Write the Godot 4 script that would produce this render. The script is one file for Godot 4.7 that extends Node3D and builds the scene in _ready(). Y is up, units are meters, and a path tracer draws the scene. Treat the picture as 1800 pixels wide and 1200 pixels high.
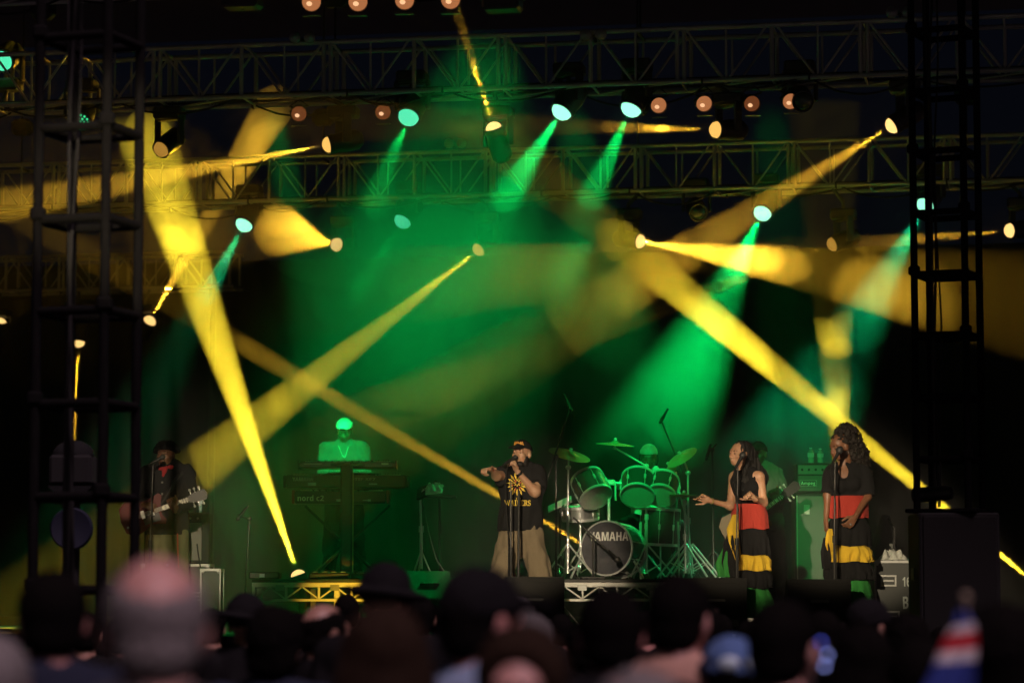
extends Node3D
# A night concert: haze and smoke with moving-head beams, band on a stage, dark crowd in front.

const F := 5000.0            # focal length in pixels of the 1800 x 1200 photograph
const YAW := 11.0            # the stage is seen from its right-hand side
const EYE := 1.66
const STAGE := 1.35          # stage floor above the ground
const RISER := 1.84          # top of the drum and keyboard risers
const TRUSS_A := 27.3        # distances of the hanging trusses
const TRUSS_B := 32.5
const TRUSS_C := 41.0
const TRUSS_F := 22.0
var cam: Camera3D
var rng := RandomNumberGenerator.new()
var names := {}
var mats := {}
var shapes := {}
var fold_noise := FastNoiseLite.new()
var fine_noise := FastNoiseLite.new()

func _ready():
	rng.seed = 20240607
	fold_noise.seed = 5
	fold_noise.noise_type = FastNoiseLite.TYPE_SIMPLEX
	fold_noise.frequency = 1.0
	fold_noise.fractal_type = FastNoiseLite.FRACTAL_NONE
	fine_noise.seed = 11
	fine_noise.noise_type = FastNoiseLite.TYPE_SIMPLEX
	fine_noise.frequency = 1.0
	fine_noise.fractal_octaves = 3
	palette()
	set_camera()
	set_sky_and_sun()
	set_front_lights()
	build_setting()
	build_trusses()
	build_lights()
	build_smoke()
	build_towers()
	build_backline()
	build_drums()
	build_keyboards()
	build_band()
	build_crowd()

func palette():                                          # colours that several builders share
	mat("stand_black", Color(0.012, 0.012, 0.012), 0.6)
	mat("cap_white", Color(0.7, 0.75, 0.75), 0.5)
	mat("rubber", Color(0.02, 0.02, 0.02), 0.9)
	mat("fixture_black", Color(0.018, 0.018, 0.018), 0.5)
	mat("black_paint", Color(0.02, 0.02, 0.02), 0.7)
	mat("cable_black", Color(0.008, 0.008, 0.008), 0.9)
	mat("letter_white", Color(0.75, 0.75, 0.72), 0.6)

func set_camera():
	cam = Camera3D.new()
	cam.name = "camera"
	add_child(cam)
	cam.position = Vector3(5.0, EYE, 0.0)
	cam.basis = Basis.from_euler(Vector3(atan(450.0 / F), deg_to_rad(YAW), 0))
	cam.near = 0.1
	cam.far = 500.0
	var lens := CameraAttributesPhysical.new()
	lens.frustum_focal_length = 145.8
	lens.frustum_focus_distance = 26.0
	lens.exposure_aperture = 3.1
	cam.attributes = lens
	cam.fov = rad_to_deg(2.0 * atan(600.0 / F))
	cam.current = true

func set_sky_and_sun():
	var around := WorldEnvironment.new()
	around.name = "environment"
	add_child(around)
	var e := Environment.new()
	around.environment = e
	e.tonemap_mode = Environment.TONE_MAPPER_LINEAR
	e.tonemap_exposure = 1.0
	e.background_mode = Environment.BG_SKY
	e.sky = Sky.new()
	var sky := ProceduralSkyMaterial.new()
	sky.sky_top_color = Color(0.05, 0.06, 0.10)
	sky.sky_horizon_color = Color(0.055, 0.066, 0.10)
	sky.ground_bottom_color = Color(0.02, 0.02, 0.025)
	sky.ground_horizon_color = Color(0.04, 0.045, 0.06)
	sky.sun_angle_max = 1.0
	e.sky.sky_material = sky
	e.background_energy_multiplier = 0.35
	e.volumetric_fog_enabled = true
	e.volumetric_fog_density = 0.0
	e.sdfgi_enabled = true
	e.ssao_enabled = true
	e.ssil_enabled = true
	# the last of the dusk, high behind the audience: soft and pinkish
	var dusk := DirectionalLight3D.new()
	dusk.name = "dusk_glow"
	dusk.light_color = Color(1.0, 0.84, 0.9)
	dusk.light_energy = 0.6
	dusk.light_angular_distance = 14.0
	dusk.shadow_enabled = true
	add_child(dusk)
	dusk.look_at_from_position(Vector3.ZERO, -Vector3(0.34, 0.84, 0.42), Vector3(0, 0, 1))

# ---------------------------------------------------------------- places
func W(px: float, py: float, d: float) -> Vector3:      # the point of the plane z = -d seen at that place of the photograph
	var v := cam.basis * Vector3((px - 900.0) / F, (600.0 - py) / F, -1.0)
	return cam.position + v * (-d / v.z)

func S(px: float, d: float) -> float:                   # pixels per metre there
	return F / (-(cam.basis.inverse() * (W(px, 1050, d) - cam.position)).z)

class Frame:
	var px: float
	var s: float
	var floor_y: float
	func at(x: float, y: float, z := 0.0) -> Vector3:
		return Vector3((x - px) / s, (1050.0 - y) / s + 1.66 - floor_y, z)

func frame(px: float, d: float, floor_y: float) -> Frame:
	var f := Frame.new()
	f.px = px
	f.s = S(px, d)
	f.floor_y = floor_y
	return f

func ground(px: float, d: float, floor_y: float) -> Vector3:
	var p := W(px, 1050, d)
	return Vector3(p.x, floor_y, p.z)

# ---------------------------------------------------------------- things and parts
func numbered(called: String) -> String:
	var k: int = names.get(called, -1) + 1
	names[called] = k
	return called if k == 0 else "%s_%03d" % [called, k]

func thing(called: String, label: String, category: String, at := Vector3.ZERO, turn := 0.0, group := "") -> Node3D:
	var o := Node3D.new()
	o.name = numbered(called)
	add_child(o)
	o.position = at
	o.rotation.y = turn
	tag(o, label, category, group)
	return o

func tag(o: Node, label: String, category: String, group := ""):
	o.set_meta("label", label)
	o.set_meta("category", category)
	if group:
		o.set_meta("group", group)

func part(parent: Node, called: String, m, mat: Material, at := Transform3D()) -> MeshInstance3D:
	var o := MeshInstance3D.new()
	o.name = numbered(called) if parent == self else called
	o.mesh = m.mesh() if m is Geo else m
	o.material_override = mat
	o.transform = at
	parent.add_child(o, true)
	return o

func struct(called: String, m, mat: Material, at := Transform3D()) -> MeshInstance3D:
	var o := part(self, called, m, mat, at)
	o.set_meta("kind", "structure")
	return o

# ---------------------------------------------------------------- materials (linear base colours)
func mat(key: String, c := Color(0.5, 0.5, 0.5), rough := 0.7, metal := 0.0) -> StandardMaterial3D:
	if mats.has(key):
		return mats[key]
	var m := StandardMaterial3D.new()
	m.resource_name = key
	m.albedo_color = c.linear_to_srgb()
	m.roughness = rough
	m.metallic = metal
	mats[key] = m
	return m

func speckled(key: String, a: Color, b: Color, rough: float, freq: float, scale: float, relief := 0.0) -> StandardMaterial3D:
	if mats.has(key):
		return mats[key]
	var m := mat(key, Color(1, 1, 1), rough)
	var n := FastNoiseLite.new()
	n.seed = key.hash() % 1000
	n.frequency = freq
	n.fractal_octaves = 5
	var t := NoiseTexture2D.new()
	t.width = 256
	t.height = 256
	t.seamless = true
	t.noise = n
	var g := Gradient.new()
	g.set_color(0, a.linear_to_srgb())
	g.set_color(1, b.linear_to_srgb())
	t.color_ramp = g
	m.albedo_texture = t
	m.uv1_triplanar = true
	m.uv1_scale = Vector3.ONE * scale
	if relief > 0.0:
		var h := NoiseTexture2D.new()
		h.width = 256
		h.height = 256
		h.seamless = true
		h.noise = n
		m.heightmap_enabled = true
		m.heightmap_texture = h
		m.heightmap_scale = relief
	return m

var grains := {}
func grained(key: String, c: Color, rough: float, kind: String, low: float, freq: float, scale: float, relief := 0.0) -> StandardMaterial3D:      # colour times a shared grain
	if mats.has(key):
		return mats[key]
	var m := mat(key, c * (2.0 / (1.0 + low)), rough)
	if not grains.has(kind):
		var n := FastNoiseLite.new()
		n.seed = kind.hash() % 1000
		n.frequency = freq
		n.fractal_octaves = 5
		var g := Gradient.new()
		g.set_color(0, Color(low, low, low).linear_to_srgb())
		g.set_color(1, Color(1, 1, 1))
		var pair := []
		for k in 2:
			var t := NoiseTexture2D.new()
			t.width = 256
			t.height = 256
			t.seamless = true
			t.noise = n
			if k == 0:
				t.color_ramp = g
			pair.append(t)
		grains[kind] = pair
	m.albedo_texture = grains[kind][0]
	m.uv1_triplanar = true
	m.uv1_scale = Vector3.ONE * scale
	if relief > 0.0:
		m.heightmap_enabled = true
		m.heightmap_texture = grains[kind][1]
		m.heightmap_scale = relief
	return m

func cloth(key: String, c := Color(0.1, 0.1, 0.1)) -> StandardMaterial3D:
	var m := grained(key, c, 0.92, "weave", 0.66, 0.06, 6.0, 0.25)
	if c.get_luminance() > 0.03:
		m.rim_enabled = true
		m.rim = 0.12
	else:
		m.metallic_specular = 0.25
	return m

func skin(key: String, c: Color) -> StandardMaterial3D:
	var m := grained(key, c, 0.48, "skin", 0.8, 0.03, 7.0)
	m.subsurf_scatter_enabled = true
	m.subsurf_scatter_strength = 0.08
	return m

func hair(key: String, c: Color) -> StandardMaterial3D:
	return grained(key, c, 0.6, "hair", 0.4, 0.12, 5.0, 0.6)

func glow(key: String, c: Color, strength: float) -> StandardMaterial3D:      # c is linear
	if mats.has(key):
		return mats[key]
	var m := mat(key, Color(0.04, 0.04, 0.04), 0.3)
	m.emission_enabled = true
	m.emission = c.linear_to_srgb()
	m.emission_energy_multiplier = strength
	return m

# ---------------------------------------------------------------- geometry
class Geo:
	var v := PackedVector3Array()
	var n := PackedVector3Array()

	func tri(a: Vector3, b: Vector3, c: Vector3, na: Vector3, nb: Vector3, nc: Vector3):
		if (b - a).cross(c - a).dot(na + nb + nc) > 0.0:      # front faces run clockwise
			v.append_array([a, c, b])
			n.append_array([na, nc, nb])
		else:
			v.append_array([a, b, c])
			n.append_array([na, nb, nc])

	func flat(a: Vector3, b: Vector3, c: Vector3, away: Vector3):
		var k := (b - a).cross(c - a)
		if k.length_squared() < 1e-16:
			return
		k = k.normalized()
		if k.dot(away) < 0.0:
			k = -k
		tri(a, b, c, k, k, k)

	func quad(a: Vector3, b: Vector3, c: Vector3, d: Vector3, away: Vector3):
		flat(a, b, c, away)
		flat(a, c, d, away)

	func box(at: Vector3, size: Vector3, turn := Basis(), bevel := 0.006):
		var h := size * 0.5
		var e: float = minf(bevel, minf(h.x, minf(h.y, h.z)) * 0.6)
		var p := func(x: float, y: float, z: float) -> Vector3: return at + turn * Vector3(x, y, z)
		for ax in 3:
			var bx: int = (ax + 1) % 3
			var cx: int = (ax + 2) % 3
			for s in [-1.0, 1.0]:
				var q := []
				for k in [[-1, -1], [1, -1], [1, 1], [-1, 1]]:
					var w := Vector3()
					w[ax] = s * h[ax]
					w[bx] = k[0] * (h[bx] - e)
					w[cx] = k[1] * (h[cx] - e)
					q.append(at + turn * w)
				var out := Vector3()
				out[ax] = s
				quad(q[0], q[1], q[2], q[3], turn * out)
				for s2 in [-1.0, 1.0]:                       # the chamfer between this face and the next
					var e1 := Vector3()
					var e2 := Vector3()
					e1[ax] = s * h[ax]
					e1[bx] = s2 * (h[bx] - e)
					e2[ax] = s * (h[ax] - e)
					e2[bx] = s2 * h[bx]
					var o2 := Vector3()
					o2[ax] = s
					o2[bx] = s2
					var r := []
					for k in [[e1, -1], [e1, 1], [e2, 1], [e2, -1]]:
						var w2: Vector3 = k[0]
						w2[cx] = k[1] * (h[cx] - e)
						r.append(at + turn * w2)
					quad(r[0], r[1], r[2], r[3], turn * o2)
		for sx in [-1.0, 1.0]:
			for sy in [-1.0, 1.0]:
				for sz in [-1.0, 1.0]:
					flat(p.call(sx * h.x, sy * (h.y - e), sz * (h.z - e)), p.call(sx * (h.x - e), sy * h.y, sz * (h.z - e)), p.call(sx * (h.x - e), sy * (h.y - e), sz * h.z), turn * Vector3(sx, sy, sz))

	func tube(pts: Array, radii, sides := 8, caps := true):
		var rings := []
		var norms := []
		var last := Vector3()
		for i in pts.size():
			var a: Vector3 = pts[maxi(i - 1, 0)]
			var b: Vector3 = pts[mini(i + 1, pts.size() - 1)]
			var t := (b - a).normalized()
			var u: Vector3
			if i == 0:
				u = t.cross(Vector3.UP if absf(t.y) < 0.9 else Vector3.RIGHT).normalized()
			else:
				u = (last - t * last.dot(t)).normalized()
			last = u
			var w := t.cross(u)
			var r: float = radii[i] if radii is Array else radii
			var ring := []
			var nn := []
			for k in sides:
				var ang := TAU * k / sides
				var d := u * cos(ang) + w * sin(ang)
				ring.append(pts[i] + d * r)
				nn.append(d)
			rings.append(ring)
			norms.append(nn)
		for i in pts.size() - 1:
			for k in sides:
				var k2 := (k + 1) % sides
				tri(rings[i][k], rings[i + 1][k], rings[i + 1][k2], norms[i][k], norms[i + 1][k], norms[i + 1][k2])
				tri(rings[i][k], rings[i + 1][k2], rings[i][k2], norms[i][k], norms[i + 1][k2], norms[i][k2])
		if caps:
			for i in [0, pts.size() - 1]:
				var away: Vector3 = pts[0] - pts[1] if i == 0 else pts[i] - pts[i - 1]
				for k in sides:
					flat(pts[i], rings[i][k], rings[i][(k + 1) % sides], away)

	func lathe(profile: Array, at := Transform3D(), sides := 24, smooth := 0.6):      # profile: Vector2(radius, height) from one end to the other
		var m := profile.size()
		var seg := []
		for i in m - 1:
			var d: Vector2 = profile[i + 1] - profile[i]
			seg.append(Vector2(d.y, -d.x).normalized())
		for i in m - 1:
			var n0: Vector2 = seg[i]
			var n1: Vector2 = seg[i]
			if i > 0 and seg[i - 1].dot(seg[i]) > smooth:
				n0 = (seg[i - 1] + seg[i]).normalized()
			if i < m - 2 and seg[i + 1].dot(seg[i]) > smooth:
				n1 = (seg[i + 1] + seg[i]).normalized()
			for k in sides:
				var a0 := TAU * k / sides
				var a1 := TAU * (k + 1) / sides
				var c0 := Vector3(cos(a0), 0, sin(a0))
				var c1 := Vector3(cos(a1), 0, sin(a1))
				var p00: Vector3 = at * (c0 * profile[i].x + Vector3.UP * profile[i].y)
				var p01: Vector3 = at * (c1 * profile[i].x + Vector3.UP * profile[i].y)
				var p10: Vector3 = at * (c0 * profile[i + 1].x + Vector3.UP * profile[i + 1].y)
				var p11: Vector3 = at * (c1 * profile[i + 1].x + Vector3.UP * profile[i + 1].y)
				var q00 := at.basis * (c0 * n0.x + Vector3.UP * n0.y)
				var q01 := at.basis * (c1 * n0.x + Vector3.UP * n0.y)
				var q10 := at.basis * (c0 * n1.x + Vector3.UP * n1.y)
				var q11 := at.basis * (c1 * n1.x + Vector3.UP * n1.y)
				if profile[i + 1].x > 1e-5:
					tri(p00, p10, p11, q00, q10, q11)
				if profile[i].x > 1e-5:
					tri(p00, p11, p01, q00, q11, q01)

	func ball(at: Vector3, r: Vector3, turn := Basis(), seg := 12):
		var p := func(i: int, k: int) -> Array:
			var a := PI * i / (seg / 2)
			var b := TAU * k / seg
			var d := Vector3(sin(a) * cos(b), cos(a), sin(a) * sin(b))
			return [at + turn * (d * r), (turn * (d / r)).normalized()]
		for i in seg / 2:
			for k in seg:
				var a: Array = p.call(i, k)
				var b: Array = p.call(i + 1, k)
				var c: Array = p.call(i + 1, k + 1)
				var d: Array = p.call(i, k + 1)
				if i < seg / 2 - 1:
					tri(a[0], b[0], c[0], a[1], b[1], c[1])
				if i > 0:
					tri(a[0], c[0], d[0], a[1], c[1], d[1])

	func sheet(rows: Array):                             # a grid of points, smooth; rows of equal length
		var nr := rows.size()
		var nc: int = rows[0].size()
		var nn := []
		for i in nr:
			var line := []
			for j in nc:
				var du: Vector3 = rows[i][mini(j + 1, nc - 1)] - rows[i][maxi(j - 1, 0)]
				var dv: Vector3 = rows[mini(i + 1, nr - 1)][j] - rows[maxi(i - 1, 0)][j]
				line.append(du.cross(dv).normalized())
			nn.append(line)
		for i in nr - 1:
			for j in nc - 1:
				tri(rows[i][j], rows[i + 1][j], rows[i + 1][j + 1], nn[i][j], nn[i + 1][j], nn[i + 1][j + 1])
				tri(rows[i][j], rows[i + 1][j + 1], rows[i][j + 1], nn[i][j], nn[i + 1][j + 1], nn[i][j + 1])

	func prism(outline: Array, depth: float, at := Transform3D()):      # an outline in x, y pushed along z
		var pts := PackedVector2Array(outline)
		var t := Geometry2D.triangulate_polygon(pts)
		for i in range(0, t.size(), 3):
			for s in [0.5, -0.5]:
				var q := []
				for k in 3:
					q.append(at * Vector3(pts[t[i + k]].x, pts[t[i + k]].y, s * depth))
				flat(q[0], q[1], q[2], at.basis * Vector3(0, 0, s))
		var area := 0.0
		for i in pts.size():
			area += pts[i].cross(pts[(i + 1) % pts.size()])
		for i in pts.size():
			var a := pts[i]
			var b := pts[(i + 1) % pts.size()]
			var d := (b - a) * signf(area)
			quad(at * Vector3(a.x, a.y, 0.5 * depth), at * Vector3(b.x, b.y, 0.5 * depth), at * Vector3(b.x, b.y, -0.5 * depth), at * Vector3(a.x, a.y, -0.5 * depth), at.basis * Vector3(d.y, -d.x, 0))

	func add(other: Geo):
		v.append_array(other.v)
		n.append_array(other.n)

	func mesh() -> ArrayMesh:
		var m := ArrayMesh.new()
		var a := []
		a.resize(Mesh.ARRAY_MAX)
		a[Mesh.ARRAY_VERTEX] = v
		a[Mesh.ARRAY_NORMAL] = n
		m.add_surface_from_arrays(Mesh.PRIMITIVE_TRIANGLES, a)
		return m

func geo() -> Geo:
	return Geo.new()

func boxed(size: Vector3, bevel := 0.006) -> Geo:
	var g := geo()
	g.box(Vector3.ZERO, size, Basis(), bevel)
	return g

func rod(r: float, sides := 8) -> Mesh:                  # a tube of unit length along y, shared by all struts of that radius
	var key := "rod%f_%d" % [r, sides]
	if not shapes.has(key):
		var g := geo()
		g.tube([Vector3(0, -0.5, 0), Vector3(0, 0.5, 0)], r, sides)
		shapes[key] = g.mesh()
	return shapes[key]

func between(a: Vector3, b: Vector3) -> Transform3D:     # puts a unit rod from a to b
	var y := b - a
	var x := y.cross(Vector3(0.31, 0.2, 0.93)).normalized()
	return Transform3D(Basis(x, y, x.cross(y).normalized()), (a + b) * 0.5)

func along(at: Vector3, y: Vector3) -> Transform3D:      # y axis along that direction
	y = y.normalized()
	var x := y.cross(Vector3(0.31, 0.2, 0.93)).normalized()
	return Transform3D(Basis(x, y, x.cross(y).normalized()), at)

func lettering(text: String, size: float, depth := 0.004, serif := false) -> Mesh:
	var t := TextMesh.new()
	var f := SystemFont.new()
	f.font_names = PackedStringArray(["Droid Serif" if serif else "Droid Sans"])
	f.font_weight = 700
	t.font = f
	t.text = text
	t.font_size = 64
	t.pixel_size = size / 64.0
	t.depth = depth
	t.curve_step = 2.0
	return t

# ---------------------------------------------------------------- rounded bodies from a distance field
# cone: [0, a, b, ra, rb, squash axis, squash, flat end]   ellipsoid: [1, centre, radii, basis]   carve: [2, centre, radii, basis]
func cone(a: Vector3, b: Vector3, ra: float, rb: float, axis := Vector3.ZERO, squash := 1.0, flat_end := false) -> Array:
	return [0, a, b, ra, rb, axis, squash, flat_end]

func oval(c: Vector3, r: Vector3, turn := Basis()) -> Array:
	return [1, c, r, turn]

func carve(c: Vector3, r: Vector3, turn := Basis()) -> Array:
	return [2, c, r, turn]

func field(prims: Array, cell: float, blend: float, folds := 0.0, fold_scale := Vector3.ONE, cuts := []) -> Geo:
	var lo := Vector3.INF
	var hi := -Vector3.INF
	for p in prims:
		if p[0] == 0:
			var r: float = maxf(p[3], p[4])
			lo = lo.min(p[1] - Vector3.ONE * r).min(p[2] - Vector3.ONE * r)
			hi = hi.max(p[1] + Vector3.ONE * r).max(p[2] + Vector3.ONE * r)
		elif p[0] == 1:
			var r1: float = maxf(p[2].x, maxf(p[2].y, p[2].z))
			lo = lo.min(p[1] - Vector3.ONE * r1)
			hi = hi.max(p[1] + Vector3.ONE * r1)
	var margin := blend + folds + cell * 2.5
	lo -= Vector3.ONE * (cell * 3.0 + folds)
	hi += Vector3.ONE * (cell * 3.0 + folds)
	var nx := int((hi.x - lo.x) / cell) + 2
	var ny := int((hi.y - lo.y) / cell) + 2
	var nz := int((hi.z - lo.z) / cell) + 2
	var d := PackedFloat32Array()
	d.resize(nx * ny * nz)
	d.fill(1.0)
	for p in prims:
		var plo: Vector3
		var phi: Vector3
		if p[0] == 0:
			var r: float = maxf(p[3], p[4]) + margin
			plo = p[1].min(p[2]) - Vector3.ONE * r
			phi = p[1].max(p[2]) + Vector3.ONE * r
		else:
			var r2: float = maxf(p[2].x, maxf(p[2].y, p[2].z)) + margin
			plo = p[1] - Vector3.ONE * r2
			phi = p[1] + Vector3.ONE * r2
		var i0 := maxi(int((plo.x - lo.x) / cell), 0)
		var i1 := mini(int((phi.x - lo.x) / cell) + 1, nx - 1)
		var j0 := maxi(int((plo.y - lo.y) / cell), 0)
		var j1 := mini(int((phi.y - lo.y) / cell) + 1, ny - 1)
		var k0 := maxi(int((plo.z - lo.z) / cell), 0)
		var k1 := mini(int((phi.z - lo.z) / cell) + 1, nz - 1)
		if p[0] == 0:
			var a: Vector3 = p[1]
			var ra: float = p[3]
			var rb: float = p[4]
			var axis: Vector3 = p[5]
			var sq: float = p[6]
			var flat_end: bool = p[7]
			var ba: Vector3 = p[2] - a
			var squashed := axis != Vector3.ZERO
			if squashed:
				ba += axis * (ba.dot(axis) * (1.0 / sq - 1.0))
			var inv := 1.0 / maxf(ba.length_squared(), 1e-9)
			var slope := rb - ra
			var unit := ba.normalized()
			var long := ba.length()
			for j in range(j0, j1 + 1):
				for k in range(k0, k1 + 1):
					var base := (j * nz + k) * nx
					for i in range(i0, i1 + 1):
						var q := Vector3(lo.x + i * cell, lo.y + j * cell, lo.z + k * cell) - a
						if squashed:
							q += axis * (q.dot(axis) * (1.0 / sq - 1.0))
						var h := clampf(q.dot(ba) * inv, 0.0, 1.0)
						var e := (q - ba * h).length() - (ra + slope * h)
						if flat_end:
							e = maxf(e, q.dot(unit) - long)
						if squashed and e > 0.0:
							e *= 0.85
						if e < margin:
							var o := d[base + i]
							var mixk := maxf(blend - absf(o - e), 0.0)
							d[base + i] = minf(o, e) - mixk * mixk * 0.25 / maxf(blend, 1e-6)
		else:
			var c: Vector3 = p[1]
			var rr: Vector3 = p[2]
			var inv_turn: Basis = p[3].inverse()
			var least: float = minf(rr.x, minf(rr.y, rr.z))
			var cut_in: bool = p[0] == 2
			for j in range(j0, j1 + 1):
				for k in range(k0, k1 + 1):
					var base := (j * nz + k) * nx
					for i in range(i0, i1 + 1):
						var q := inv_turn * (Vector3(lo.x + i * cell, lo.y + j * cell, lo.z + k * cell) - c)
						var u := q / rr
						var l1 := u.length()
						var l2 := (u / rr).length()
						var e := l1 * (l1 - 1.0) / l2 if l2 > 1e-6 else -least
						if e < margin:
							var o := d[base + i]
							var s1 := -e if cut_in else e
							var mixk := maxf(blend - absf(o - s1), 0.0)
							if cut_in:
								d[base + i] = maxf(o, s1) + mixk * mixk * 0.25 / maxf(blend, 1e-6)
							else:
								d[base + i] = minf(o, s1) - mixk * mixk * 0.25 / maxf(blend, 1e-6)
	if folds > 0.0 or cuts:
		var limit := folds + cell * 3.0
		for at in d.size():
			var f := d[at]
			if absf(f) < limit or (cuts and f < limit):
				var i := at % nx
				var k := (at / nx) % nz
				var j := at / (nx * nz)
				var q := Vector3(lo.x + i * cell, lo.y + j * cell, lo.z + k * cell)
				if folds > 0.0:
					var w := q * fold_scale
					f += folds * fold_noise.get_noise_3d(w.x, w.y, w.z)
				for c in cuts:
					f = maxf(f, (q - c[0]).dot(c[1]))
				d[at] = f
	# surface nets
	var g := geo()
	var index := PackedInt32Array()
	index.resize(d.size())
	index.fill(-1)
	var pos := PackedVector3Array()
	var nor := PackedVector3Array()
	var cells := PackedInt32Array()
	var sy := nz * nx
	var sz := nx
	var near := cell * 2.6
	for j in ny - 1:
		for k in nz - 1:
			var base := j * sy + k * sz
			for i in nx - 1:
				var at := base + i
				var d0 := d[at]
				if d0 > near or d0 < -near:
					continue
				var c := [d0, d[at + 1], d[at + sy], d[at + sy + 1], d[at + sz], d[at + sz + 1], d[at + sy + sz], d[at + sy + sz + 1]]
				var inside := 0
				for e in c:
					if e < 0.0:
						inside += 1
				if inside == 0 or inside == 8:
					continue
				var sum := Vector3()
				var cnt := 0
				for e in EDGES:
					var a: float = c[e[0]]
					var b: float = c[e[1]]
					if (a < 0.0) != (b < 0.0):
						var t := a / (a - b)
						sum += CORNER[e[0]].lerp(CORNER[e[1]], t)
						cnt += 1
				index[at] = pos.size()
				cells.append(at)
				pos.append(lo + (Vector3(i, j, k) + sum / cnt) * cell)
				var gx: float = c[1] + c[3] + c[5] + c[7] - c[0] - c[2] - c[4] - c[6]
				var gy: float = c[2] + c[3] + c[6] + c[7] - c[0] - c[1] - c[4] - c[5]
				var gz: float = c[4] + c[5] + c[6] + c[7] - c[0] - c[1] - c[2] - c[3]
				nor.append(Vector3(gx, gy, gz).normalized())
	for at in cells:
		var s0 := d[at] < 0.0
		for way in [[1, sy, sz], [sy, sz, 1], [sz, 1, sy]]:
			if (d[at + way[0]] < 0.0) == s0:
				continue
			var a := index[at]
			var b := index[at - way[1]]
			var c := index[at - way[1] - way[2]]
			var e := index[at - way[2]]
			if a < 0 or b < 0 or c < 0 or e < 0:
				continue
			g.tri(pos[a], pos[b], pos[c], nor[a], nor[b], nor[c])
			g.tri(pos[a], pos[c], pos[e], nor[a], nor[c], nor[e])
	return g

const CORNER := [Vector3(0, 0, 0), Vector3(1, 0, 0), Vector3(0, 1, 0), Vector3(1, 1, 0), Vector3(0, 0, 1), Vector3(1, 0, 1), Vector3(0, 1, 1), Vector3(1, 1, 1)]
const EDGES := [[0, 1], [2, 3], [4, 5], [6, 7], [0, 2], [1, 3], [4, 6], [5, 7], [0, 4], [1, 5], [2, 6], [3, 7]]

# ================================================================ the place
func pleats(a: Vector3, b: Vector3, top: float, bottom: float, wave: float, depth: float) -> Geo:
	var g := geo()
	var long := a.distance_to(b)
	var count := int(long / wave * 6.0)
	var side := (b - a).normalized().cross(Vector3.UP)
	var rows := []
	for r in 5:
		var y := lerpf(top, bottom, r / 4.0)
		var line := []
		for i in count + 1:
			var t := float(i) / count
			var w := sin(t * long / wave * TAU + sin(t * 37.0) * 1.4) * depth * (0.7 + 0.3 * r / 4.0) + fold_noise.get_noise_2d(t * long * 1.3, y * 0.4) * depth
			line.append(Vector3(lerpf(a.x, b.x, t), y, lerpf(a.z, b.z, t)) + side * w)
		rows.append(line)
	g.sheet(rows)
	return g

func roof_y(z: float) -> float:                          # underside of the roof
	return 8.395 + (-z - 18.4) * 2.6 / 27.0

func build_setting():
	var g := geo()
	g.box(Vector3(0, -0.1, -40), Vector3(400, 0.2, 400), Basis(), 0.0)
	struct("ground", g, speckled("asphalt", Color(0.03, 0.03, 0.03), Color(0.06, 0.058, 0.055), 0.95, 0.02, 0.4, 0.5))
	var black := mat("black_paint", Color(0.02, 0.02, 0.02), 0.7)
	g = geo()
	g.box(Vector3(-3, 1.25, -34), Vector3(34, 0.2, 21.2), Basis(), 0.02)
	struct("stage_floor", g, speckled("stage_boards", Color(0.014, 0.014, 0.014), Color(0.03, 0.03, 0.03), 0.75, 0.01, 0.7))
	g = geo()
	g.box(Vector3(-3, 9.8, -31.9), Vector3(34, 0.2, 27.2), Basis(Vector3.RIGHT, atan(2.6 / 27.0)), 0.02)      # rises towards the back
	struct("stage_roof", g, mat("roof_skin", Color(0.015, 0.015, 0.017), 0.9))
	var skirt := part(self, "stage_skirt", pleats(Vector3(-19.9, 0, -23.42), Vector3(13.9, 0, -23.42), 1.33, 0.0, 0.22, 0.03), cloth("skirt_cloth", Color(0.012, 0.012, 0.012)))
	tag(skirt, "black pleated cloth hanging along the front of the stage", "skirt")
	var drape := part(self, "backdrop_curtain", pleats(Vector3(-19, 0, -43.4), Vector3(13, 0, -43.4), 7.0, 1.36, 0.5, 0.06), cloth("drape_cloth", Color(0.012, 0.012, 0.012)))
	tag(drape, "black curtain hung across the back of the stage", "curtain")
	var steel := mat("mast_steel", Color(0.05, 0.05, 0.05), 0.6, 0.5)
	for p in [[-19.2, -19.5, "front mast carrying the stage roof on the far left", 0], [13.2, -19.5, "front mast carrying the stage roof on the far right", 0], [-19.2, -35.4, "rear mast carrying the stage roof on the far left", 1], [13.2, -35.4, "rear mast carrying the stage roof on the far right", 1]]:
		var y0 := STAGE if p[3] == 1 else 0.0
		var t := thing("roof_mast", "black square " + p[2], "mast", Vector3(p[0], y0, p[1]), 0, "roof masts")
		for sx in [-0.2, 0.2]:
			for sz in [-0.2, 0.2]:
				part(t, "chord", rod(0.03), steel, between(Vector3(sx, 0, sz), Vector3(sx, roof_y(p[1]) - y0 - 0.02, sz)))
		for k in 12:
			var y := 0.3 + k * (8.0 - y0) / 12.0
			var w := 0.5 * (8.0 - y0) / 12.0
			part(t, "brace", rod(0.015, 6), steel, between(Vector3(-0.2, y, 0.2), Vector3(0.2, y + w, 0.2)))
			part(t, "brace", rod(0.015, 6), steel, between(Vector3(0.2, y, -0.2), Vector3(-0.2, y + w, -0.2)))

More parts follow.
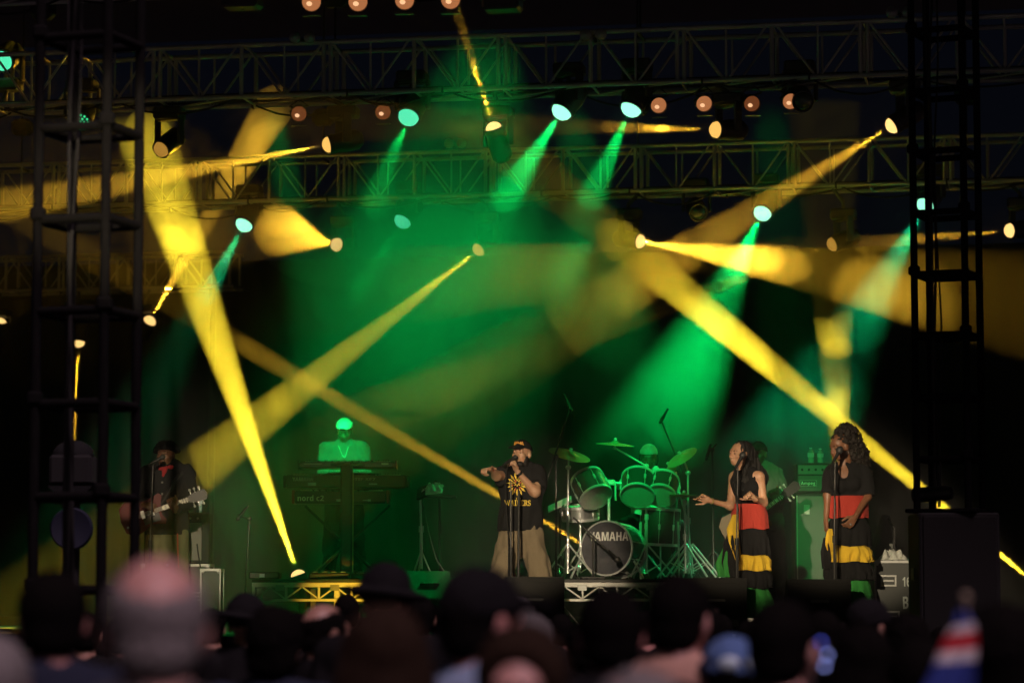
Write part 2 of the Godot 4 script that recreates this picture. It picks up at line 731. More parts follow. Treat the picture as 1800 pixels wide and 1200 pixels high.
# ---------------------------------------------------------------- trusses
func truss(label: String, px0: float, px1: float, d: float, low: float, joint_px: float, alu: Material) -> Node3D:
	const H := 0.52
	var x0 := W(px0, 300, d).x
	var x1 := W(px1, 300, d).x
	var t := thing("lighting_truss", label, "truss", Vector3(0, low, -d), 0, "box trusses hung under the stage roof")
	var step := 0.885
	for sy in [0.0, H]:
		for sz in [-0.26, 0.26]:
			part(t, "chord", rod(0.026), alu, between(Vector3(x0, sy, sz), Vector3(x1, sy, sz)))
	var j := W(joint_px, 300, d).x
	var first := int(ceil((x0 - j) / step))
	var last := int(floor((x1 - j) / step))
	for m in range(first, last + 1):
		var x := j + m * step
		for sz in [-0.26, 0.26]:
			for dx in ([-0.035, 0.035] if m % 2 == 0 else [0.0]):
				part(t, "post", rod(0.022), alu, between(Vector3(x + dx, 0, sz), Vector3(x + dx, H, sz)))
			if m == last:
				continue
			part(t, "strut", rod(0.013, 6), alu, between(Vector3(x + step * 0.5, 0, sz), Vector3(x + step * 0.5, H, sz)))
			part(t, "brace", rod(0.013, 6), alu, between(Vector3(x + 0.06, H - 0.02, sz), Vector3(x + step * 0.5 - 0.03, 0.02, sz)))
			part(t, "brace", rod(0.013, 6), alu, between(Vector3(x + step * 0.5 + 0.03, 0.02, sz), Vector3(x + step - 0.06, H - 0.02, sz)))
		for sy in [0.0, H]:
			part(t, "cross_bar", rod(0.013, 6), alu, between(Vector3(x, sy, -0.26), Vector3(x, sy, 0.26)))
			if m < last and sy == 0.0:
				part(t, "brace", rod(0.012, 6), alu, between(Vector3(x, sy, -0.26), Vector3(x + step, sy, 0.26)))
	var lead := mat("cable_black", Color(0.01, 0.01, 0.01), 0.6)
	var cx := x0 + 0.3
	var k2 := 0
	while cx < x1 - 1.6:                                 # power leads looped under the lower chords
		var w := 0.9 + 0.5 * absf(sin(k2 * 2.3))
		var z: float = [-0.24, 0.25, 0.1][k2 % 3]
		var sag := 0.06 + 0.09 * absf(sin(k2 * 1.7 + 0.4))
		part(t, "power_cable", cable([Vector3(cx, 0.03, z), Vector3(cx + w * 0.25, -sag * 0.8, z), Vector3(cx + w * 0.6, -sag, z + 0.03), Vector3(cx + w, 0.03, z)], 0.011), lead)
		part(t, "cable_tie", boxed(Vector3(0.02, 0.075, 0.075), 0.006), lead, Transform3D(Basis(), Vector3(cx + w * 0.02, 0.0, 0.26 if z > 0.0 else -0.26)))
		cx += w * 0.95
		k2 += 1
	for sz in [-0.2, 0.2]:
		part(t, "trunk_cable", rod(0.014, 6), lead, between(Vector3(x0, 0.035, sz), Vector3(x1, 0.035, sz)))
	var chain := mat("chain_black", Color(0.02, 0.02, 0.02), 0.5, 0.5)
	if d < 36.0:
		for k in 4:
			var x := lerpf(x0, x1, (k + 0.5) / 4.0)
			part(t, "hoist_chain", rod(0.012, 6), chain, between(Vector3(x, H, 0), Vector3(x, roof_y(-d) + 0.01 - low, 0)))
			part(t, "hoist_motor", boxed(Vector3(0.26, 0.2, 0.18), 0.05), chain, Transform3D(Basis(), Vector3(x, H + 0.5, 0)))
			part(t, "sling", rod(0.018, 6), chain, between(Vector3(x, H, -0.26), Vector3(x, H, 0.26)))
	else:
		for k in 2:                                     # stands on two legs of its own
			var x := lerpf(x0, x1, 0.06 + 0.88 * k)
			part(t, "leg", rod(0.05), chain, between(Vector3(x, STAGE - low, 0), Vector3(x, 0, 0)))
			part(t, "foot_plate", boxed(Vector3(0.5, 0.02, 0.5)), chain, Transform3D(Basis(), Vector3(x, STAGE - low + 0.012, 0)))
	return t

func build_trusses():
	var alu := speckled("aluminium", Color(0.26, 0.27, 0.26), Color(0.4, 0.4, 0.39), 0.5, 0.05, 4.0)
	alu.metallic = 0.25
	truss("aluminium box truss across the top of the picture, hung nearest of the two in view", -180, 1980, TRUSS_A, 6.64, 891, alu)
	truss("aluminium box truss hung behind and below the upper one, in front of the smoke", -220, 2000, TRUSS_B, 6.34, 1128, alu)
	truss("aluminium box truss far back on the left, glinting green behind the tower", -300, 420, TRUSS_C, 6.3, 120, alu)
	truss("aluminium front truss just above the picture, carrying four amber lamps", -150, 1950, TRUSS_F, 6.62, 891, alu)

# ---------------------------------------------------------------- lamps
const AMBER := Color(1.0, 0.76, 0.2)
const YELLOW := Color(1.0, 0.86, 0.2)
const GREEN := Color(0.0, 1.0, 0.42)
var beams := []                                          # [short name, place, direction] of every lit beam
const TEAL := Color(0.02, 1.0, 0.6)

func aim(p: Vector3, q: Vector3) -> Basis:               # y axis towards q
	return along(p, q - p).basis

func spot(parent: Node3D, at: Vector3, dir: Vector3, angle: float, energy: float, c: Color, size: float, edge := 0.5):
	var s := SpotLight3D.new()
	s.name = "beam"
	parent.add_child(s, true)
	s.position = at
	s.basis = Basis.looking_at(dir.normalized(), Vector3(0.02, 1, 0.03).normalized())
	s.spot_angle = angle
	s.spot_angle_attenuation = edge
	s.light_energy = energy
	s.light_color = c
	s.light_size = size
	s.spot_range = 80.0
	s.spot_attenuation = 2.0
	s.shadow_enabled = true

# A moving head: clamp and base above (or below, on the floor), yoke, head, lens. `hang` is the truss's underside or the floor it stands on.
func moving_head(label: String, group: String, p: Vector3, q: Vector3, hang: float, angle: float, energy: float, c: Color, lens_mat: Material, r := 0.068, edge := 0.5, cells := false):
	var t := thing("moving_head_light", label, "stage light", Vector3(p.x, hang, p.z), 0, group)
	var dark := mat("fixture_black", Color(0.018, 0.018, 0.018), 0.5)
	var o := Vector3(0, p.y - hang, 0)                   # lens centre
	var dir := (q - p).normalized()
	var pivot := o - dir * 0.15                          # the head turns about this point
	var up := signf(hang - p.y)
	var base_y := pivot.y + up * 0.3
	var g := geo()
	g.box(Vector3(pivot.x, base_y, pivot.z), Vector3(0.3, 0.12, 0.22), Basis(), 0.02)
	part(t, "base", g, dark)
	if absf(base_y) > 0.07:
		g = geo()
		g.tube([Vector3(pivot.x, base_y + up * 0.055, pivot.z), Vector3(pivot.x, maxf(absf(base_y), 0.08) * signf(base_y) * 0.5, pivot.z * 0.5), Vector3(0, 0, 0)], 0.022, 8)
		part(t, "clamp" if up > 0 else "foot", g, dark)
	var flat := Vector3(dir.x, 0, dir.z)
	flat = flat.normalized() if flat.length() > 0.05 else Vector3(0, 0, 1)
	var side := flat.cross(Vector3.UP).normalized()
	g = geo()
	for s in [-1.0, 1.0]:
		g.box(pivot + side * (s * (r + 0.065)) + Vector3(0, up * 0.12, 0), Vector3(0.03, 0.3, 0.09), Basis(side, Vector3.UP, flat), 0.01)
	g.box(pivot + Vector3(0, up * 0.245, 0), Vector3(2.0 * r + 0.15, 0.035, 0.1), Basis(side, Vector3.UP, flat), 0.01)
	part(t, "yoke", g, dark)
	var head := geo()
	var b := along(o, dir)
	head.lathe([Vector2(0, -0.36), Vector2(r * 0.8, -0.35), Vector2(r * 1.25, -0.3), Vector2(r * 1.3, -0.16), Vector2(r * 1.12, -0.06), Vector2(r * 1.2, -0.02), Vector2(r * 1.2, 0.012), Vector2(r * 1.04, 0.012), Vector2(r * 1.02, -0.012), Vector2(0, -0.013)], b, 20)
	var hd := part(t, "head", head, dark)
	var ring := geo()
	ring.lathe([Vector2(r * 1.22, -0.05), Vector2(r * 1.24, -0.045), Vector2(r * 1.24, -0.03), Vector2(r * 1.22, -0.025)], b, 20)
	part(hd, "bezel", ring, mat("bezel_grey", Color(0.05, 0.05, 0.05), 0.35, 0.6))
	var lens := geo()
	if cells:                                            # one lens for each diode
		lens.lathe([Vector2(r, -0.008), Vector2(0.0, -0.007)], b, 16)
		part(t, "lens_plate", lens, dark)
		lens = geo()
		for ringk in [[0.0, 1], [0.38, 6], [0.76, 12]]:
			for k in ringk[1]:
				var a: float = TAU * k / ringk[1]
				lens.ball(b * Vector3(cos(a) * r * ringk[0], 0.0, sin(a) * r * ringk[0]), Vector3.ONE * r * 0.13, b.basis, 6)
		part(t, "led_lenses", lens, lens_mat)
	else:
		lens.lathe([Vector2(r * 1.01, -0.01), Vector2(r * 0.92, r * 0.32), Vector2(r * 0.68, r * 0.6), Vector2(r * 0.36, r * 0.77), Vector2(0.0, r * 0.82)], b, 18)
		part(t, "lens", lens, lens_mat)
	if energy > 0.0:
		spot(t, o + dir * (r * 0.82 + 0.01), dir, angle, energy, c, 0.018, edge)

func amber_lamp(label: String, p: Vector3, hang: float, lit: Material, look: Vector3):
	var t := thing("par_lamp", label, "stage light", Vector3(p.x, hang, p.z), 0, "amber par lamps on the trusses")
	var dark := mat("fixture_black", Color(0.018, 0.018, 0.018), 0.5)
	var o := Vector3(0, p.y - hang, 0)
	var dir := (look - p).normalized()
	var b := along(o, dir)
	var g := geo()
	g.lathe([Vector2(0, -0.3), Vector2(0.035, -0.3), Vector2(0.045, -0.24), Vector2(0.078, -0.14), Vector2(0.084, 0.03), Vector2(0.079, 0.03), Vector2(0.075, -0.1), Vector2(0.0, -0.12)], b, 18)
	part(t, "can", g, dark)
	g = geo()
	g.lathe([Vector2(0.076, -0.012), Vector2(0.062, 0.006), Vector2(0.04, 0.013), Vector2(0.0, 0.016)], b, 18)
	part(t, "lens", g, lit)
	g = geo()
	g.ball(b * Vector3(0.014, 0.012, -0.016), Vector3(0.026, 0.012, 0.022), b.basis, 8)
	part(t, "lamp_core", g, glow("lens_tungsten_core", Color(1.0, 0.55, 0.28), 1.1))
	g = geo()
	for s in [-1.0, 1.0]:
		g.tube([b * Vector3(s * 0.09, -0.1, 0), Vector3(s * 0.095, o.y * 0.45, b.origin.z * 0.0), Vector3(0, 0.0, 0)], 0.012, 6)
	part(t, "yoke", g, dark)
	g = geo()                                            # the bar below the lens, a barn-door edge that catches light
	g.box(o + dir * 0.06 + Vector3(0, -0.11, 0), Vector3(0.15, 0.006, 0.06), Basis(), 0.001)
	part(t, "barn_door", g, mat("barn_door_metal", Color(0.1, 0.1, 0.1), 0.4, 0.7))

func twin_lamp(label: String, px: float, py: float, d: float):
	var p := W(px, py, d - 0.34)
	var t := thing("twin_flood_lamp", label, "lamp", p, 0, "unlit twin lamps clamped to the trusses")
	for s in [-0.075, 0.075]:
		var g := geo()
		var b := along(Vector3(s, 0, 0), Vector3(0.15, -0.1, 1))
		g.lathe([Vector2(0, -0.12), Vector2(0.03, -0.11), Vector2(0.058, -0.03), Vector2(0.06, 0.02), Vector2(0.05, 0.035), Vector2(0.0, 0.05)], b, 14)
		part(t, "lamp_head", g, mat("dull_glass", Color(0.25, 0.25, 0.25), 0.25, 0.2))
	var g2 := geo()
	g2.tube([Vector3(-0.1, 0, -0.09), Vector3(0.1, 0, -0.09)], 0.015)
	g2.tube([Vector3(0, 0, -0.09), Vector3(0, -0.04, -0.15)], 0.015)
	part(t, "bracket", g2, mat("fixture_black"))

func build_lights():
	var hot := glow("lens_hot_yellow", Color(1.0, 0.62, 0.2), 1.5)
	var warm := glow("lens_amber", Color(1.0, 0.55, 0.12), 1.1)
	var dim := glow("lens_dim_amber", Color(0.8, 0.4, 0.06), 0.5)
	var mint := glow("lens_mint", Color(0.3, 1.0, 0.62), 1.6)
	var mint_soft := glow("lens_mint_soft", Color(0.1, 0.95, 0.5), 0.95)
	var led := glow("led_green", Color(0.05, 0.9, 0.35), 0.8)
	var yg := "yellow moving lights"
	var gg := "green wash lights"
	var a := TRUSS_A
	var b := TRUSS_B
	var c := TRUSS_C
	# [label, lens px, py, distance, target px, py, distance, half angle, energy, colour, lens]
	var list := [
		["floor moving light behind the keyboard riser, thick yellow beam going up-left", 524, 1012, 30.0, 312, 400, 29.6, 3.9, 1900, YELLOW, hot, STAGE],
		["amber moving light beside the left tower, beam rising to the right", 262, 565, c, 490, 170, 39.0, 4.2, 1100, AMBER, hot, 6.3],
		["amber moving light on the upper truss whose beam runs left towards the tower", 578, 254, a, 110, 342, 26.0, 3.3, 560, AMBER, warm, 6.64],
		["moving light under the lower truss with the widest, whitest yellow cone", 592, 430, b, 440, 392, 30.8, 16.0, 36, AMBER, hot, 6.34],
		["yellow moving light under the lower truss, beam slanting down-left over the keyboards", 842, 438, b, 500, 705, 30.4, 3.6, 780, YELLOW, warm, 6.34],
		["moving light on the floor behind the drums, thin yellow beam crossing behind the singer", 1090, 995, 31.2, 440, 614, 31.0, 1.5, 2000, AMBER, warm, STAGE],
		["moving light on the floor beyond the right edge, long yellow beam to the upper left", 1836, 1038, 30.4, 1110, 440, 30.4, 2.3, 2600, YELLOW, hot, STAGE],
		["moving light on the floor behind the curly-haired singer, beam straight up", 1486, 992, 30.2, 1464, 520, 30.0, 5.0, 150, YELLOW, hot, STAGE],
		["moving light under the lower truss right of centre, bright orange cone pointing right", 1124, 424, b, 1380, 466, 31.6, 7.0, 420, AMBER, hot, 6.34],
		["amber moving light on the upper truss at right, beam slanting down-left", 1570, 220, a, 1050, 540, 26.2, 5.0, 210, AMBER, hot, 6.64],
		["amber moving light on the upper truss above the drums' left, beam tilted upwards", 868, 226, a, 786, -40, 26.6, 3.4, 300, AMBER, hot, 6.64],
		["amber moving light on the upper truss with a faint level beam to the left", 1260, 228, a, 1100, 224, 26.5, 3.0, 200, AMBER, warm, 6.64],
		["amber moving light beyond the right tower, level beam to the left", 1777, 405, b, 1480, 432, 31.0, 3.2, 115, AMBER, hot, 6.34],
		["amber moving light seen between the left tower's legs, short beam straight down", 137, 601, c, 128, 760, 40.6, 1.6, 2200, AMBER, hot, 6.3],
		["small amber moving light under the lower truss at right, faint beam to the left", 1465, 429, b, 1300, 490, 31.8, 3.0, 60, AMBER, dim, 6.34],
		["amber moving light cut by the left edge of the picture", -1, 568, c, -10, 300, 40.4, 5.0, 420, AMBER, hot, 6.3],
		["small unbeamed amber lens beside the left tower, under the upper truss", 283, 262, a, 200, 330, 26.6, 3.0, 0, AMBER, dim, 6.64],
	]
	for l in list:
		var p := W(l[1], l[2], l[3])
		var q := W(l[4], l[5], l[6])
		var r := 0.082 if l[3] < 36.0 else 0.098
		moving_head(l[0], yg, p, q, l[11], l[7], l[8], l[9], l[10], r, 0.25)
		if l[8] > 0:
			beams.append([l[0].split(",")[0].split(" whose")[0].split(" with")[0], p, (q - p).normalized()])
	var greens := [
		["green wash light left of centre on the upper truss, faint beam", 718, 205, a, 640, 400, 26.2, 9.0, 30, GREEN, mint_soft, 6.64, false],
		["green wash light in the middle of the upper truss with the strongest green beam", 988, 195, a, 700, 640, 25.9, 12.0, 105, GREEN, mint, 6.64, false],
		["green wash light on the upper truss right of the brightest green one", 1110, 190, a, 895, 660, 26.1, 11.0, 75, GREEN, mint, 6.64, false],
		["green wash light under the lower truss at left, beside the wide yellow cone", 429, 394, b, 340, 560, 31.6, 9.0, 60, TEAL, mint, 6.34, false],
		["green wash light under the lower truss between the keyboards and the slanting yellow beam", 708, 388, b, 600, 560, 31.6, 9.0, 45, GREEN, mint_soft, 6.34, false],
		["green wash light under the lower truss at right, above the two backing singers", 1341, 374, b, 1190, 690, 30.3, 11.0, 140, GREEN, mint, 6.34, false],
		["green wash light half hidden by the right tower", 1628, 360, b, 1500, 590, 31.2, 11.0, 100, TEAL, mint, 6.34, false],
		["green wash light cut by the left edge near the top", 3, 107, a, -60, 160, 26.4, 8.0, 8, GREEN, mint_soft, 6.64, false],
		["green wash light on the front truss above the picture, lighting the central smoke", 880, -44, TRUSS_F, 760, 555, 29.5, 13.0, 105, GREEN, mint, 6.62, false],
		["green wash light on the front truss above the picture, lighting the keyboard player", 430, -40, TRUSS_F, 600, 800, 28.4, 3.7, 300, GREEN, mint, 6.62, false],
		["green wash light on the front truss above the picture, lighting the drum kit", 960, -40, TRUSS_F, 1122, 858, 28.8, 6.0, 130, GREEN, mint, 6.62, false],
		["green wash light on the front truss above the picture, lighting the bass amplifier", 1330, -44, TRUSS_F, 1420, 880, 29.0, 6.0, 48, GREEN, mint, 6.62, false],
		["dim green wash light showing its separate diodes behind the left tower", 140, 214, a, 120, 300, 26.6, 8.0, 0, GREEN, led, 6.64, true],
	]
	for l in greens:
		var p := W(l[1], l[2], l[3])
		var q := W(l[4], l[5], l[6])
		moving_head(l[0], gg, p, q, l[11], l[7], l[8], l[9], l[10], 0.104, 1.0, l[12])
		if l[8] > 0:
			beams.append([l[0].split(",")[0].split(" with")[0], p, (q - p).normalized()])
	# a small yellow lamp lying on the stage in front of the keyboard platform
	var fp := ground(648, 26.2, STAGE + 0.22)
	moving_head("small yellow floor lamp lighting the right end of the keyboard platform's edge", yg, fp, W(600, 1062, 27.0), STAGE, 22.0, 1.8, AMBER, warm, 0.06)
	# the amber par lamps: dull tungsten glow, facing the audience
	var par := glow("lens_tungsten", Color(1.0, 0.36, 0.13), 0.42)
	var par_low := glow("lens_tungsten_low", Color(0.9, 0.26, 0.08), 0.16)
	var row := [["first of the four at the top edge, counted from the left", 547, 3, 22.0, par], ["second of the four at the top edge, counted from the left", 629, 3, 22.0, par], ["third of the four at the top edge, counted from the left", 711, 0, 22.0, par], ["last of the four at the top edge, counted from the left", 792, -1, 22.0, par],
		["on the upper truss, seen through yellow smoke", 525, 200, a, par_low], ["on the upper truss, left of a green wash light", 673, 197, a, par_low], ["on the upper truss, just right of the second bright green light", 1158, 185, a, par], ["on the upper truss, second to the right of the bright green lights", 1238, 182, a, par], ["on the upper truss, third to the right of the bright green lights", 1322, 182, a, par_low], ["on the upper truss, farthest right of the row", 1390, 178, a, par]]
	for l in row:
		var p := W(l[1], l[2], l[3])
		amber_lamp("amber par lamp " + l[0], p, 6.62 if l[3] < 25.0 else 6.64, l[4], p + Vector3(1.3, -1.6, 5.0))
	twin_lamp("pair of unlit round lamps on the upper truss at left", 531, 66, a)
	twin_lamp("pair of unlit round lamps on the upper truss right of its middle", 1043, 61, a)
	twin_lamp("pair of unlit round lamps on the upper truss beside the right tower", 1582, 21, a)
	twin_lamp("pair of unlit round lamps on the lower truss", 800, 252, b)
	# dark wash lights that are off
	for l in [["unlit wash light hanging from the upper truss, dark lens covering an amber lamp", 1412, 178, a], ["unlit wash light under the lower truss, dark lens left of a green one", 1228, 374, b]]:
		var p := W(l[1], l[2], l[3])
		moving_head(l[0], "unlit wash lights", p, p + Vector3(0.4, -0.6, 1.4), 6.64 if l[3] < 30.0 else 6.34, 5, 0, GREEN, mat("dark_lens", Color(0.05, 0.06, 0.055), 0.2), 0.09)

# The audience side's follow spots, on a scaffold behind the photographer.
func set_front_lights():
	var steel := mat("mast_steel", Color(0.05, 0.05, 0.05), 0.6, 0.5)
	var dark := mat("fixture_black", Color(0.018, 0.018, 0.018), 0.5)
	var lit := glow("lens_spot", Color(1.0, 0.9, 0.75), 3.0)
	var white := Color(1.0, 0.9, 0.74)
	var list := [
		["follow spot behind the audience trained on the lead singer", Vector3(3.6, 6.0, 5.0), W(906, 925, 25.0), 1.75, 950.0],
		["follow spot behind the audience trained on the straight-haired singer", Vector3(2.4, 6.0, 5.0), W(1308, 905, 25.0), 1.7, 800.0],
		["follow spot behind the audience trained on the curly-haired singer", Vector3(1.2, 6.0, 5.0), W(1486, 895, 25.0), 1.75, 850.0],
		["follow spot behind the audience trained dimly on the guitarist", Vector3(6.0, 6.0, 5.0), W(298, 880, 26.0), 2.0, 600.0],
		["wide white flood behind the audience spilling dimly over the whole stage", Vector3(4.8, 6.6, 5.0), W(900, 500, 28.0), 17.0, 7.0],
	]
	var stand := thing("light_scaffold", "black scaffold behind the photographer carrying the follow spots", "scaffold", Vector3(4.8, 0, 5.3))
	for x in [-4.2, 4.2]:
		part(stand, "leg", rod(0.05), steel, between(Vector3(x, 0, 0), Vector3(x, 6.2, 0)))
		part(stand, "foot", boxed(Vector3(0.7, 0.06, 0.7)), steel, Transform3D(Basis(), Vector3(x, 0.032, 0)))
	part(stand, "rail", rod(0.04), steel, between(Vector3(-4.4, 6.25, 0), Vector3(4.4, 6.25, 0)))
	for l in list:
		var p: Vector3 = l[1]
		var dir: Vector3 = (l[2] - p).normalized()
		var t := thing("follow_spot", l[0], "stage light", p, 0, "follow spots behind the audience")
		var b := along(Vector3.ZERO, dir)
		var g := geo()
		g.lathe([Vector2(0, -0.8), Vector2(0.12, -0.78), Vector2(0.13, -0.3), Vector2(0.1, -0.25), Vector2(0.11, 0.02), Vector2(0.1, 0.02), Vector2(0.095, -0.02), Vector2(0, -0.021)], b, 18)
		part(t, "barrel", g, dark)
		g = geo()
		g.lathe([Vector2(0.094, -0.015), Vector2(0.05, 0.0), Vector2(0.0, 0.004)], b, 16)
		part(t, "lens", g, lit)
		g = geo()
		g.tube([b * Vector3(0, -0.35, 0), Vector3(0, 0.25 if p.y < 6.2 else -0.35, 0.3)], 0.025)
		part(t, "bracket", g, steel)
		spot(t, dir * 0.04, dir, l[3], l[4], white, 0.08, 0.6)

# ---------------------------------------------------------------- haze and smoke
func fog(parent: Node3D, called: String, at: Vector3, size: Vector3, density: float, ellipsoid := true, turn := Basis()):
	var f := FogVolume.new()
	f.name = called
	f.shape = RenderingServer.FOG_VOLUME_SHAPE_ELLIPSOID if ellipsoid else RenderingServer.FOG_VOLUME_SHAPE_BOX
	f.size = size
	var key := "fog%.3f" % density
	if not mats.has(key):
		var m := FogMaterial.new()
		m.resource_name = key
		m.density = density
		m.albedo = Color(0.95, 0.95, 0.95)
		mats[key] = m
	f.material = mats[key]
	parent.add_child(f, true)
	f.transform = Transform3D(turn, at)

func bank(called: String, label: String) -> Node3D:
	var t := thing(called, label, "smoke")
	t.set_meta("kind", "stuff")
	return t

func build_smoke():
	var haze := bank("haze", "thin haze filling the air above the stage")
	fog(haze, "air", Vector3(-3, 4.12, -33.6), Vector3(33, 5.5, 20.0), 0.011, false)
	# each beam draws a long bank of smoke along itself: [metres long, wide, density]
	var drawn := [[5.4, 1.4, 0.05], [4.6, 1.4, 0.03], [3.6, 0.7, 0.045], [1.5, 1.1, 0.2], [3.6, 0.9, 0.035], [5.2, 0.6, 0.03], [6.2, 1.2, 0.05], [1.6, 0.6, 0.01], [2.4, 0.8, 0.06], [2.4, 0.7, 0.035], [2.0, 0.5, 0.05], [1.4, 0.4, 0.04], [2.2, 0.6, 0.05], [1.8, 0.5, 0.04], [1.4, 0.4, 0.04], [2.6, 0.8, 0.03],
		[1.5, 0.7, 0.06], [1.3, 0.8, 0.05], [1.2, 0.8, 0.045], [1.3, 0.7, 0.06], [1.3, 0.6, 0.05], [2.4, 1.0, 0.04], [2.4, 1.1, 0.035]]
	for i in mini(beams.size(), drawn.size()):
		var k: Array = drawn[i]
		var dir: Vector3 = beams[i][2]
		var p: Vector3 = beams[i][1] - dir * 1.0
		var t := bank("smoke", "smoke drawn along the beam of the " + beams[i][0])
		fog(t, "puff", p + dir * (k[0] + 1.0) * 0.5, Vector3(k[1], k[0] + 1.0, k[1]), k[2], true, along(p, dir).basis)
	# [label, px, py, distance, spread px x, y, metres z, puffs, size, density]
	var banks := [
		["smoke cloud glowing green above the middle of the stage", 765, 550, 29.3, 200, 140, 0.8, 13, 2.2, 0.07],
		["smoke lit green and yellow left of the drums overhead mics", 930, 440, 28.6, 110, 90, 0.6, 6, 1.5, 0.05],
		["smoke curling at the top of the thick yellow beam", 318, 410, 29.7, 45, 50, 0.3, 15, 0.32, 0.07],
		["smoke drifting up through the amber beam at upper left", 470, 260, 39.5, 60, 120, 0.8, 7, 1.4, 0.05],
		["smoke filling the widest yellow cone", 500, 385, 31.7, 45, 34, 0.3, 8, 0.5, 0.14],
		["torn wisps at the upper end of the long yellow beam", 1255, 585, 30.4, 45, 34, 0.2, 13, 0.2, 0.1],
		["smoke puff lit in the upright beam above the curly-haired singer", 1468, 590, 30.1, 26, 40, 0.2, 9, 0.3, 0.16],
		["smoke where the two yellow beams cross behind the curly-haired singer", 1480, 715, 30.2, 34, 34, 0.2, 6, 0.4, 0.08],
		["smoke bank lit green at right, behind the backing singers", 1230, 660, 30.4, 80, 110, 1.0, 7, 1.6, 0.04],
		["smoke bank lit teal beside the right tower", 1540, 530, 31.0, 55, 90, 0.7, 6, 1.3, 0.03],
		["brownish smoke bank right of centre under the lower truss", 1110, 490, 26.5, 100, 70, 0.5, 5, 1.5, 0.035],
		["small wisps catching yellow light under the lower truss", 945, 352, 27.4, 26, 12, 0.2, 6, 0.18, 0.2],
		["smoke at the end of the orange cone", 1340, 455, 31.7, 44, 22, 0.25, 7, 0.36, 0.04],
		["smoke in the amber beam rising from the upper truss", 852, 160, 27.0, 12, 34, 0.1, 6, 0.25, 0.2],
		["faint wisps in the level amber beam", 1150, 226, 26.7, 30, 6, 0.1, 5, 0.16, 0.25],
	]
	for k in banks:
		var t := bank("smoke", k[0])
		var s := S(k[1], k[3])
		for i in k[7]:
			var u := Vector3(rng.randfn(0, 0.5), rng.randfn(0, 0.5), rng.randfn(0, 0.5)).clampf(-1.2, 1.2)
			var p := W(k[1] + u.x * k[4], k[2] + u.y * k[5], k[3]) + Vector3(0, 0, u.z * k[6])
			var r: float = k[8] * rng.randf_range(0.5, 1.2)
			fog(t, "puff", p, Vector3(r * rng.randf_range(0.8, 1.6), r * rng.randf_range(0.6, 1.2), r), snappedf(k[9] * rng.randf_range(0.6, 1.3), 0.01), true, Basis.from_euler(Vector3(rng.randf(), rng.randf(), rng.randf_range(-1, 1))))

# ---------------------------------------------------------------- dark towers in front of the stage
func tower(label: String, px: float, d: float, turn: float, h: float, base: float, rung_first: float, rung_step: float) -> Node3D:
	var paint := speckled("tower_black", Color(0.005, 0.005, 0.005), Color(0.01, 0.01, 0.01), 0.95, 0.05, 3.0)
	paint.metallic_specular = 0.15
	var t := thing("truss_tower", label, "tower", ground(px, d, base), turn, "black ladder towers")
	const R := 0.2
	for sx in [-R, R]:
		for sz in [-R, R]:
			part(t, "leg", rod(0.028, 10), paint, between(Vector3(sx, 0, sz), Vector3(sx, h, sz)))
	var y := rung_first
	while y < h - 0.05:
		for s in [-R, R]:
			for e in [[Vector3(-R, y, s), Vector3(R, y, s)], [Vector3(s, y, -R), Vector3(s, y, R)]]:
				part(t, "rung", rod(0.026, 8), paint, between(e[0], e[1]))
		y += rung_step
	part(t, "foot_plate", boxed(Vector3(0.55, 0.03, 0.55)), paint, Transform3D(Basis(), Vector3(0, 0.016, 0)))
	for k in 3:
		var pts := []
		for i in 9:
			pts.append(Vector3(-R + 0.05 + 0.05 * k + 0.018 * sin(i * 1.9 + k * 2.0), 0.05 + (h - 0.1) * i / 8.0, -R * 0.3 + 0.06 * k + 0.02 * cos(i * 1.3 + k)))
		part(t, "cable", cable(pts, 0.008 + 0.003 * (k % 2)), mat("cable_black"))
	for k in int(h / 0.5):
		part(t, "coupler", boxed(Vector3(0.085, 0.07, 0.085), 0.012), paint, Transform3D(Basis(Vector3.UP, 0.4), Vector3(R if k % 2 == 0 else -R, rung_first + rung_step * k + 0.03, R)))
	return t

func cabinet(label: String, at: Vector3, turn: float, size: Vector3):
	var t := thing("speaker_cabinet", label, "speaker", at, turn, "black loudspeaker cabinets under the right tower")
	var skin_ := speckled("cabinet_black", Color(0.010, 0.010, 0.010), Color(0.018, 0.018, 0.018), 0.8, 0.2, 8.0, 0.2)
	part(t, "box", boxed(size, 0.015), skin_, Transform3D(Basis(), Vector3(0, size.y * 0.5, 0)))
	part(t, "grille", boxed(Vector3(size.x - 0.06, size.y - 0.06, 0.012), 0.004), mat("grille_black", Color(0.012, 0.012, 0.012), 0.6, 0.4), Transform3D(Basis(), Vector3(0, size.y * 0.5, size.z * 0.5 + 0.008)))
	for s in [-1.0, 1.0]:
		part(t, "handle", boxed(Vector3(0.012, 0.09, 0.16), 0.004), mat("fixture_black"), Transform3D(Basis(), Vector3(s * (size.x * 0.5 + 0.006), size.y * 0.6, 0)))

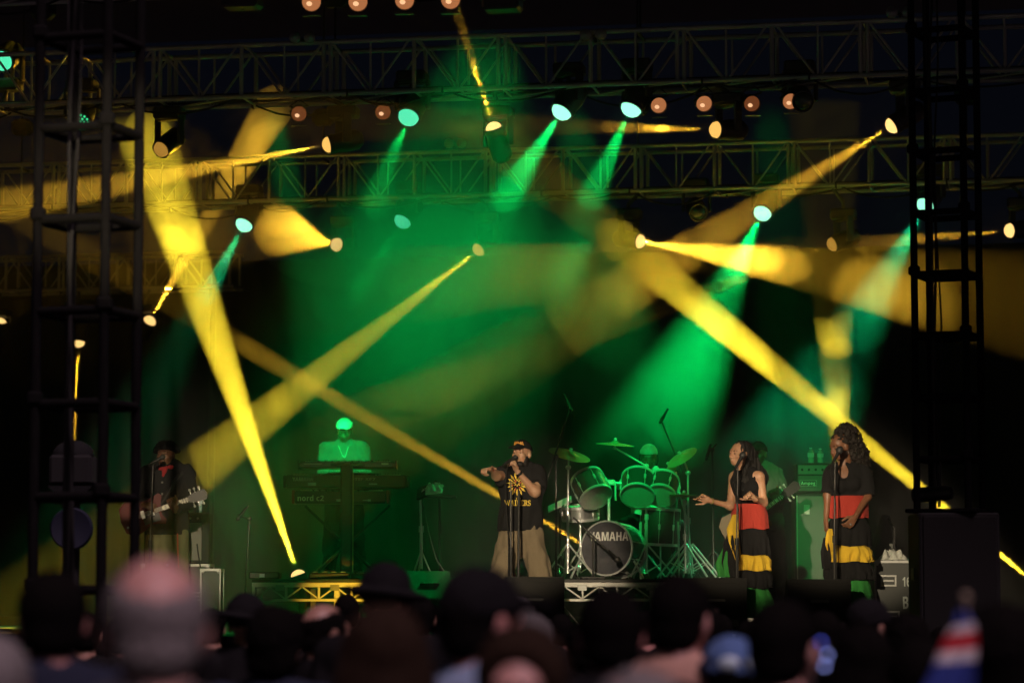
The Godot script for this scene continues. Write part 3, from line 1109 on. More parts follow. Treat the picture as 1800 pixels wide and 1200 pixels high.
func build_towers():
	tower("black ladder tower standing nearest on the left, slightly blurred", 146, 14.5, deg_to_rad(-7), 7.0, 0.0, 0.22, 0.493)
	# the right one stands on stacked cabinets
	var p := ground(1678, 22.0, 0.0)
	cabinet("lower black loudspeaker cabinet under the right tower", p, deg_to_rad(YAW), Vector3(0.61, 1.148, 0.6))
	cabinet("upper black loudspeaker cabinet right under the right tower's legs", p + Vector3(0, 1.15, 0), deg_to_rad(YAW), Vector3(0.61, 1.148, 0.6))
	tower("black ladder tower at right standing on loudspeaker cabinets", 1673, 22.0, deg_to_rad(-14), 5.6, 2.3, 0.41, 0.472)
	var q := W(1640, 868, 22.0)
	var hoist := thing("chain_hoist", "dark barrel-shaped hoist hanging low inside the right tower", "hoist", Vector3(q.x, 2.34, q.z))
	var g := geo()
	g.lathe([Vector2(0, -0.16), Vector2(0.05, -0.155), Vector2(0.06, -0.13), Vector2(0.06, 0.1), Vector2(0.045, 0.15), Vector2(0, 0.16)], along(Vector3(0, q.y - 2.34, 0), Vector3(1, 0.05, 0.2)), 16)
	part(hoist, "barrel", g, mat("fixture_black"))
	g = geo()
	g.tube([Vector3(0.02, 0.0, 0.02), Vector3(0.02, 3.0, 0.02)], 0.012, 6)
	part(hoist, "chain", g, mat("chain_black"))
	# the gear glimpsed through the left tower
	var fx := frame(125, 18.0, 0.0)
	var pl := thing("covered_equipment_rack", "dark equipment rack with a pale domed top, seen through the left tower", "rack", ground(125, 18.0, 0.0), deg_to_rad(YAW))
	var grey := cloth("grey_cover", Color(0.014, 0.0145, 0.015))
	g = geo()
	var o := fx.at(125, 800)
	for i in 7:
		pass
	g.lathe([Vector2(0.0, 0.1), Vector2(0.05, 0.095), Vector2(0.1, 0.07), Vector2(0.135, 0.03), Vector2(0.14, 0.0), Vector2(0.0, 0.0)], Transform3D(Basis(), o), 20)
	part(pl, "dome", g, grey)
	part(pl, "upper_box", boxed(Vector3(0.28, 0.2, 0.3), 0.02), mat("rack_black", Color(0.006, 0.006, 0.006), 0.9), Transform3D(Basis(), fx.at(125, 827) ))
	g = geo()
	g.prism([Vector2(-0.15, 0), Vector2(0.15, 0), Vector2(0.06, -0.09), Vector2(-0.06, -0.09)], 0.28, Transform3D(Basis(), fx.at(125, 855)))
	part(pl, "tapered_panel", g, grey)
	part(pl, "post", rod(0.05), mat("black_paint"), between(Vector3(0, 0.03, 0), fx.at(125, 880)))
	part(pl, "base", boxed(Vector3(0.5, 0.06, 0.5)), mat("black_paint"), Transform3D(Basis(), Vector3(0, 0.031, 0)))
	g = geo()
	g.lathe([Vector2(0.0, -0.04), Vector2(0.13, -0.04), Vector2(0.14, -0.02), Vector2(0.14, 0.03), Vector2(0.13, 0.04), Vector2(0.05, 0.02), Vector2(0.0, 0.02)], along(fx.at(128, 930, 0.1), Vector3(0, 0, 1)), 24)
	part(pl, "blue_disc", g, mat("blue_plastic", Color(0.003, 0.006, 0.022), 0.8))

# ================================================================ instruments and gear
func chrome() -> StandardMaterial3D:
	var m := mat("chrome", Color(0.75, 0.76, 0.77), 0.3, 0.65)
	return m

func stand_legs(t: Node3D, hub: Vector3, reach: float, foot_y: float, metal: Material, turn := 0.4):
	for k in 3:
		var a := turn + TAU * k / 3.0
		var foot := Vector3(hub.x + cos(a) * reach, foot_y + 0.012, hub.z + sin(a) * reach)
		var g := geo()
		g.tube([hub, foot], 0.010, 6)
		g.tube([hub.lerp(foot, 0.55), Vector3(hub.x, foot_y + (hub.y - foot_y) * 0.22, hub.z)], 0.006, 6)
		part(t, "leg", g, metal)
		g = geo()
		g.ball(foot, Vector3.ONE * 0.016, Basis(), 6)
		part(t, "rubber_foot", g, mat("rubber", Color(0.02, 0.02, 0.02), 0.9))

func mic_head(t: Node3D, at: Vector3, dir: Vector3, ball := 0.026):
	var dark := mat("mic_black", Color(0.012, 0.012, 0.012), 0.55)
	var g := geo()
	g.lathe([Vector2(0, -0.16), Vector2(0.011, -0.158), Vector2(0.017, -0.03), Vector2(0.02, -0.02)], along(at, dir), 12)
	part(t, "mic_body", g, dark)
	g = geo()
	g.ball(at, Vector3(ball, ball * 1.15, ball), along(at, dir).basis, 12)
	part(t, "mic_grille", g, mat("mic_grille_metal", Color(0.05, 0.05, 0.05), 0.5, 0.4))

func cable(pts: Array, r := 0.004) -> Geo:               # a hanging lead, rounded through its points
	var c := Curve3D.new()
	for i in pts.size():
		var a: Vector3 = pts[maxi(i - 1, 0)]
		var b: Vector3 = pts[mini(i + 1, pts.size() - 1)]
		c.add_point(pts[i], (a - b) * 0.17, (b - a) * 0.17)
	var out := []
	for i in 25:
		out.append(c.sample_baked(c.get_baked_length() * i / 24.0))
	var g := geo()
	g.tube(out, r, 5)
	return g

# a straight stand with a round base and the microphone on top
func mic_stand(label: String, px: float, d: float, floor_y: float, top_py: float, tip: Vector2, dir: Vector3, with_mic := true, ball := 0.026):
	var f := frame(px, d, floor_y)
	var t := thing("microphone_stand", label, "microphone stand", ground(px, d, floor_y), deg_to_rad(YAW), "microphone stands on the stage")
	var black := mat("stand_black", Color(0.006, 0.006, 0.006), 0.75, 0.0)
	var g := geo()
	g.lathe([Vector2(0, 0.0), Vector2(0.13, 0.0), Vector2(0.13, 0.012), Vector2(0.11, 0.022), Vector2(0.02, 0.03), Vector2(0, 0.03)], Transform3D(), 20)
	part(t, "base", g, black)
	var top := f.at(px, top_py)
	g = geo()
	g.tube([Vector3(0, 0.03, 0), Vector3(top.x * 0.55, top.y * 0.55, 0)], 0.011, 8)
	part(t, "lower_tube", g, black)
	g = geo()
	var tp := f.at(tip.x, tip.y)
	g.tube([Vector3(top.x * 0.55, top.y * 0.55, 0), tp - Vector3(0, 0.03, 0)], 0.0065, 8)
	part(t, "upper_tube", g, mat("stand_grey", Color(0.06, 0.06, 0.06), 0.4, 0.5))
	g = geo()
	g.lathe([Vector2(0, -0.03), Vector2(0.017, -0.03), Vector2(0.017, 0.03), Vector2(0, 0.03)], Transform3D(Basis(), Vector3(top.x * 0.55, top.y * 0.55, 0)), 10)
	part(t, "clutch", g, black)
	if with_mic:
		var b := dir.normalized()
		mic_head(t, tp + b * 0.1, b, ball)
		part(t, "lead", cable([tp - b * 0.06, tp + Vector3(-0.05, -0.09, 0.02), tp + Vector3(0.0, -0.4, 0.02), Vector3(0.02, 0.3, 0.02), Vector3(0.12, 0.012, 0.1)]), mat("cable_black", Color(0.01, 0.01, 0.01), 0.6))
	return t

func boom_stand(label: String, px: float, d: float, floor_y: float, hub: Vector2, tail: Vector2, tip: Vector2, tripod := true):
	var f := frame(px, d, floor_y)
	var t := thing("boom_microphone_stand", label, "microphone stand", ground(px, d, floor_y), deg_to_rad(YAW), "microphone stands on the stage")
	var metal := mat("stand_grey", Color(0.06, 0.06, 0.06), 0.4, 0.5)
	var h := f.at(hub.x, hub.y)
	var g := geo()
	g.tube([Vector3(0, 0.3, 0), h], 0.011, 8)
	part(t, "upright", g, metal)
	g = geo()
	g.tube([f.at(tail.x, tail.y, -0.05), f.at(tip.x, tip.y, 0.05)], 0.0085, 8)
	part(t, "boom", g, metal)
	g = geo()
	g.ball(h, Vector3.ONE * 0.025, Basis(), 8)
	part(t, "swivel", g, metal)
	g = geo()
	g.tube([Vector3(0, 0.12, 0), Vector3(0, 0.32, 0)], 0.014)
	part(t, "hub", g, metal)
	stand_legs(t, Vector3(0, 0.3, 0), 0.27, 0.0, metal)
	var a := f.at(tail.x, tail.y)
	var b := f.at(tip.x, tip.y)
	mic_head(t, b + Vector3(0, -0.04, 0.07), ((b - a).normalized() + Vector3(0, -1.6, 0)).normalized(), 0.018)

func wedge(label: String, px: float, d: float, w: float, top_py: float, lit := false):
	var f := frame(px, d, STAGE)
	var h := f.at(px, top_py).y
	var t := thing("wedge_monitor", label, "monitor speaker", ground(px, d, STAGE), deg_to_rad(YAW), "wedge monitors along the stage front")
	var paint := speckled("wedge_paint", Color(0.012, 0.012, 0.012), Color(0.022, 0.021, 0.02), 0.85, 0.2, 10.0, 0.2)
	var g := geo()                                       # the sloped front faces the performers, the back faces us
	g.prism([Vector2(-0.26, 0.0), Vector2(0.2, 0.0), Vector2(0.24, h * 0.9), Vector2(0.2, h), Vector2(0.08, h), Vector2(-0.26, h * 0.3)], w, Transform3D(Basis(Vector3.UP, -PI / 2), Vector3.ZERO))
	part(t, "box", g, paint)
	g = geo()
	g.quad(Vector3(-w * 0.46, h * 0.33, -0.262), Vector3(w * 0.46, h * 0.33, -0.262), Vector3(w * 0.46, h * 0.97, 0.06), Vector3(-w * 0.46, h * 0.97, 0.06), Vector3(0, 1, -1))
	g.quad(Vector3(-w * 0.46, h * 0.33, -0.27), Vector3(w * 0.46, h * 0.33, -0.27), Vector3(w * 0.46, h * 0.97, 0.05), Vector3(-w * 0.46, h * 0.97, 0.05), Vector3(0, 1, -1))
	part(t, "grille", g, mat("grille_black", Color(0.012, 0.012, 0.012), 0.6, 0.4))
	part(t, "handle", boxed(Vector3(0.16, 0.03, 0.012)), mat("fixture_black"), Transform3D(Basis(), Vector3(0, h * 0.6, 0.236)))
	part(t, "socket_plate", boxed(Vector3(0.12, 0.06, 0.008), 0.002), mat("socket_grey", Color(0.04, 0.04, 0.04), 0.5), Transform3D(Basis(), Vector3(w * 0.25, h * 0.2, 0.214)))

# aluminium staging: boards on a lattice edge, on legs
func riser(label: String, px0: float, px1: float, d: float, depth: float):
	var x0 := W(px0, 1050, d).x
	var x1 := W(px1, 1050, d).x
	var t := thing("stage_riser", label, "riser", Vector3((x0 + x1) * 0.5, STAGE, -d - depth * 0.5), 0, "low platforms on the stage")
	var w := x1 - x0
	var hgt := RISER - STAGE
	var alu := speckled("riser_aluminium", Color(0.5, 0.5, 0.47), Color(0.68, 0.67, 0.63), 0.45, 0.08, 5.0)
	part(t, "deck", boxed(Vector3(w, 0.03, depth), 0.004), mat("deck_black", Color(0.02, 0.02, 0.02), 0.6), Transform3D(Basis(), Vector3(0, hgt - 0.016, 0)))
	var g := geo()
	var z := depth * 0.5
	for zz in [z - 0.02, -z + 0.02]:
		for x in [0.0]:
			part(t, "top_rail", boxed(Vector3(w, 0.045, 0.04), 0.004), alu, Transform3D(Basis(), Vector3(0, hgt - 0.056, zz)))
			part(t, "bottom_rail", boxed(Vector3(w, 0.026, 0.04), 0.004), alu, Transform3D(Basis(), Vector3(0, hgt - 0.205, zz)))
	var n := int(round(w / 0.17)) * 2 / 2
	for k in n:
		var xa := -w * 0.5 + w * (k + 0.04) / n
		var xb := -w * 0.5 + w * (k + 0.96) / n
		var up := k % 2 == 0
		part(t, "lattice_bar", rod(0.009, 6), alu, between(Vector3(xa, hgt - (0.19 if up else 0.08), z - 0.02), Vector3(xb, hgt - (0.08 if up else 0.19), z - 0.02)))
	for k in n / 2 + 1:
		var x := -w * 0.5 + 0.012 + (w - 0.024) * k / (n / 2)
		part(t, "upright", boxed(Vector3(0.018, 0.12, 0.03), 0.002), alu, Transform3D(Basis(), Vector3(x, hgt - 0.135, z - 0.02)))
	for sx in [-1.0, 0.0, 1.0]:
		for sz in [-1.0, 1.0]:
			part(t, "leg", boxed(Vector3(0.05, hgt - 0.09, 0.05), 0.004), alu, Transform3D(Basis(), Vector3(sx * (w * 0.5 - 0.06), (hgt - 0.09) * 0.5, sz * (z - 0.09))))
	for k in 3:
		part(t, "end_plate", boxed(Vector3(0.09, 0.055, 0.006), 0.002), mat("plate_grey", Color(0.3, 0.31, 0.3), 0.4, 0.4), Transform3D(Basis(), Vector3(w * (-0.33 + 0.33 * k), hgt - 0.085, z + 0.004)))

func flight_case(called: String, label: String, px: float, d: float, size: Vector3, floor_y := STAGE) -> Node3D:
	var t := thing(called, label, "road case", ground(px, d, floor_y), deg_to_rad(YAW))
	var ply := speckled("case_laminate", Color(0.016, 0.02, 0.019), Color(0.03, 0.035, 0.034), 0.5, 0.1, 6.0)
	var alu := mat("case_edge", Color(0.38, 0.39, 0.38), 0.45, 0.4)
	part(t, "box", boxed(size - Vector3(0.01, 0.0, 0.01), 0.004), ply, Transform3D(Basis(), Vector3(0, size.y * 0.5, 0)))
	for y in [0.012, size.y - 0.01]:
		for s in [-1.0, 1.0]:
			part(t, "edge", boxed(Vector3(size.x + 0.008, 0.028, 0.02), 0.004), alu, Transform3D(Basis(), Vector3(0, y, s * (size.z * 0.5 - 0.006))))
			part(t, "edge", boxed(Vector3(0.02, 0.027, size.z - 0.03), 0.004), alu, Transform3D(Basis(), Vector3(s * (size.x * 0.5 - 0.006), y, 0)))
	for sx in [-1.0, 1.0]:
		for sz in [-1.0, 1.0]:
			part(t, "edge", boxed(Vector3(0.018, size.y - 0.06, 0.018), 0.004), alu, Transform3D(Basis(), Vector3(sx * (size.x * 0.5 - 0.006), size.y * 0.5, sz * (size.z * 0.5 - 0.006))))
			part(t, "corner", boxed(Vector3(0.05, 0.05, 0.05), 0.016), alu, Transform3D(Basis(), Vector3(sx * (size.x * 0.5 - 0.019), size.y - 0.021, sz * (size.z * 0.5 - 0.019))))
	return t

func recessed_handle(t: Node3D, at: Vector3, s := 1.0):
	var alu := mat("case_edge")
	var g := geo()
	for e in [[Vector3(0, 0.045, 0), Vector3(0.15, 0.018, 0.01)], [Vector3(0, -0.045, 0), Vector3(0.15, 0.018, 0.01)], [Vector3(-0.066, 0, 0), Vector3(0.018, 0.072, 0.01)], [Vector3(0.066, 0, 0), Vector3(0.018, 0.072, 0.01)]]:
		g.box(e[0] * s, e[1] * s, Basis(), 0.003)
	var h := part(t, "handle_plate", g, alu, Transform3D(Basis(), at))
	g = geo()
	g.box(Vector3(0, 0.0, 0.006) * s, Vector3(0.1, 0.02, 0.012) * s, Basis(), 0.004)
	part(h, "grip", g, alu)

func bottle(label: String, at: Vector3, tint: Color, h := 0.22, standing_group := "water bottles on the stage"):
	var t := thing("water_bottle", label, "bottle", at, 0, standing_group)
	var glass: StandardMaterial3D = mat("bottle_" + str(tint), tint, 0.12)
	glass.transparency = BaseMaterial3D.TRANSPARENCY_ALPHA
	glass.albedo_color.a = 0.45
	var g := geo()
	var r := 0.032
	g.lathe([Vector2(0, 0), Vector2(r * 0.9, 0), Vector2(r, 0.01), Vector2(r, h * 0.3), Vector2(r * 0.9, h * 0.36), Vector2(r, h * 0.42), Vector2(r, h * 0.66), Vector2(r * 0.7, h * 0.8), Vector2(r * 0.4, h * 0.87), Vector2(r * 0.4, h * 0.93)], Transform3D(), 14)
	part(t, "shell", g, glass)
	g = geo()
	g.lathe([Vector2(0, 0.004), Vector2(r * 0.85, 0.004), Vector2(r * 0.92, 0.012), Vector2(r * 0.92, h * 0.6), Vector2(0, h * 0.6)], Transform3D(), 14)
	part(t, "water", g, mat("water_body", Color(0.55, 0.75, 0.7), 0.1))
	g = geo()
	g.lathe([Vector2(r * 1.03, h * 0.4), Vector2(r * 1.04, h * 0.41), Vector2(r * 1.04, h * 0.64), Vector2(r * 1.03, h * 0.65)], Transform3D(), 14)
	part(t, "label_band", g, mat("label_pale", Color(0.6, 0.7, 0.75), 0.6))
	g = geo()
	g.lathe([Vector2(r * 0.46, h * 0.92), Vector2(r * 0.46, h), Vector2(0, h)], Transform3D(), 12)
	part(t, "cap", g, mat("cap_white", Color(0.7, 0.75, 0.75), 0.5))

func rumpled(size: Vector3, amp: float, seed_: float, n := 14) -> Geo:      # a crumpled cloth heap on a flat top
	var g := geo()
	var rows := []
	for i in n + 1:
		var line := []
		for j in n + 1:
			var u := float(i) / n * 2.0 - 1.0
			var v := float(j) / n * 2.0 - 1.0
			var edge := clampf((1.0 - maxf(absf(u), absf(v))) * 3.0, 0.0, 1.0)
			var h := (0.45 + 0.55 * fold_noise.get_noise_2d(u * 1.2 + seed_, v * 1.2) + amp * fold_noise.get_noise_2d(u * 3.0 + seed_, v * 3.0)) * edge
			line.append(Vector3(u * size.x * 0.5 * (1.0 + 0.15 * fold_noise.get_noise_2d(v * 3.0, seed_)), maxf(h, 0.0) * size.y + 0.003, v * size.z * 0.5))
		rows.append(line)
	g.sheet(rows)
	return g

func build_backline():
	var black := mat("black_paint")
	wedge("black monitor wedge in front of the lead singer", 939, 24.2, 0.51, 1014)
	wedge("black monitor wedge below the straight-haired singer, left of two", 1256, 24.3, 0.52, 1016)
	wedge("black monitor wedge between the two backing singers' skirts", 1436, 24.2, 0.53, 1018)
	riser("aluminium-edged low platform under the keyboards", 442, 736, 27.0, 2.2)
	riser("aluminium-edged low platform under the drum kit", 962, 1330, 27.5, 3.0)
	# guitar amplifier on its case
	var f := frame(312, 27.6, STAGE)
	var ch := f.at(312, 992).y
	flight_case("flight_case", "low black road case with metal edges under the guitar amplifier", 312, 27.6, Vector3(0.68, ch, 0.45))
	recessed_handle(get_child(get_child_count() - 1), Vector3(0.2, ch * 0.5, 0.232), 0.8)
	var amp := thing("guitar_amplifier", "black guitar amplifier with pale grey cloth front behind the guitarist", "amplifier", ground(312, 27.6, STAGE) + Vector3(0, ch, 0), deg_to_rad(YAW))
	var ah := f.at(312, 902).y - ch
	part(amp, "cabinet", boxed(Vector3(0.66, ah, 0.3), 0.015), speckled("tolex", Color(0.012, 0.012, 0.012), Color(0.025, 0.025, 0.025), 0.7, 0.3, 12.0, 0.2), Transform3D(Basis(), Vector3(0, ah * 0.5, 0)))
	part(amp, "grille_cloth", boxed(Vector3(0.56, ah - 0.14, 0.01), 0.002), speckled("grille_grey", Color(0.16, 0.165, 0.15), Color(0.26, 0.26, 0.24), 0.9, 0.25, 16.0), Transform3D(Basis(), Vector3(-0.03, ah * 0.5 - 0.03, 0.152)))
	part(amp, "control_panel", boxed(Vector3(0.56, 0.055, 0.01), 0.002), mat("panel_dark", Color(0.03, 0.025, 0.025), 0.3, 0.3), Transform3D(Basis(), Vector3(-0.03, ah - 0.055, 0.153)))
	for k in 7:
		var g := geo()
		g.lathe([Vector2(0, 0.016), Vector2(0.009, 0.016), Vector2(0.011, 0)], along(Vector3(-0.24 + 0.075 * k, ah - 0.055, 0.158), Vector3(0, 0, 1)), 10)
		part(amp, "knob", g, mat("cap_white"))
	part(amp, "top_handle", boxed(Vector3(0.22, 0.02, 0.03), 0.008), mat("rubber"), Transform3D(Basis(), Vector3(-0.1, ah + 0.012, 0)))
	var bp := ground(312, 27.6, STAGE) + Basis(Vector3.UP, deg_to_rad(YAW)) * Vector3(f.at(349, 900).x, 0, 0.05)
	bottle("clear water bottle with green cap on the guitar amplifier", Vector3(bp.x, STAGE + ch + ah + 0.004, bp.z), Color(0.4, 0.7, 0.6), 0.22)
	flight_case("small_case", "small black case with one bright metal edge beside the amplifier stack", 372, 26.8, Vector3(0.2, frame(372, 26.8, STAGE).at(372, 1000).y, 0.3))
	# pedal board lead and amp lead
	part(self, "amplifier_lead", cable([ground(345, 27.3, STAGE + ch + 0.2), ground(352, 27.2, STAGE + 0.6), ground(370, 27.0, STAGE + 0.3), ground(385, 26.6, STAGE + 0.012)], 0.007), mat("cable_black", Color(0.01, 0.01, 0.01), 0.6))
	tag(get_child(get_child_count() - 1), "black lead hanging from the guitar amplifier to the floor", "cable")
	boom_stand("slim boom microphone stand left of the keyboard platform", 430, 26.2, STAGE, Vector2(437, 912), Vector2(437, 914), Vector2(418, 905))
	# bass amplifier
	f = frame(1450, 29.6, STAGE)
	var cab_h := f.at(1450, 868).y
	var w8 := 0.66
	var cab := thing("bass_cabinet", "tall green-lit bass speaker cabinet behind the backing singers", "speaker", ground(1452, 29.6, STAGE), deg_to_rad(YAW))
	part(cab, "box", boxed(Vector3(w8, cab_h, 0.4), 0.015), mat("tolex"), Transform3D(Basis(), Vector3(0, cab_h * 0.5, 0)))
	part(cab, "grille", boxed(Vector3(w8 - 0.05, cab_h - 0.06, 0.012), 0.003), speckled("bass_grille", Color(0.10, 0.105, 0.10), Color(0.15, 0.155, 0.15), 0.9, 0.25, 16.0), Transform3D(Basis(), Vector3(0, cab_h * 0.5, 0.205)))
	part(cab, "trim", boxed(Vector3(0.012, cab_h - 0.05, 0.016), 0.003), mat("case_edge"), Transform3D(Basis(), Vector3(-w8 * 0.5 + 0.02, cab_h * 0.5, 0.206)))
	part(cab, "badge", boxed(Vector3(0.06, 0.1, 0.01), 0.003), mat("plate_grey", Color(0.3, 0.31, 0.3), 0.4, 0.4), Transform3D(Basis(), Vector3(-w8 * 0.5 + 0.12, cab_h - 0.17, 0.215)))
	var hh := f.at(1450, 815).y - cab_h
	var head := thing("bass_amplifier", "bass amplifier head with a name plate on top of the tall cabinet", "amplifier", ground(1452, 29.6, STAGE) + Vector3(0, cab_h, 0), deg_to_rad(YAW))
	part(head, "box", boxed(Vector3(0.62, hh, 0.34), 0.012), mat("tolex"), Transform3D(Basis(), Vector3(0, hh * 0.5, 0)))
	part(head, "control_panel", boxed(Vector3(0.58, hh * 0.3, 0.008), 0.002), mat("panel_silver", Color(0.2, 0.2, 0.2), 0.4, 0.4), Transform3D(Basis(), Vector3(0, hh * 0.78, 0.174)))
	part(head, "grille", boxed(Vector3(0.58, hh * 0.5, 0.01), 0.002), mat("bass_grille"), Transform3D(Basis(), Vector3(0, hh * 0.33, 0.173)))
	for k in 6:
		var g := geo()
		g.lathe([Vector2(0, 0.018), Vector2(0.011, 0.018), Vector2(0.013, 0)], along(Vector3(-0.25 + 0.07 * k, hh * 0.78, 0.178), Vector3(0, 0, 1)), 10)
		part(head, "knob", g, mat("rubber"))
	part(head, "name_plate", boxed(Vector3(0.17, 0.055, 0.008), 0.002), mat("plate_dark", Color(0.02, 0.02, 0.02), 0.4), Transform3D(Basis(), Vector3(-0.19, hh * 0.33, 0.183)))
	part(head, "plate_frame", plate_frame(0.17, 0.055), mat("case_edge"), Transform3D(Basis(), Vector3(-0.19, hh * 0.33, 0.188)))
	part(head, "lettering", lettering("Ampeg", 0.045, 0.003), mat("letter_white", Color(0.75, 0.75, 0.72), 0.6), Transform3D(Basis(), Vector3(-0.19, hh * 0.33, 0.19)))
	var tp := ground(1428, 29.5, STAGE + cab_h + hh)
	bottle("small clear bottle on the bass amplifier", tp + Vector3(0, 0.004, 0), Color(0.5, 0.75, 0.7), 0.16)
	bottle("second small clear bottle on the bass amplifier, beside the other", tp + Vector3(0.1, 0.004, 0.02), Color(0.5, 0.75, 0.72), 0.15)
	# road case with stencilled number at right
	f = frame(1590, 25.9, STAGE)
	var rh := f.at(1590, 986).y
	var rc := flight_case("road_case", "dark road case stencilled 163 beside the right tower", 1592, 25.9, Vector3(0.62, rh, 0.6))
	recessed_handle(rc, f.at(1555, 1021) * Vector3(1, 1, 0) + Vector3(-0.01, 0, 0.306), 0.95)
	recessed_handle(rc, f.at(1560, 1083) * Vector3(1, 1, 0) + Vector3(-0.01, 0.0, 0.306), 0.95)
	part(rc, "number", lettering("163", 0.115, 0.002), mat("stencil_pale", Color(0.4, 0.45, 0.43), 0.8), Transform3D(Basis().scaled(Vector3(0.6, 1, 1)), f.at(1588, 1023) * Vector3(1, 1, 0) + Vector3(0, 0, 0.298)))
	part(rc, "letters", lettering("BA", 0.15, 0.002), mat("stencil_pale"), Transform3D(Basis.from_euler(Vector3(0, 0, 0.03)).scaled(Vector3(0.62, 1, 1)), f.at(1588, 1059) * Vector3(1, 1, 0) + Vector3(0, 0, 0.298)))
	var heap := part(self, "crumpled_towel", rumpled(Vector3(0.24, 0.1, 0.3), 0.12, 3.0), cloth("pale_towel", Color(0.5, 0.52, 0.48)), Transform3D(Basis(Vector3.UP, 0.2), ground(1570, 25.8, STAGE + rh + 0.004)))
	tag(heap, "pale towel crumpled on top of the stencilled road case", "towel")
	# a folded guitar bag leaning behind the case
	var bag := thing("soft_bag", "upright soft green-lit bag standing behind the stencilled road case", "bag", ground(1556, 26.6, STAGE), deg_to_rad(YAW))
	f = frame(1556, 26.6, STAGE)
	part(bag, "body", field([cone(f.at(1552, 1060), f.at(1553, 940), 0.12, 0.06, Vector3(0, 0, 1), 0.6), cone(f.at(1566, 1060), f.at(1560, 915), 0.1, 0.05, Vector3(0, 0, 1), 0.6), cone(f.at(1548, 960), f.at(1562, 912), 0.06, 0.035)], 0.025, 0.05, 0.02, Vector3(9, 3, 9)), cloth("bag_cloth", Color(0.12, 0.13, 0.12)))
	part(bag, "strap", cable([f.at(1570, 980, 0.08), f.at(1572, 930, 0.1), f.at(1562, 912, 0.05)], 0.012), mat("strap_dark", Color(0.02, 0.02, 0.02), 0.8))
	# pad stand with a towel
	f = frame(740, 26.4, STAGE)
	var ps := thing("pad_stand", "chrome stand carrying a tilted drum pad, right of the keyboards", "instrument stand", ground(740, 26.4, STAGE), deg_to_rad(YAW))
	var g3 := geo()
	g3.tube([f.at(740, 1000), f.at(740, 930)], 0.017, 10)
	part(ps, "lower_tube", g3, chrome())
	g3 = geo()
	g3.tube([f.at(740, 935), f.at(738, 878), f.at(738, 870), f.at(745, 860)], 0.011, 8)
	part(ps, "upper_tube", g3, chrome())
	g3 = geo()
	g3.lathe([Vector2(0, -0.03), Vector2(0.024, -0.03), Vector2(0.024, 0.03), Vector2(0, 0.03)], Transform3D(Basis(), f.at(740, 930)), 10)
	part(ps, "clamp", g3, chrome())
	stand_legs(ps, f.at(740, 968), 0.34, 0.0, chrome(), 0.25)
	part(ps, "pad", boxed(Vector3(0.22, 0.035, 0.2), 0.01), mat("rubber", Color(0.02, 0.02, 0.02), 0.9), Transform3D(Basis.from_euler(Vector3(0.5, 0, 0.5)), f.at(750, 862)))
	part(ps, "lead", cable([f.at(741, 868, 0.03), f.at(750, 920, 0.05), f.at(768, 985, 0.08), f.at(785, 1010, 0.1), f.at(786, 1100, 0.1)], 0.006), mat("cable_grey", Color(0.12, 0.12, 0.12), 0.6))
	var towel := part(self, "folded_towel", rumpled(Vector3(0.17, 0.07, 0.16), 0.3, 8.0), cloth("white_towel", Color(0.6, 0.62, 0.6)), Transform3D(Basis.from_euler(Vector3(0.5, deg_to_rad(YAW), 0.15)), W(763, 862, 26.3)))
	tag(towel, "pale folded towel lying on the tilted drum pad", "towel")
	# a side table behind and a floor wedge
	f = frame(775, 28.0, STAGE)
	var tb := thing("side_table", "small dark flat table right of the keyboards, behind the chrome stand", "table", ground(775, 28.0, STAGE), deg_to_rad(YAW))
	part(tb, "top", boxed(Vector3(0.34, 0.03, 0.3), 0.005), mat("table_grey", Color(0.06, 0.065, 0.06), 0.5), Transform3D(Basis(), f.at(772, 873)))
	part(tb, "post", rod(0.015), mat("stand_black"), between(Vector3(0, 0.02, 0), f.at(772, 876)))
	part(tb, "base", boxed(Vector3(0.3, 0.02, 0.3), 0.004), mat("stand_black"), Transform3D(Basis(), Vector3(0, 0.012, 0)))
	f = frame(770, 25.4, STAGE)
	var fw := thing("floor_monitor", "low dark monitor box tilted back on the floor below the chrome stand", "monitor speaker", ground(752, 25.4, STAGE), deg_to_rad(YAW + 10))
	var g4 := geo()
	g4.prism([Vector2(-0.24, 0.0), Vector2(0.24, 0.0), Vector2(0.2, 0.3), Vector2(0.02, 0.55), Vector2(-0.05, 0.52)], 0.4, Transform3D(Basis(Vector3.UP, -PI / 2), Vector3.ZERO))
	part(fw, "box", g4, mat("wedge_paint"))
	part(fw, "handle", boxed(Vector3(0.18, 0.03, 0.01)), mat("fixture_black"), Transform3D(Basis.from_euler(Vector3(0.62, 0, 0)), Vector3(0, 0.43, 0.115)))
	# cups, towel and bottle on the floor by the singer
	var fb := frame(925, 26.4, STAGE)
	var crate := thing("drinks_crate", "pale low box holding towels behind the singer's legs", "box", ground(925, 26.4, STAGE), deg_to_rad(YAW))
	part(crate, "box", boxed(Vector3(0.2, fb.at(925, 992).y, 0.2), 0.01), mat("pale_plastic", Color(0.55, 0.6, 0.5), 0.6), Transform3D(Basis(), Vector3(0, fb.at(925, 992).y * 0.5, 0)))
	part(crate, "lid", boxed(Vector3(0.21, 0.02, 0.21), 0.006), mat("pale_plastic"), Transform3D(Basis(), Vector3(0, fb.at(925, 992).y + 0.011, 0)))
	bottle("large clear water bottle standing behind the singer's legs", ground(926, 26.2, STAGE + 0.0) + Vector3(0, fb.at(925, 1006).y - 0.03, 0.16), Color(0.45, 0.75, 0.65), 0.2)
	var bx := thing("bottle_box", "small low box under the water bottle behind the singer", "box", ground(926, 26.2, STAGE) + Vector3(0, 0, 0.16), deg_to_rad(YAW))
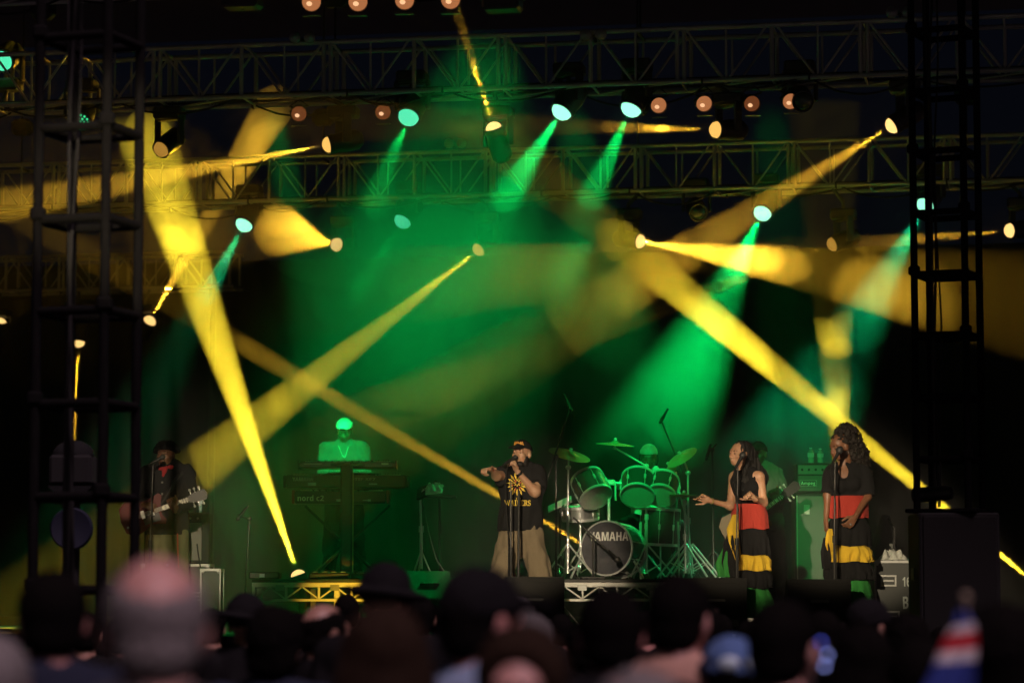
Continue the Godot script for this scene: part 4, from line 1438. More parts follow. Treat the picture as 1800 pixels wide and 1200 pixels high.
	part(bx, "box", boxed(Vector3(0.14, fb.at(925, 1006).y - 0.035, 0.12), 0.01), mat("black_paint"), Transform3D(Basis(), Vector3(0, (fb.at(925, 1006).y - 0.035) * 0.5, 0)))
	part(bx, "lid", boxed(Vector3(0.145, 0.004, 0.125), 0.001), mat("rubber"), Transform3D(Basis(), Vector3(0, fb.at(925, 1006).y - 0.033, 0)))
	var red := thing("red_bag", "small red bag behind the singer's left leg", "bag", ground(896, 26.4, STAGE), deg_to_rad(YAW))
	var rb := frame(896, 26.4, STAGE)
	part(red, "body", field([cone(Vector3(0, 0.07, 0), rb.at(895, 1004), 0.07, 0.05, Vector3(0, 0, 1), 0.7), cone(Vector3(0.06, 0.07, 0), rb.at(904, 1018), 0.06, 0.05)], 0.02, 0.03, 0.012, Vector3(12, 6, 12)), cloth("red_bag_cloth", Color(0.45, 0.03, 0.02)))
	part(red, "handle", cable([rb.at(890, 1000), rb.at(896, 990), rb.at(900, 1000)], 0.008), mat("strap_dark"))

func plate_frame(w: float, h: float) -> Geo:
	var g := geo()
	g.box(Vector3(0, h * 0.5, 0), Vector3(w + 0.006, 0.005, 0.004), Basis(), 0.001)
	g.box(Vector3(0, -h * 0.5, 0), Vector3(w + 0.006, 0.005, 0.004), Basis(), 0.001)
	g.box(Vector3(-w * 0.5, 0, 0), Vector3(0.005, h - 0.005, 0.0042), Basis(), 0.001)
	g.box(Vector3(w * 0.5, 0, 0), Vector3(0.005, h - 0.005, 0.0042), Basis(), 0.001)
	return g

# ---------------------------------------------------------------- drums
func drum(t: Node3D, at: Vector3, up: Vector3, r: float, h: float, shell: Material, head_top: Material, head_bottom: Material, lugs := 8) -> MeshInstance3D:
	var b := along(at, up)
	var g := geo()
	g.lathe([Vector2(r, -h * 0.5), Vector2(r, h * 0.5)], b, 32)
	var s := part(t, "shell", g, shell)
	g = geo()
	g.lathe([Vector2(r * 1.01, h * 0.5 + 0.002), Vector2(0, h * 0.5 + 0.004)], b, 32)
	part(t, "drum_head", g, head_top)
	g = geo()
	g.lathe([Vector2(0, -h * 0.5 - 0.004), Vector2(r * 1.01, -h * 0.5 - 0.002)], b, 32)
	part(t, "drum_head", g, head_bottom)
	for e in [-1.0, 1.0]:
		g = geo()
		var y: float = e * h * 0.5
		g.lathe([Vector2(r * 1.0, y - e * 0.016), Vector2(r * 1.06, y - e * 0.016), Vector2(r * 1.06, y + e * 0.010), Vector2(r * 1.0, y + e * 0.012)] if e > 0 else [Vector2(r * 1.0, y + e * 0.012), Vector2(r * 1.06, y + e * 0.010), Vector2(r * 1.06, y - e * 0.016), Vector2(r * 1.0, y - e * 0.016)], b, 32)
		part(t, "hoop", g, chrome())
	for k in lugs:
		var a := TAU * (k + 0.5) / lugs
		var o := Vector3(cos(a) * r * 1.05, 0, sin(a) * r * 1.05)
		g = geo()
		g.box(Vector3.ZERO, Vector3(0.022, minf(0.06, h * 0.4), 0.02), Basis(), 0.006)
		var turn := b.basis * Basis(Vector3.UP, -a + PI / 2)
		part(s, "lug", g, chrome(), Transform3D(turn, b * o))
		g = geo()
		g.tube([Vector3(0, -h * 0.5, 0), Vector3(0, h * 0.5, 0)], 0.0035, 5)
		part(s, "tension_rod", g, chrome(), Transform3D(b.basis, b * (o * 1.01)))
	return s

func cymbal(label: String, f: Frame, c: Vector2, z: float, r: float, up: Vector3, hub: Vector2, foot_px: float, d: float, base: Vector3, hihat := false, leg_turn := 0.4):
	var t := thing("cymbal_stand", label, "cymbal", base, deg_to_rad(YAW), "cymbals round the drum kit")
	var bronze := speckled("bronze", Color(0.42, 0.34, 0.16), Color(0.6, 0.5, 0.26), 0.35, 0.1, 6.0)
	bronze.metallic = 0.55
	var at := f.at(c.x, c.y, z)
	var off := Vector3(f.at(foot_px, 1050).x, 0, z)
	at -= off                                            # the stand's own base is the origin
	var h := f.at(hub.x, hub.y, z) - off
	var b := along(at, up)
	for k in (2 if hihat else 1):
		var g := geo()
		var sgn := 1.0 if k == 0 else -1.0
		var lift := Vector3.UP * (0.012 * sgn if hihat else 0.0)
		var prof := [Vector2(0.006, 0.022), Vector2(r * 0.16, 0.016), Vector2(r * 0.2, 0.004), Vector2(r * 0.6, -0.006), Vector2(r, -0.02), Vector2(r, -0.022), Vector2(r * 0.6, -0.008), Vector2(r * 0.2, 0.001), Vector2(r * 0.16, 0.013), Vector2(0.006, 0.02)]
		if k == 1:
			for i in prof.size():
				prof[i] = Vector2(prof[i].x, -prof[i].y)
			prof.reverse()
		g.lathe(prof, b * Transform3D(Basis(), lift), 36)
		part(t, "cymbal", g, bronze)
	var g2 := geo()
	g2.lathe([Vector2(0, 0.055), Vector2(0.016, 0.05), Vector2(0.018, 0.025), Vector2(0, 0.024)], b, 10)
	part(t, "wing_nut", g2, chrome())
	g2 = geo()
	g2.tube([at + up * 0.03, at - up * 0.05, h], 0.0095, 8)
	part(t, "arm", g2, chrome())
	g2 = geo()
	g2.ball(h, Vector3(0.03, 0.026, 0.026), Basis(), 8)
	part(t, "tilter", g2, chrome())
	g2 = geo()
	g2.box(at - up.normalized() * 0.055, Vector3(0.035, 0.03, 0.03), b.basis, 0.008)
	part(t, "tilter_block", g2, chrome())
	var hubl := Vector3(0, 0.36, 0)
	g2 = geo()
	g2.tube([h, Vector3(h.x * 0.3, h.y * 0.55, h.z * 0.3)], 0.0105, 8)
	part(t, "upper_tube", g2, chrome())
	g2 = geo()
	g2.tube([Vector3(h.x * 0.3, h.y * 0.55, h.z * 0.3), Vector3(0, 0.06, 0)], 0.0135, 8)
	part(t, "lower_tube", g2, chrome())
	g2 = geo()
	g2.lathe([Vector2(0, -0.03), Vector2(0.022, -0.03), Vector2(0.022, 0.03), Vector2(0, 0.03)], Transform3D(Basis(), Vector3(h.x * 0.3, h.y * 0.55, h.z * 0.3)), 10)
	part(t, "clutch", g2, chrome())
	stand_legs(t, hubl, 0.3, 0.0, chrome(), leg_turn)

func build_drums():
	var d := 28.2
	var px := 1090.0
	var f := frame(px, d, RISER)
	var org := ground(px, d, RISER)
	var turn := Basis(Vector3.UP, deg_to_rad(YAW))
	var shell := mat("drum_shell", Color(0.012, 0.02, 0.015), 0.15)
	shell.clearcoat_enabled = true
	var white := speckled("drum_skin", Color(0.55, 0.56, 0.5), Color(0.68, 0.68, 0.62), 0.6, 0.03, 4.0)
	white.backlight_enabled = true
	white.backlight = Color(0.8, 0.8, 0.75)
	var dark := speckled("kick_skin", Color(0.03, 0.033, 0.045), Color(0.1, 0.095, 0.105), 0.3, 0.012, 2.2)
	var kit := thing("bass_drum", "bass drum with white lettering on its dark front skin", "drum", org, deg_to_rad(YAW))
	var kc := f.at(1066, 964, 0.15)
	var axis := Vector3(-0.42, 0.06, 1).normalized()
	var r := 0.262
	drum(kit, kc - axis * 0.2, axis, r, 0.4, shell, dark, dark, 10)
	var g := geo()
	g.lathe([Vector2(0.13, 0), Vector2(0.0, 0.001)], along(kc + axis * 0.006 + Vector3(0.09, -0.12, 0.04), axis), 24)
	part(kit, "sound_hole", g, mat("hole_black", Color(0.006, 0.006, 0.006), 0.9))
	var tb := Basis(Vector3.UP.cross(axis).normalized(), axis.cross(Vector3.UP.cross(axis)).normalized(), axis)
	part(kit, "lettering", lettering("YAMAHA", 0.105, 0.003), mat("letter_white", Color(0.75, 0.75, 0.72), 0.6), Transform3D(tb.scaled_local(Vector3(0.95, 1.15, 1)), kc + axis * 0.01 + Vector3(0.025, 0.115, 0.0)))
	g = geo()                                            # the round emblem left of the word
	for k in 20:
		var a0 := TAU * k / 20
		var a1 := TAU * (k + 1) / 20
		g.quad(Vector3(cos(a0), sin(a0), 0) * 0.03, Vector3(cos(a1), sin(a1), 0) * 0.03, Vector3(cos(a1), sin(a1), 0) * 0.024, Vector3(cos(a0), sin(a0), 0) * 0.024, Vector3(0, 0, 1))
	for k in 3:
		var a := PI / 2 + TAU * k / 3
		g.box(Vector3(cos(a), sin(a), 0) * 0.013, Vector3(0.007, 0.026, 0.002), Basis(Vector3(0, 0, 1), a - PI / 2), 0.0)
	part(kit, "emblem", g, mat("letter_white"), Transform3D(tb, kc + axis * 0.012 + tb.x * -0.145 + Vector3(0, 0.113, 0)))
	for s in [-1.0, 1.0]:                                # spurs
		g = geo()
		g.tube([kc + Vector3(s * 0.25, -0.08, -0.08), Vector3(kc.x + s * 0.36, 0.012, 0.22)], 0.011, 8)
		part(kit, "spur", g, chrome())
	# tom holder on the bass drum
	var post := f.at(1071, 918, 0.0)
	g = geo()
	g.tube([post, f.at(1071, 848, 0.0)], 0.017, 10)
	part(kit, "tom_post", g, chrome())
	g = geo()
	g.box(f.at(1074, 848, 0), Vector3(0.09, 0.06, 0.06), Basis(), 0.012)
	g.tube([f.at(1071, 848, 0), f.at(1052, 853, 0.0)], 0.011)
	g.tube([f.at(1078, 848, 0), f.at(1100, 850, 0.0)], 0.011)
	g.tube([f.at(1082, 846, 0), f.at(1083, 880, 0.0)], 0.011)
	part(kit, "tom_holder", g, chrome())
	for k in [[Vector2(1040, 858), Vector3(-0.5, 1.05, -0.85), 0.165, 0.26, "left hanging tom drum, tilted with pale bottom skin showing"], [Vector2(1122, 856), Vector3(0.1, 1.0, -0.95), 0.165, 0.25, "middle hanging tom drum in front of the drummer"], [Vector2(1166, 858), Vector3(0.28, 1.0, -0.95), 0.15, 0.22, "right hanging tom drum beside the middle one"]]:
		var t := thing("tom_drum", k[4], "drum", org, deg_to_rad(YAW), "hanging tom drums of the kit")
		var c: Vector2 = k[0]
		drum(t, f.at(c.x, c.y, 0.02), k[1], k[2], k[3], shell, white, white, 6)
		g = geo()
		g.tube([f.at(c.x, c.y, -0.03), f.at(lerpf(c.x, 1074, 0.75), 850, -0.02)], 0.011)
		part(t, "mount", g, chrome())
	# snare, floor tom
	var sn := thing("snare_drum", "shallow snare drum on its stand, left of the bass drum's top", "drum", org + turn * f.at(1022, 898, -0.35) * Vector3(1, 0, 1), deg_to_rad(YAW))
	var sy := f.at(1022, 900).y
	drum(sn, Vector3(0, sy, 0), Vector3(-0.05, 1, 0.12), 0.178, 0.13, mat("steel_shell", Color(0.35, 0.36, 0.36), 0.3, 0.7), white, white, 8)
	g = geo()
	g.tube([Vector3(0, 0.1, 0), Vector3(0, sy - 0.07, 0)], 0.013)
	part(sn, "stand_tube", g, chrome())
	stand_legs(sn, Vector3(0, 0.32, 0), 0.25, 0, chrome())
	var ft := thing("floor_tom", "floor tom on legs at the right of the bass drum", "drum", org + turn * f.at(1163, 930, -0.25) * Vector3(1, 0, 1), deg_to_rad(YAW))
	var fy := f.at(1163, 925).y
	drum(ft, Vector3(0, fy, 0), Vector3(0.05, 1, 0.03), 0.19, 0.36, shell, white, white, 8)
	for k in 3:
		var a := 0.6 + TAU * k / 3
		g = geo()
		g.tube([Vector3(cos(a) * 0.215, fy + 0.05, sin(a) * 0.215), Vector3(cos(a) * 0.225, 0.012, sin(a) * 0.225)], 0.009)
		part(ft, "leg", g, chrome())
	cymbal("large dark crash cymbal tilted at the left of the kit", f, Vector2(1002, 797), 0.1, 0.215, Vector3(0.25, 0.95, 0.3), Vector2(999, 822), 998, d, org + turn * Vector3(f.at(998, 1050).x, 0, 0.1))
	cymbal("high crash cymbal above the toms on a slanting arm", f, Vector2(1083, 777), -0.1, 0.195, Vector3(0.08, 1, 0.1), Vector2(1138, 818), 1138, d, org + turn * Vector3(f.at(1138, 1050).x, 0, -0.1), false, 0.1)
	cymbal("cymbal at the right of the drummer, seen edge on", f, Vector2(1200, 800), -0.1, 0.17, Vector3(-0.55, 0.85, 0.35), Vector2(1212, 830), 1212, d, org + turn * Vector3(f.at(1212, 1050).x, 0, -0.1))
	cymbal("small bell cymbal close to the drummer's right shoulder", f, Vector2(1183, 816), -0.3, 0.09, Vector3(-0.7, 0.6, 0.4), Vector2(1190, 830), 1222, d, org + turn * Vector3(f.at(1222, 1050).x, 0, -0.3))
	cymbal("closed hi-hat pair at the right side of the kit", f, Vector2(1202, 872), 0.15, 0.15, Vector3(0.02, 1, 0.05), Vector2(1203, 885), 1204, d, org + turn * Vector3(f.at(1204, 1050).x, 0, 0.15), true, 0.8)
	# loose stick-like board at left: a music stand
	var ms := thing("music_stand", "pale sheet stand leaning at the left of the snare drum", "music stand", org + turn * Vector3(f.at(985, 1050).x, 0, -0.2), deg_to_rad(YAW))
	g = geo()
	g.box(f.at(985, 885) - Vector3(f.at(985, 1050).x, 0, 0), Vector3(0.26, 0.012, 0.2), Basis.from_euler(Vector3(0.35, 0, 0.45)), 0.004)
	part(ms, "desk", g, mat("pale_card", Color(0.6, 0.62, 0.58), 0.7))
	g = geo()
	g.tube([Vector3(0, 0.2, 0), f.at(985, 887) - Vector3(f.at(985, 1050).x, 0, 0)], 0.009)
	part(ms, "tube", g, mat("stand_black"))
	stand_legs(ms, Vector3(0, 0.25, 0), 0.2, 0, mat("stand_black"))
	var st := thing("drum_stool", "round drum stool under the drummer", "stool", org + turn * Vector3(f.at(1142, 1050).x, 0, -1.0), deg_to_rad(YAW))
	g = geo()
	g.lathe([Vector2(0, 0.4), Vector2(0.15, 0.4), Vector2(0.17, 0.43), Vector2(0.16, 0.49), Vector2(0, 0.5)], Transform3D(), 20)
	part(st, "seat", g, mat("vinyl_black", Color(0.015, 0.015, 0.015), 0.5))
	part(st, "post", rod(0.02), chrome(), between(Vector3(0, 0.1, 0), Vector3(0, 0.4, 0)))
	stand_legs(st, Vector3(0, 0.3, 0), 0.24, 0, chrome())
	boom_stand("tall overhead boom microphone stand left of the drum kit", 978, 27.2, STAGE, Vector2(978, 802), Vector2(964, 838), Vector2(1004, 712))
	boom_stand("tall overhead boom microphone stand right of the drummer, leaning left", 1190, 28.9, RISER, Vector2(1192, 800), Vector2(1202, 830), Vector2(1162, 735))
	boom_stand("slim microphone stand at the far right of the drum kit", 1255, 28.9, RISER, Vector2(1254, 790), Vector2(1262, 780), Vector2(1243, 800))
	var bm := thing("bass_drum_microphone", "black microphone on a short slanting boom in front of the bass drum", "microphone", org + turn * Vector3(f.at(1040, 1050).x, 0, 0.55), deg_to_rad(YAW))
	var m0 := Vector3(f.at(1040, 1050).x, 0, 0)
	g = geo()
	g.tube([f.at(1006, 912) - m0, f.at(1075, 978) - m0], 0.009)
	part(bm, "boom", g, mat("stand_black"))
	mic_head(bm, f.at(1082, 985) - m0, Vector3(0.5, -0.5, -0.5), 0.034)
	part(bm, "tube", rod(0.011), mat("stand_black"), between(Vector3(0, 0.02, 0), f.at(1040, 946) - m0))
	part(bm, "base", boxed(Vector3(0.24, 0.025, 0.24), 0.01), mat("stand_black"), Transform3D(Basis(), Vector3(0, 0.013, 0)))

# ---------------------------------------------------------------- keyboards
func keyboard(called: String, label: String, f: Frame, org: Vector3, x0: float, x1: float, top: float, bottom: float, z: float, body: Material, octaves: int) -> Node3D:
	var c := f.at((x0 + x1) * 0.5, (top + bottom) * 0.5)
	var w := (x1 - x0) / f.s
	var h := (bottom - top) / f.s
	var t := thing(called, label, "keyboard", org + Basis(Vector3.UP, deg_to_rad(YAW)) * Vector3(c.x, c.y - h * 0.5, z), deg_to_rad(YAW), "keyboards on the column stand")
	var depth := 0.34
	part(t, "case", boxed(Vector3(w, h, depth), 0.012), body, Transform3D(Basis(), Vector3(0, h * 0.5, 0)))
	# the keys face the player, behind
	var g := geo()
	var n := octaves * 7
	for k in n:
		g.box(Vector3(-w * 0.45 + w * 0.9 * (k + 0.5) / n, h + 0.006, -depth * 0.22), Vector3(w * 0.9 / n - 0.0015, 0.014, 0.15), Basis(), 0.002)
	var kp := part(t, "white_keys", g, mat("key_white", Color(0.7, 0.7, 0.66), 0.35))
	kp.set_meta("kind", "stuff")
	g = geo()
	for k in n:
		if k % 7 in [0, 1, 3, 4, 5]:
			g.box(Vector3(-w * 0.45 + w * 0.9 * (k + 1.0) / n, h + 0.018, -depth * 0.17), Vector3(w * 0.5 / n, 0.016, 0.09), Basis(), 0.002)
	kp = part(t, "black_keys", g, mat("key_black", Color(0.015, 0.015, 0.015), 0.3))
	kp.set_meta("kind", "stuff")
	g = geo()
	for k in 9:
		g.lathe([Vector2(0, 0.015), Vector2(0.008, 0.015), Vector2(0.01, 0)], Transform3D(Basis(), Vector3(-w * 0.3 + w * 0.07 * k, h, depth * 0.25)), 8)
	part(t, "knobs", g, mat("rubber")).set_meta("kind", "stuff")
	return t

func build_keyboards():
	var d := 27.7
	var px := 607.0
	var f := frame(px, d, RISER)
	var org := ground(px, d, RISER)
	var grey := speckled("synth_grey", Color(0.03, 0.033, 0.03), Color(0.055, 0.058, 0.055), 0.5, 0.1, 5.0)
	var dark := speckled("synth_dark", Color(0.018, 0.018, 0.018), Color(0.03, 0.03, 0.03), 0.45, 0.1, 5.0)
	var metal := mat("synth_edge", Color(0.14, 0.15, 0.14), 0.35, 0.5)
	var white := mat("letter_white")
	var k1 := keyboard("thin_synthesizer", "thin long synthesizer on the top tier of the keyboard stand", f, org, 525, 694, 812, 823, -0.06, metal, 5)
	var w := (694 - 525) / f.s
	part(k1, "maker_strip", boxed(Vector3(0.18, 0.012, 0.003), 0.001), white, Transform3D(Basis(), Vector3(-w * 0.5 + 0.14, 0.04, 0.172)))
	part(k1, "model_strip", boxed(Vector3(0.07, 0.018, 0.003), 0.001), white, Transform3D(Basis(), Vector3(w * 0.5 - 0.1, 0.04, 0.172)))
	for s in [-1.0, 1.0]:
		part(k1, "end_cheek", boxed(Vector3(0.018, 0.085, 0.35), 0.004), metal, Transform3D(Basis(), Vector3(s * (w * 0.5 + 0.008), 0.035, 0)))
	var k2 := keyboard("workstation_keyboard", "widest dark keyboard, with small white lettering, on the middle tier of the stand", f, org, 503, 714, 836, 858, 0.0, grey, 6)
	w = (714 - 503) / f.s
	part(k2, "lettering", lettering("YAMAHA", 0.05, 0.003), white, Transform3D(Basis(), Vector3(-w * 0.5 + 0.17, 0.083, 0.172)))
	part(k2, "model_lettering", lettering("MOTIF XF7", 0.048, 0.003), mat("letter_grey", Color(0.4, 0.42, 0.4), 0.5), Transform3D(Basis().scaled(Vector3(1.25, 0.8, 1)), Vector3(w * 0.5 - 0.46, 0.083, 0.172)))
	for l in [[-0.34, 0.08, 0.03], [-0.02, 0.05, 0.024], [0.27, 0.08, 0.014]]:
		part(k2, "socket_label", boxed(Vector3(l[1], l[2], 0.003), 0.001), mat("label_pale", Color(0.6, 0.7, 0.75), 0.6), Transform3D(Basis(), Vector3(l[0] * 1.0, 0.035, 0.172)))
	for s in [-1.0, 1.0]:
		part(k2, "end_cheek", boxed(Vector3(0.03, 0.125, 0.35), 0.01), grey, Transform3D(Basis(), Vector3(s * (w * 0.5 + 0.014), 0.06, 0)))
	var k3 := keyboard("stage_organ", "dark stage organ with large white lettering and red ends on the lowest tier", f, org, 519, 680, 864, 886, 0.06, dark, 5)
	w = (680 - 519) / f.s
	part(k3, "lettering", lettering("nord c2", 0.075, 0.003), white, Transform3D(Basis(), Vector3(-w * 0.5 + 0.16, 0.05, 0.172)))
	for l in [[-0.02, 0.055, 0.026], [0.035, 0.03, 0.02], [0.075, 0.05, 0.022], [0.31, 0.05, 0.01], [0.36, 0.03, 0.02]]:
		part(k3, "socket_label", boxed(Vector3(l[1], l[2], 0.003), 0.001), mat("label_pale"), Transform3D(Basis(), Vector3(l[0] * 0.8, 0.03, 0.172)))
	for s in [-1.0, 1.0]:
		part(k3, "end_cheek", boxed(Vector3(0.026, 0.135, 0.36), 0.006), mat("organ_red", Color(0.3, 0.02, 0.015), 0.4), Transform3D(Basis(), Vector3(s * (w * 0.5 + 0.012), 0.065, 0)))
	# column stand
	var t := thing("keyboard_stand", "thick black column stand holding the three keyboards", "keyboard stand", org + Basis(Vector3.UP, deg_to_rad(YAW)) * Vector3(f.at(611, 1050).x, 0, 0.24), deg_to_rad(YAW))
	var col := mat("column_black", Color(0.012, 0.012, 0.012), 0.4)
	var top := f.at(611, 816).y
	part(t, "column", boxed(Vector3(0.12, top - 0.06, 0.1), 0.02), col, Transform3D(Basis(), Vector3(0, top * 0.5 + 0.02, 0.05)))
	part(t, "column_trim", boxed(Vector3(0.008, top - 0.15, 0.02), 0.002), mat("brass_trim", Color(0.5, 0.4, 0.2), 0.4, 0.4), Transform3D(Basis(), Vector3(0.066, top * 0.5, 0.06)))
	part(t, "foot", boxed(Vector3(0.6, 0.05, 0.12), 0.015), col, Transform3D(Basis(), Vector3(0, 0.03, 0.05)))
	part(t, "foot", boxed(Vector3(0.1, 0.045, 0.6), 0.015), col, Transform3D(Basis(), Vector3(0, 0.028, -0.2)))
	for e in [[811.0, -0.02], [832.0, 0.02], [860.0, 0.05]]:
		for s in [-1.0, 1.0]:
			var y: float = f.at(611, e[0]).y - 0.035 if e[0] < 820 else f.at(611, e[0]).y + (-0.01 if e[0] < 840 else 0.0)
			part(t, "arm", rod(0.016), col, between(Vector3(s * 0.04, y, 0.0), Vector3(s * 0.3, y, -0.3)))
	for s in [-1.0, 1.0]:                                # the crossed legs below
		var g := geo()
		g.box(Vector3(0, 0, 0), Vector3(0.03, 0.5, 0.03), Basis(), 0.005)
		part(t, "brace", rod(0.015), col, between(Vector3(s * 0.42, f.at(611, 890).y, -0.1), Vector3(s * 0.06, f.at(611, 950).y, 0.0)))
		part(t, "brace", rod(0.018), col, between(Vector3(s * 0.06, f.at(611, 968).y, 0.0), Vector3(s * 0.34, 0.02, 0.12)))
	var pe := thing("pedal_unit", "dark foot pedal unit at the foot of the keyboard stand", "pedal", org + Basis(Vector3.UP, deg_to_rad(YAW)) * Vector3(f.at(585, 1050).x, 0, 0.5), deg_to_rad(YAW))
	part(pe, "housing", boxed(Vector3(0.4, 0.06, 0.2), 0.012), dark, Transform3D(Basis(), Vector3(0, 0.031, 0)))
	for k in 4:
		part(pe, "switch", boxed(Vector3(0.05, 0.014, 0.08), 0.004), mat("letter_grey", Color(0.4, 0.42, 0.4), 0.5), Transform3D(Basis(), Vector3(-0.14 + 0.09 * k, 0.066, 0.03)))
	var mixer := thing("small_mixer", "low dark mixer lying at the left end of the keyboard platform", "mixer", org + Basis(Vector3.UP, deg_to_rad(YAW)) * Vector3(f.at(470, 1050).x, 0, 0.3), deg_to_rad(YAW))
	part(mixer, "housing", boxed(Vector3(0.3, 0.07, 0.25), 0.012), dark, Transform3D(Basis(), Vector3(0, 0.036, 0)))
	part(mixer, "sticker", boxed(Vector3(0.05, 0.035, 0.004), 0.001), mat("label_pale"), Transform3D(Basis(), Vector3(-0.02, 0.036, 0.128)))

# ================================================================ people
func look(dir: Vector3, up := Vector3.UP) -> Basis:      # z towards dir
	var z := dir.normalized()
	var x := up.cross(z).normalized()
	return Basis(x, z.cross(x), z)

func head_prims(c: Vector3, b: Basis, k := 1.0) -> Array:
	var p := []
	var at := func(x: float, y: float, z: float) -> Vector3: return c + b * (Vector3(x, y, z) * k)
	p.append(oval(at.call(0, 0.03, -0.012), Vector3(0.077, 0.092, 0.098) * k, b))
	p.append(oval(at.call(0, -0.03, 0.02), Vector3(0.064, 0.075, 0.072) * k, b))
	p.append(oval(at.call(0, -0.078, 0.038), Vector3(0.045, 0.036, 0.048) * k, b))
	p.append(cone(at.call(0, 0.012, 0.086), at.call(0, -0.028, 0.107), 0.009 * k, 0.014 * k))
	p.append(cone(at.call(-0.012, -0.033, 0.094), at.call(0.012, -0.033, 0.094), 0.011 * k, 0.011 * k))
	p.append(cone(at.call(-0.035, 0.03, 0.078), at.call(0.035, 0.03, 0.078), 0.013 * k, 0.013 * k))
	p.append(oval(at.call(0, -0.055, 0.088), Vector3(0.024, 0.008, 0.013) * k, b))
	p.append(oval(at.call(0, -0.068, 0.086), Vector3(0.021, 0.009, 0.013) * k, b))
	for s in [-1.0, 1.0]:
		p.append(carve(at.call(s * 0.032, 0.008, 0.094), Vector3(0.017, 0.011, 0.016) * k, b))
		p.append(oval(at.call(s * 0.032, 0.006, 0.073), Vector3(0.015, 0.012, 0.014) * k, b))
		p.append(oval(at.call(s * 0.045, -0.02, 0.06), Vector3(0.022, 0.018, 0.02) * k, b))
		p.append(oval(at.call(s * 0.079, -0.004, -0.012), Vector3(0.010, 0.032, 0.020) * k, b))
	p.append(cone(at.call(0, -0.05, -0.025), at.call(0, -0.12, -0.04), 0.052 * k, 0.054 * k))
	return p

func hand_prims(wrist: Vector3, dir: Vector3, palm: Vector3, side: float, curls: Array, k := 1.0) -> Array:
	var y := dir.normalized()
	var z := (palm - y * palm.dot(y)).normalized()       # the way the palm faces
	var x := y.cross(z) * side                           # towards the thumb
	var p := []
	p.append(cone(wrist - y * 0.02, wrist + y * 0.03 * k, 0.024 * k, 0.028 * k, z, 0.75))
	for s in [-1.5, -0.5, 0.5, 1.5]:
		p.append(cone(wrist + (y * 0.025 + x * s * 0.012) * k, wrist + (y * 0.088 + x * s * 0.0195) * k, 0.016 * k, 0.0115 * k))
	var long := [0.076, 0.084, 0.077, 0.060]
	for i in 4:
		var o := wrist + (y * 0.09 + x * (1.5 - i) * 0.0195) * k
		var a: float = curls[i + 1]
		var ang := 0.1
		for seg in 3:
			ang += a * 1.35
			var dd: Vector3 = y * cos(ang) + z * sin(ang) + x * (1.5 - i) * 0.04
			var e: Vector3 = o + dd * float(long[i]) * [0.46, 0.3, 0.24][seg] * k
			p.append(cone(o, e, (0.0098 - 0.0009 * seg) * k, (0.0092 - 0.0012 * seg) * k))
			o = e
	var t0 := wrist + (y * 0.03 + x * 0.026) * k
	var c: float = curls[0]
	var d1 := (y * 0.62 + x * (0.75 - 0.5 * c) + z * (0.1 + 0.5 * c)).normalized()
	var t1 := t0 + d1 * 0.042 * k
	var d2 := (y * 0.85 + x * (0.5 - 1.1 * c) + z * (0.05 + 0.6 * c)).normalized()
	var t2 := t1 + d2 * 0.034 * k
	p.append(cone(t0, t1, 0.0145 * k, 0.0115 * k))
	p.append(cone(t1, t2, 0.0112 * k, 0.010 * k))
	p.append(cone(t2, t2 + (d2 + z * c * 0.3).normalized() * 0.028 * k, 0.010 * k, 0.0085 * k))
	return p

# J: joints in the person's own axes; g: girth
func torso_prims(J: Dictionary, g: float, add := 0.0) -> Array:
	var fw := Vector3(0, 0, 1)
	var p := []
	var sh: Vector3 = (J.shl + J.shr) * 0.5
	p.append(cone(J.hip, J.waist, 0.158 * g + add, 0.142 * g + add, fw, 0.72))
	p.append(cone(J.waist, J.chest, 0.142 * g + add, 0.165 * g + add, fw, 0.68))
	p.append(cone(J.chest, sh.lerp(J.chest, 0.25), 0.165 * g + add, 0.14 * g + add, fw, 0.68))
	p.append(cone(J.shl.lerp(sh, 0.16), J.shr.lerp(sh, 0.16), 0.062 * g + add, 0.062 * g + add))
	p.append(cone(sh + Vector3(0, -0.01, -0.01), J.neck, 0.085 * g + add, 0.062 * g + add))
	return p

func arm_prims(J: Dictionary, s: String, g: float, add := 0.0, upto := 2.0, flat_end := false) -> Array:
	var p := []
	var sh: Vector3 = J["sh" + s]
	var el: Vector3 = J["el" + s]
	var wr: Vector3 = J["wr" + s]
	if upto < 1.0:
		p.append(cone(sh, sh.lerp(el, upto), 0.058 * g + add, 0.05 * g + add, Vector3.ZERO, 1.0, flat_end))
		return p
	p.append(cone(sh, el, 0.056 * g + add, 0.042 * g + add))
	var t := minf(upto - 1.0, 1.0)
	p.append(cone(el, el.lerp(wr, t), 0.043 * g + add, lerpf(0.043, 0.027, t) * g + add, Vector3.ZERO, 1.0, flat_end))
	return p

func leg_prims(J: Dictionary, s: String, g: float, add := 0.0, upto := 2.0) -> Array:
	var p := []
	var hp: Vector3 = J["hp" + s]
	var kn: Vector3 = J["kn" + s]
	var an: Vector3 = J["an" + s]
	p.append(cone(hp, kn, 0.092 * g + add, 0.062 * g + add))
	if upto > 1.0:
		p.append(cone(kn, kn.lerp(an, 0.35), 0.06 * g + add, 0.062 * g + add))
		p.append(cone(kn.lerp(an, 0.35), kn.lerp(an, upto - 1.0), 0.062 * g + add, 0.045 * g + add, Vector3.ZERO, 1.0, true))
	return p

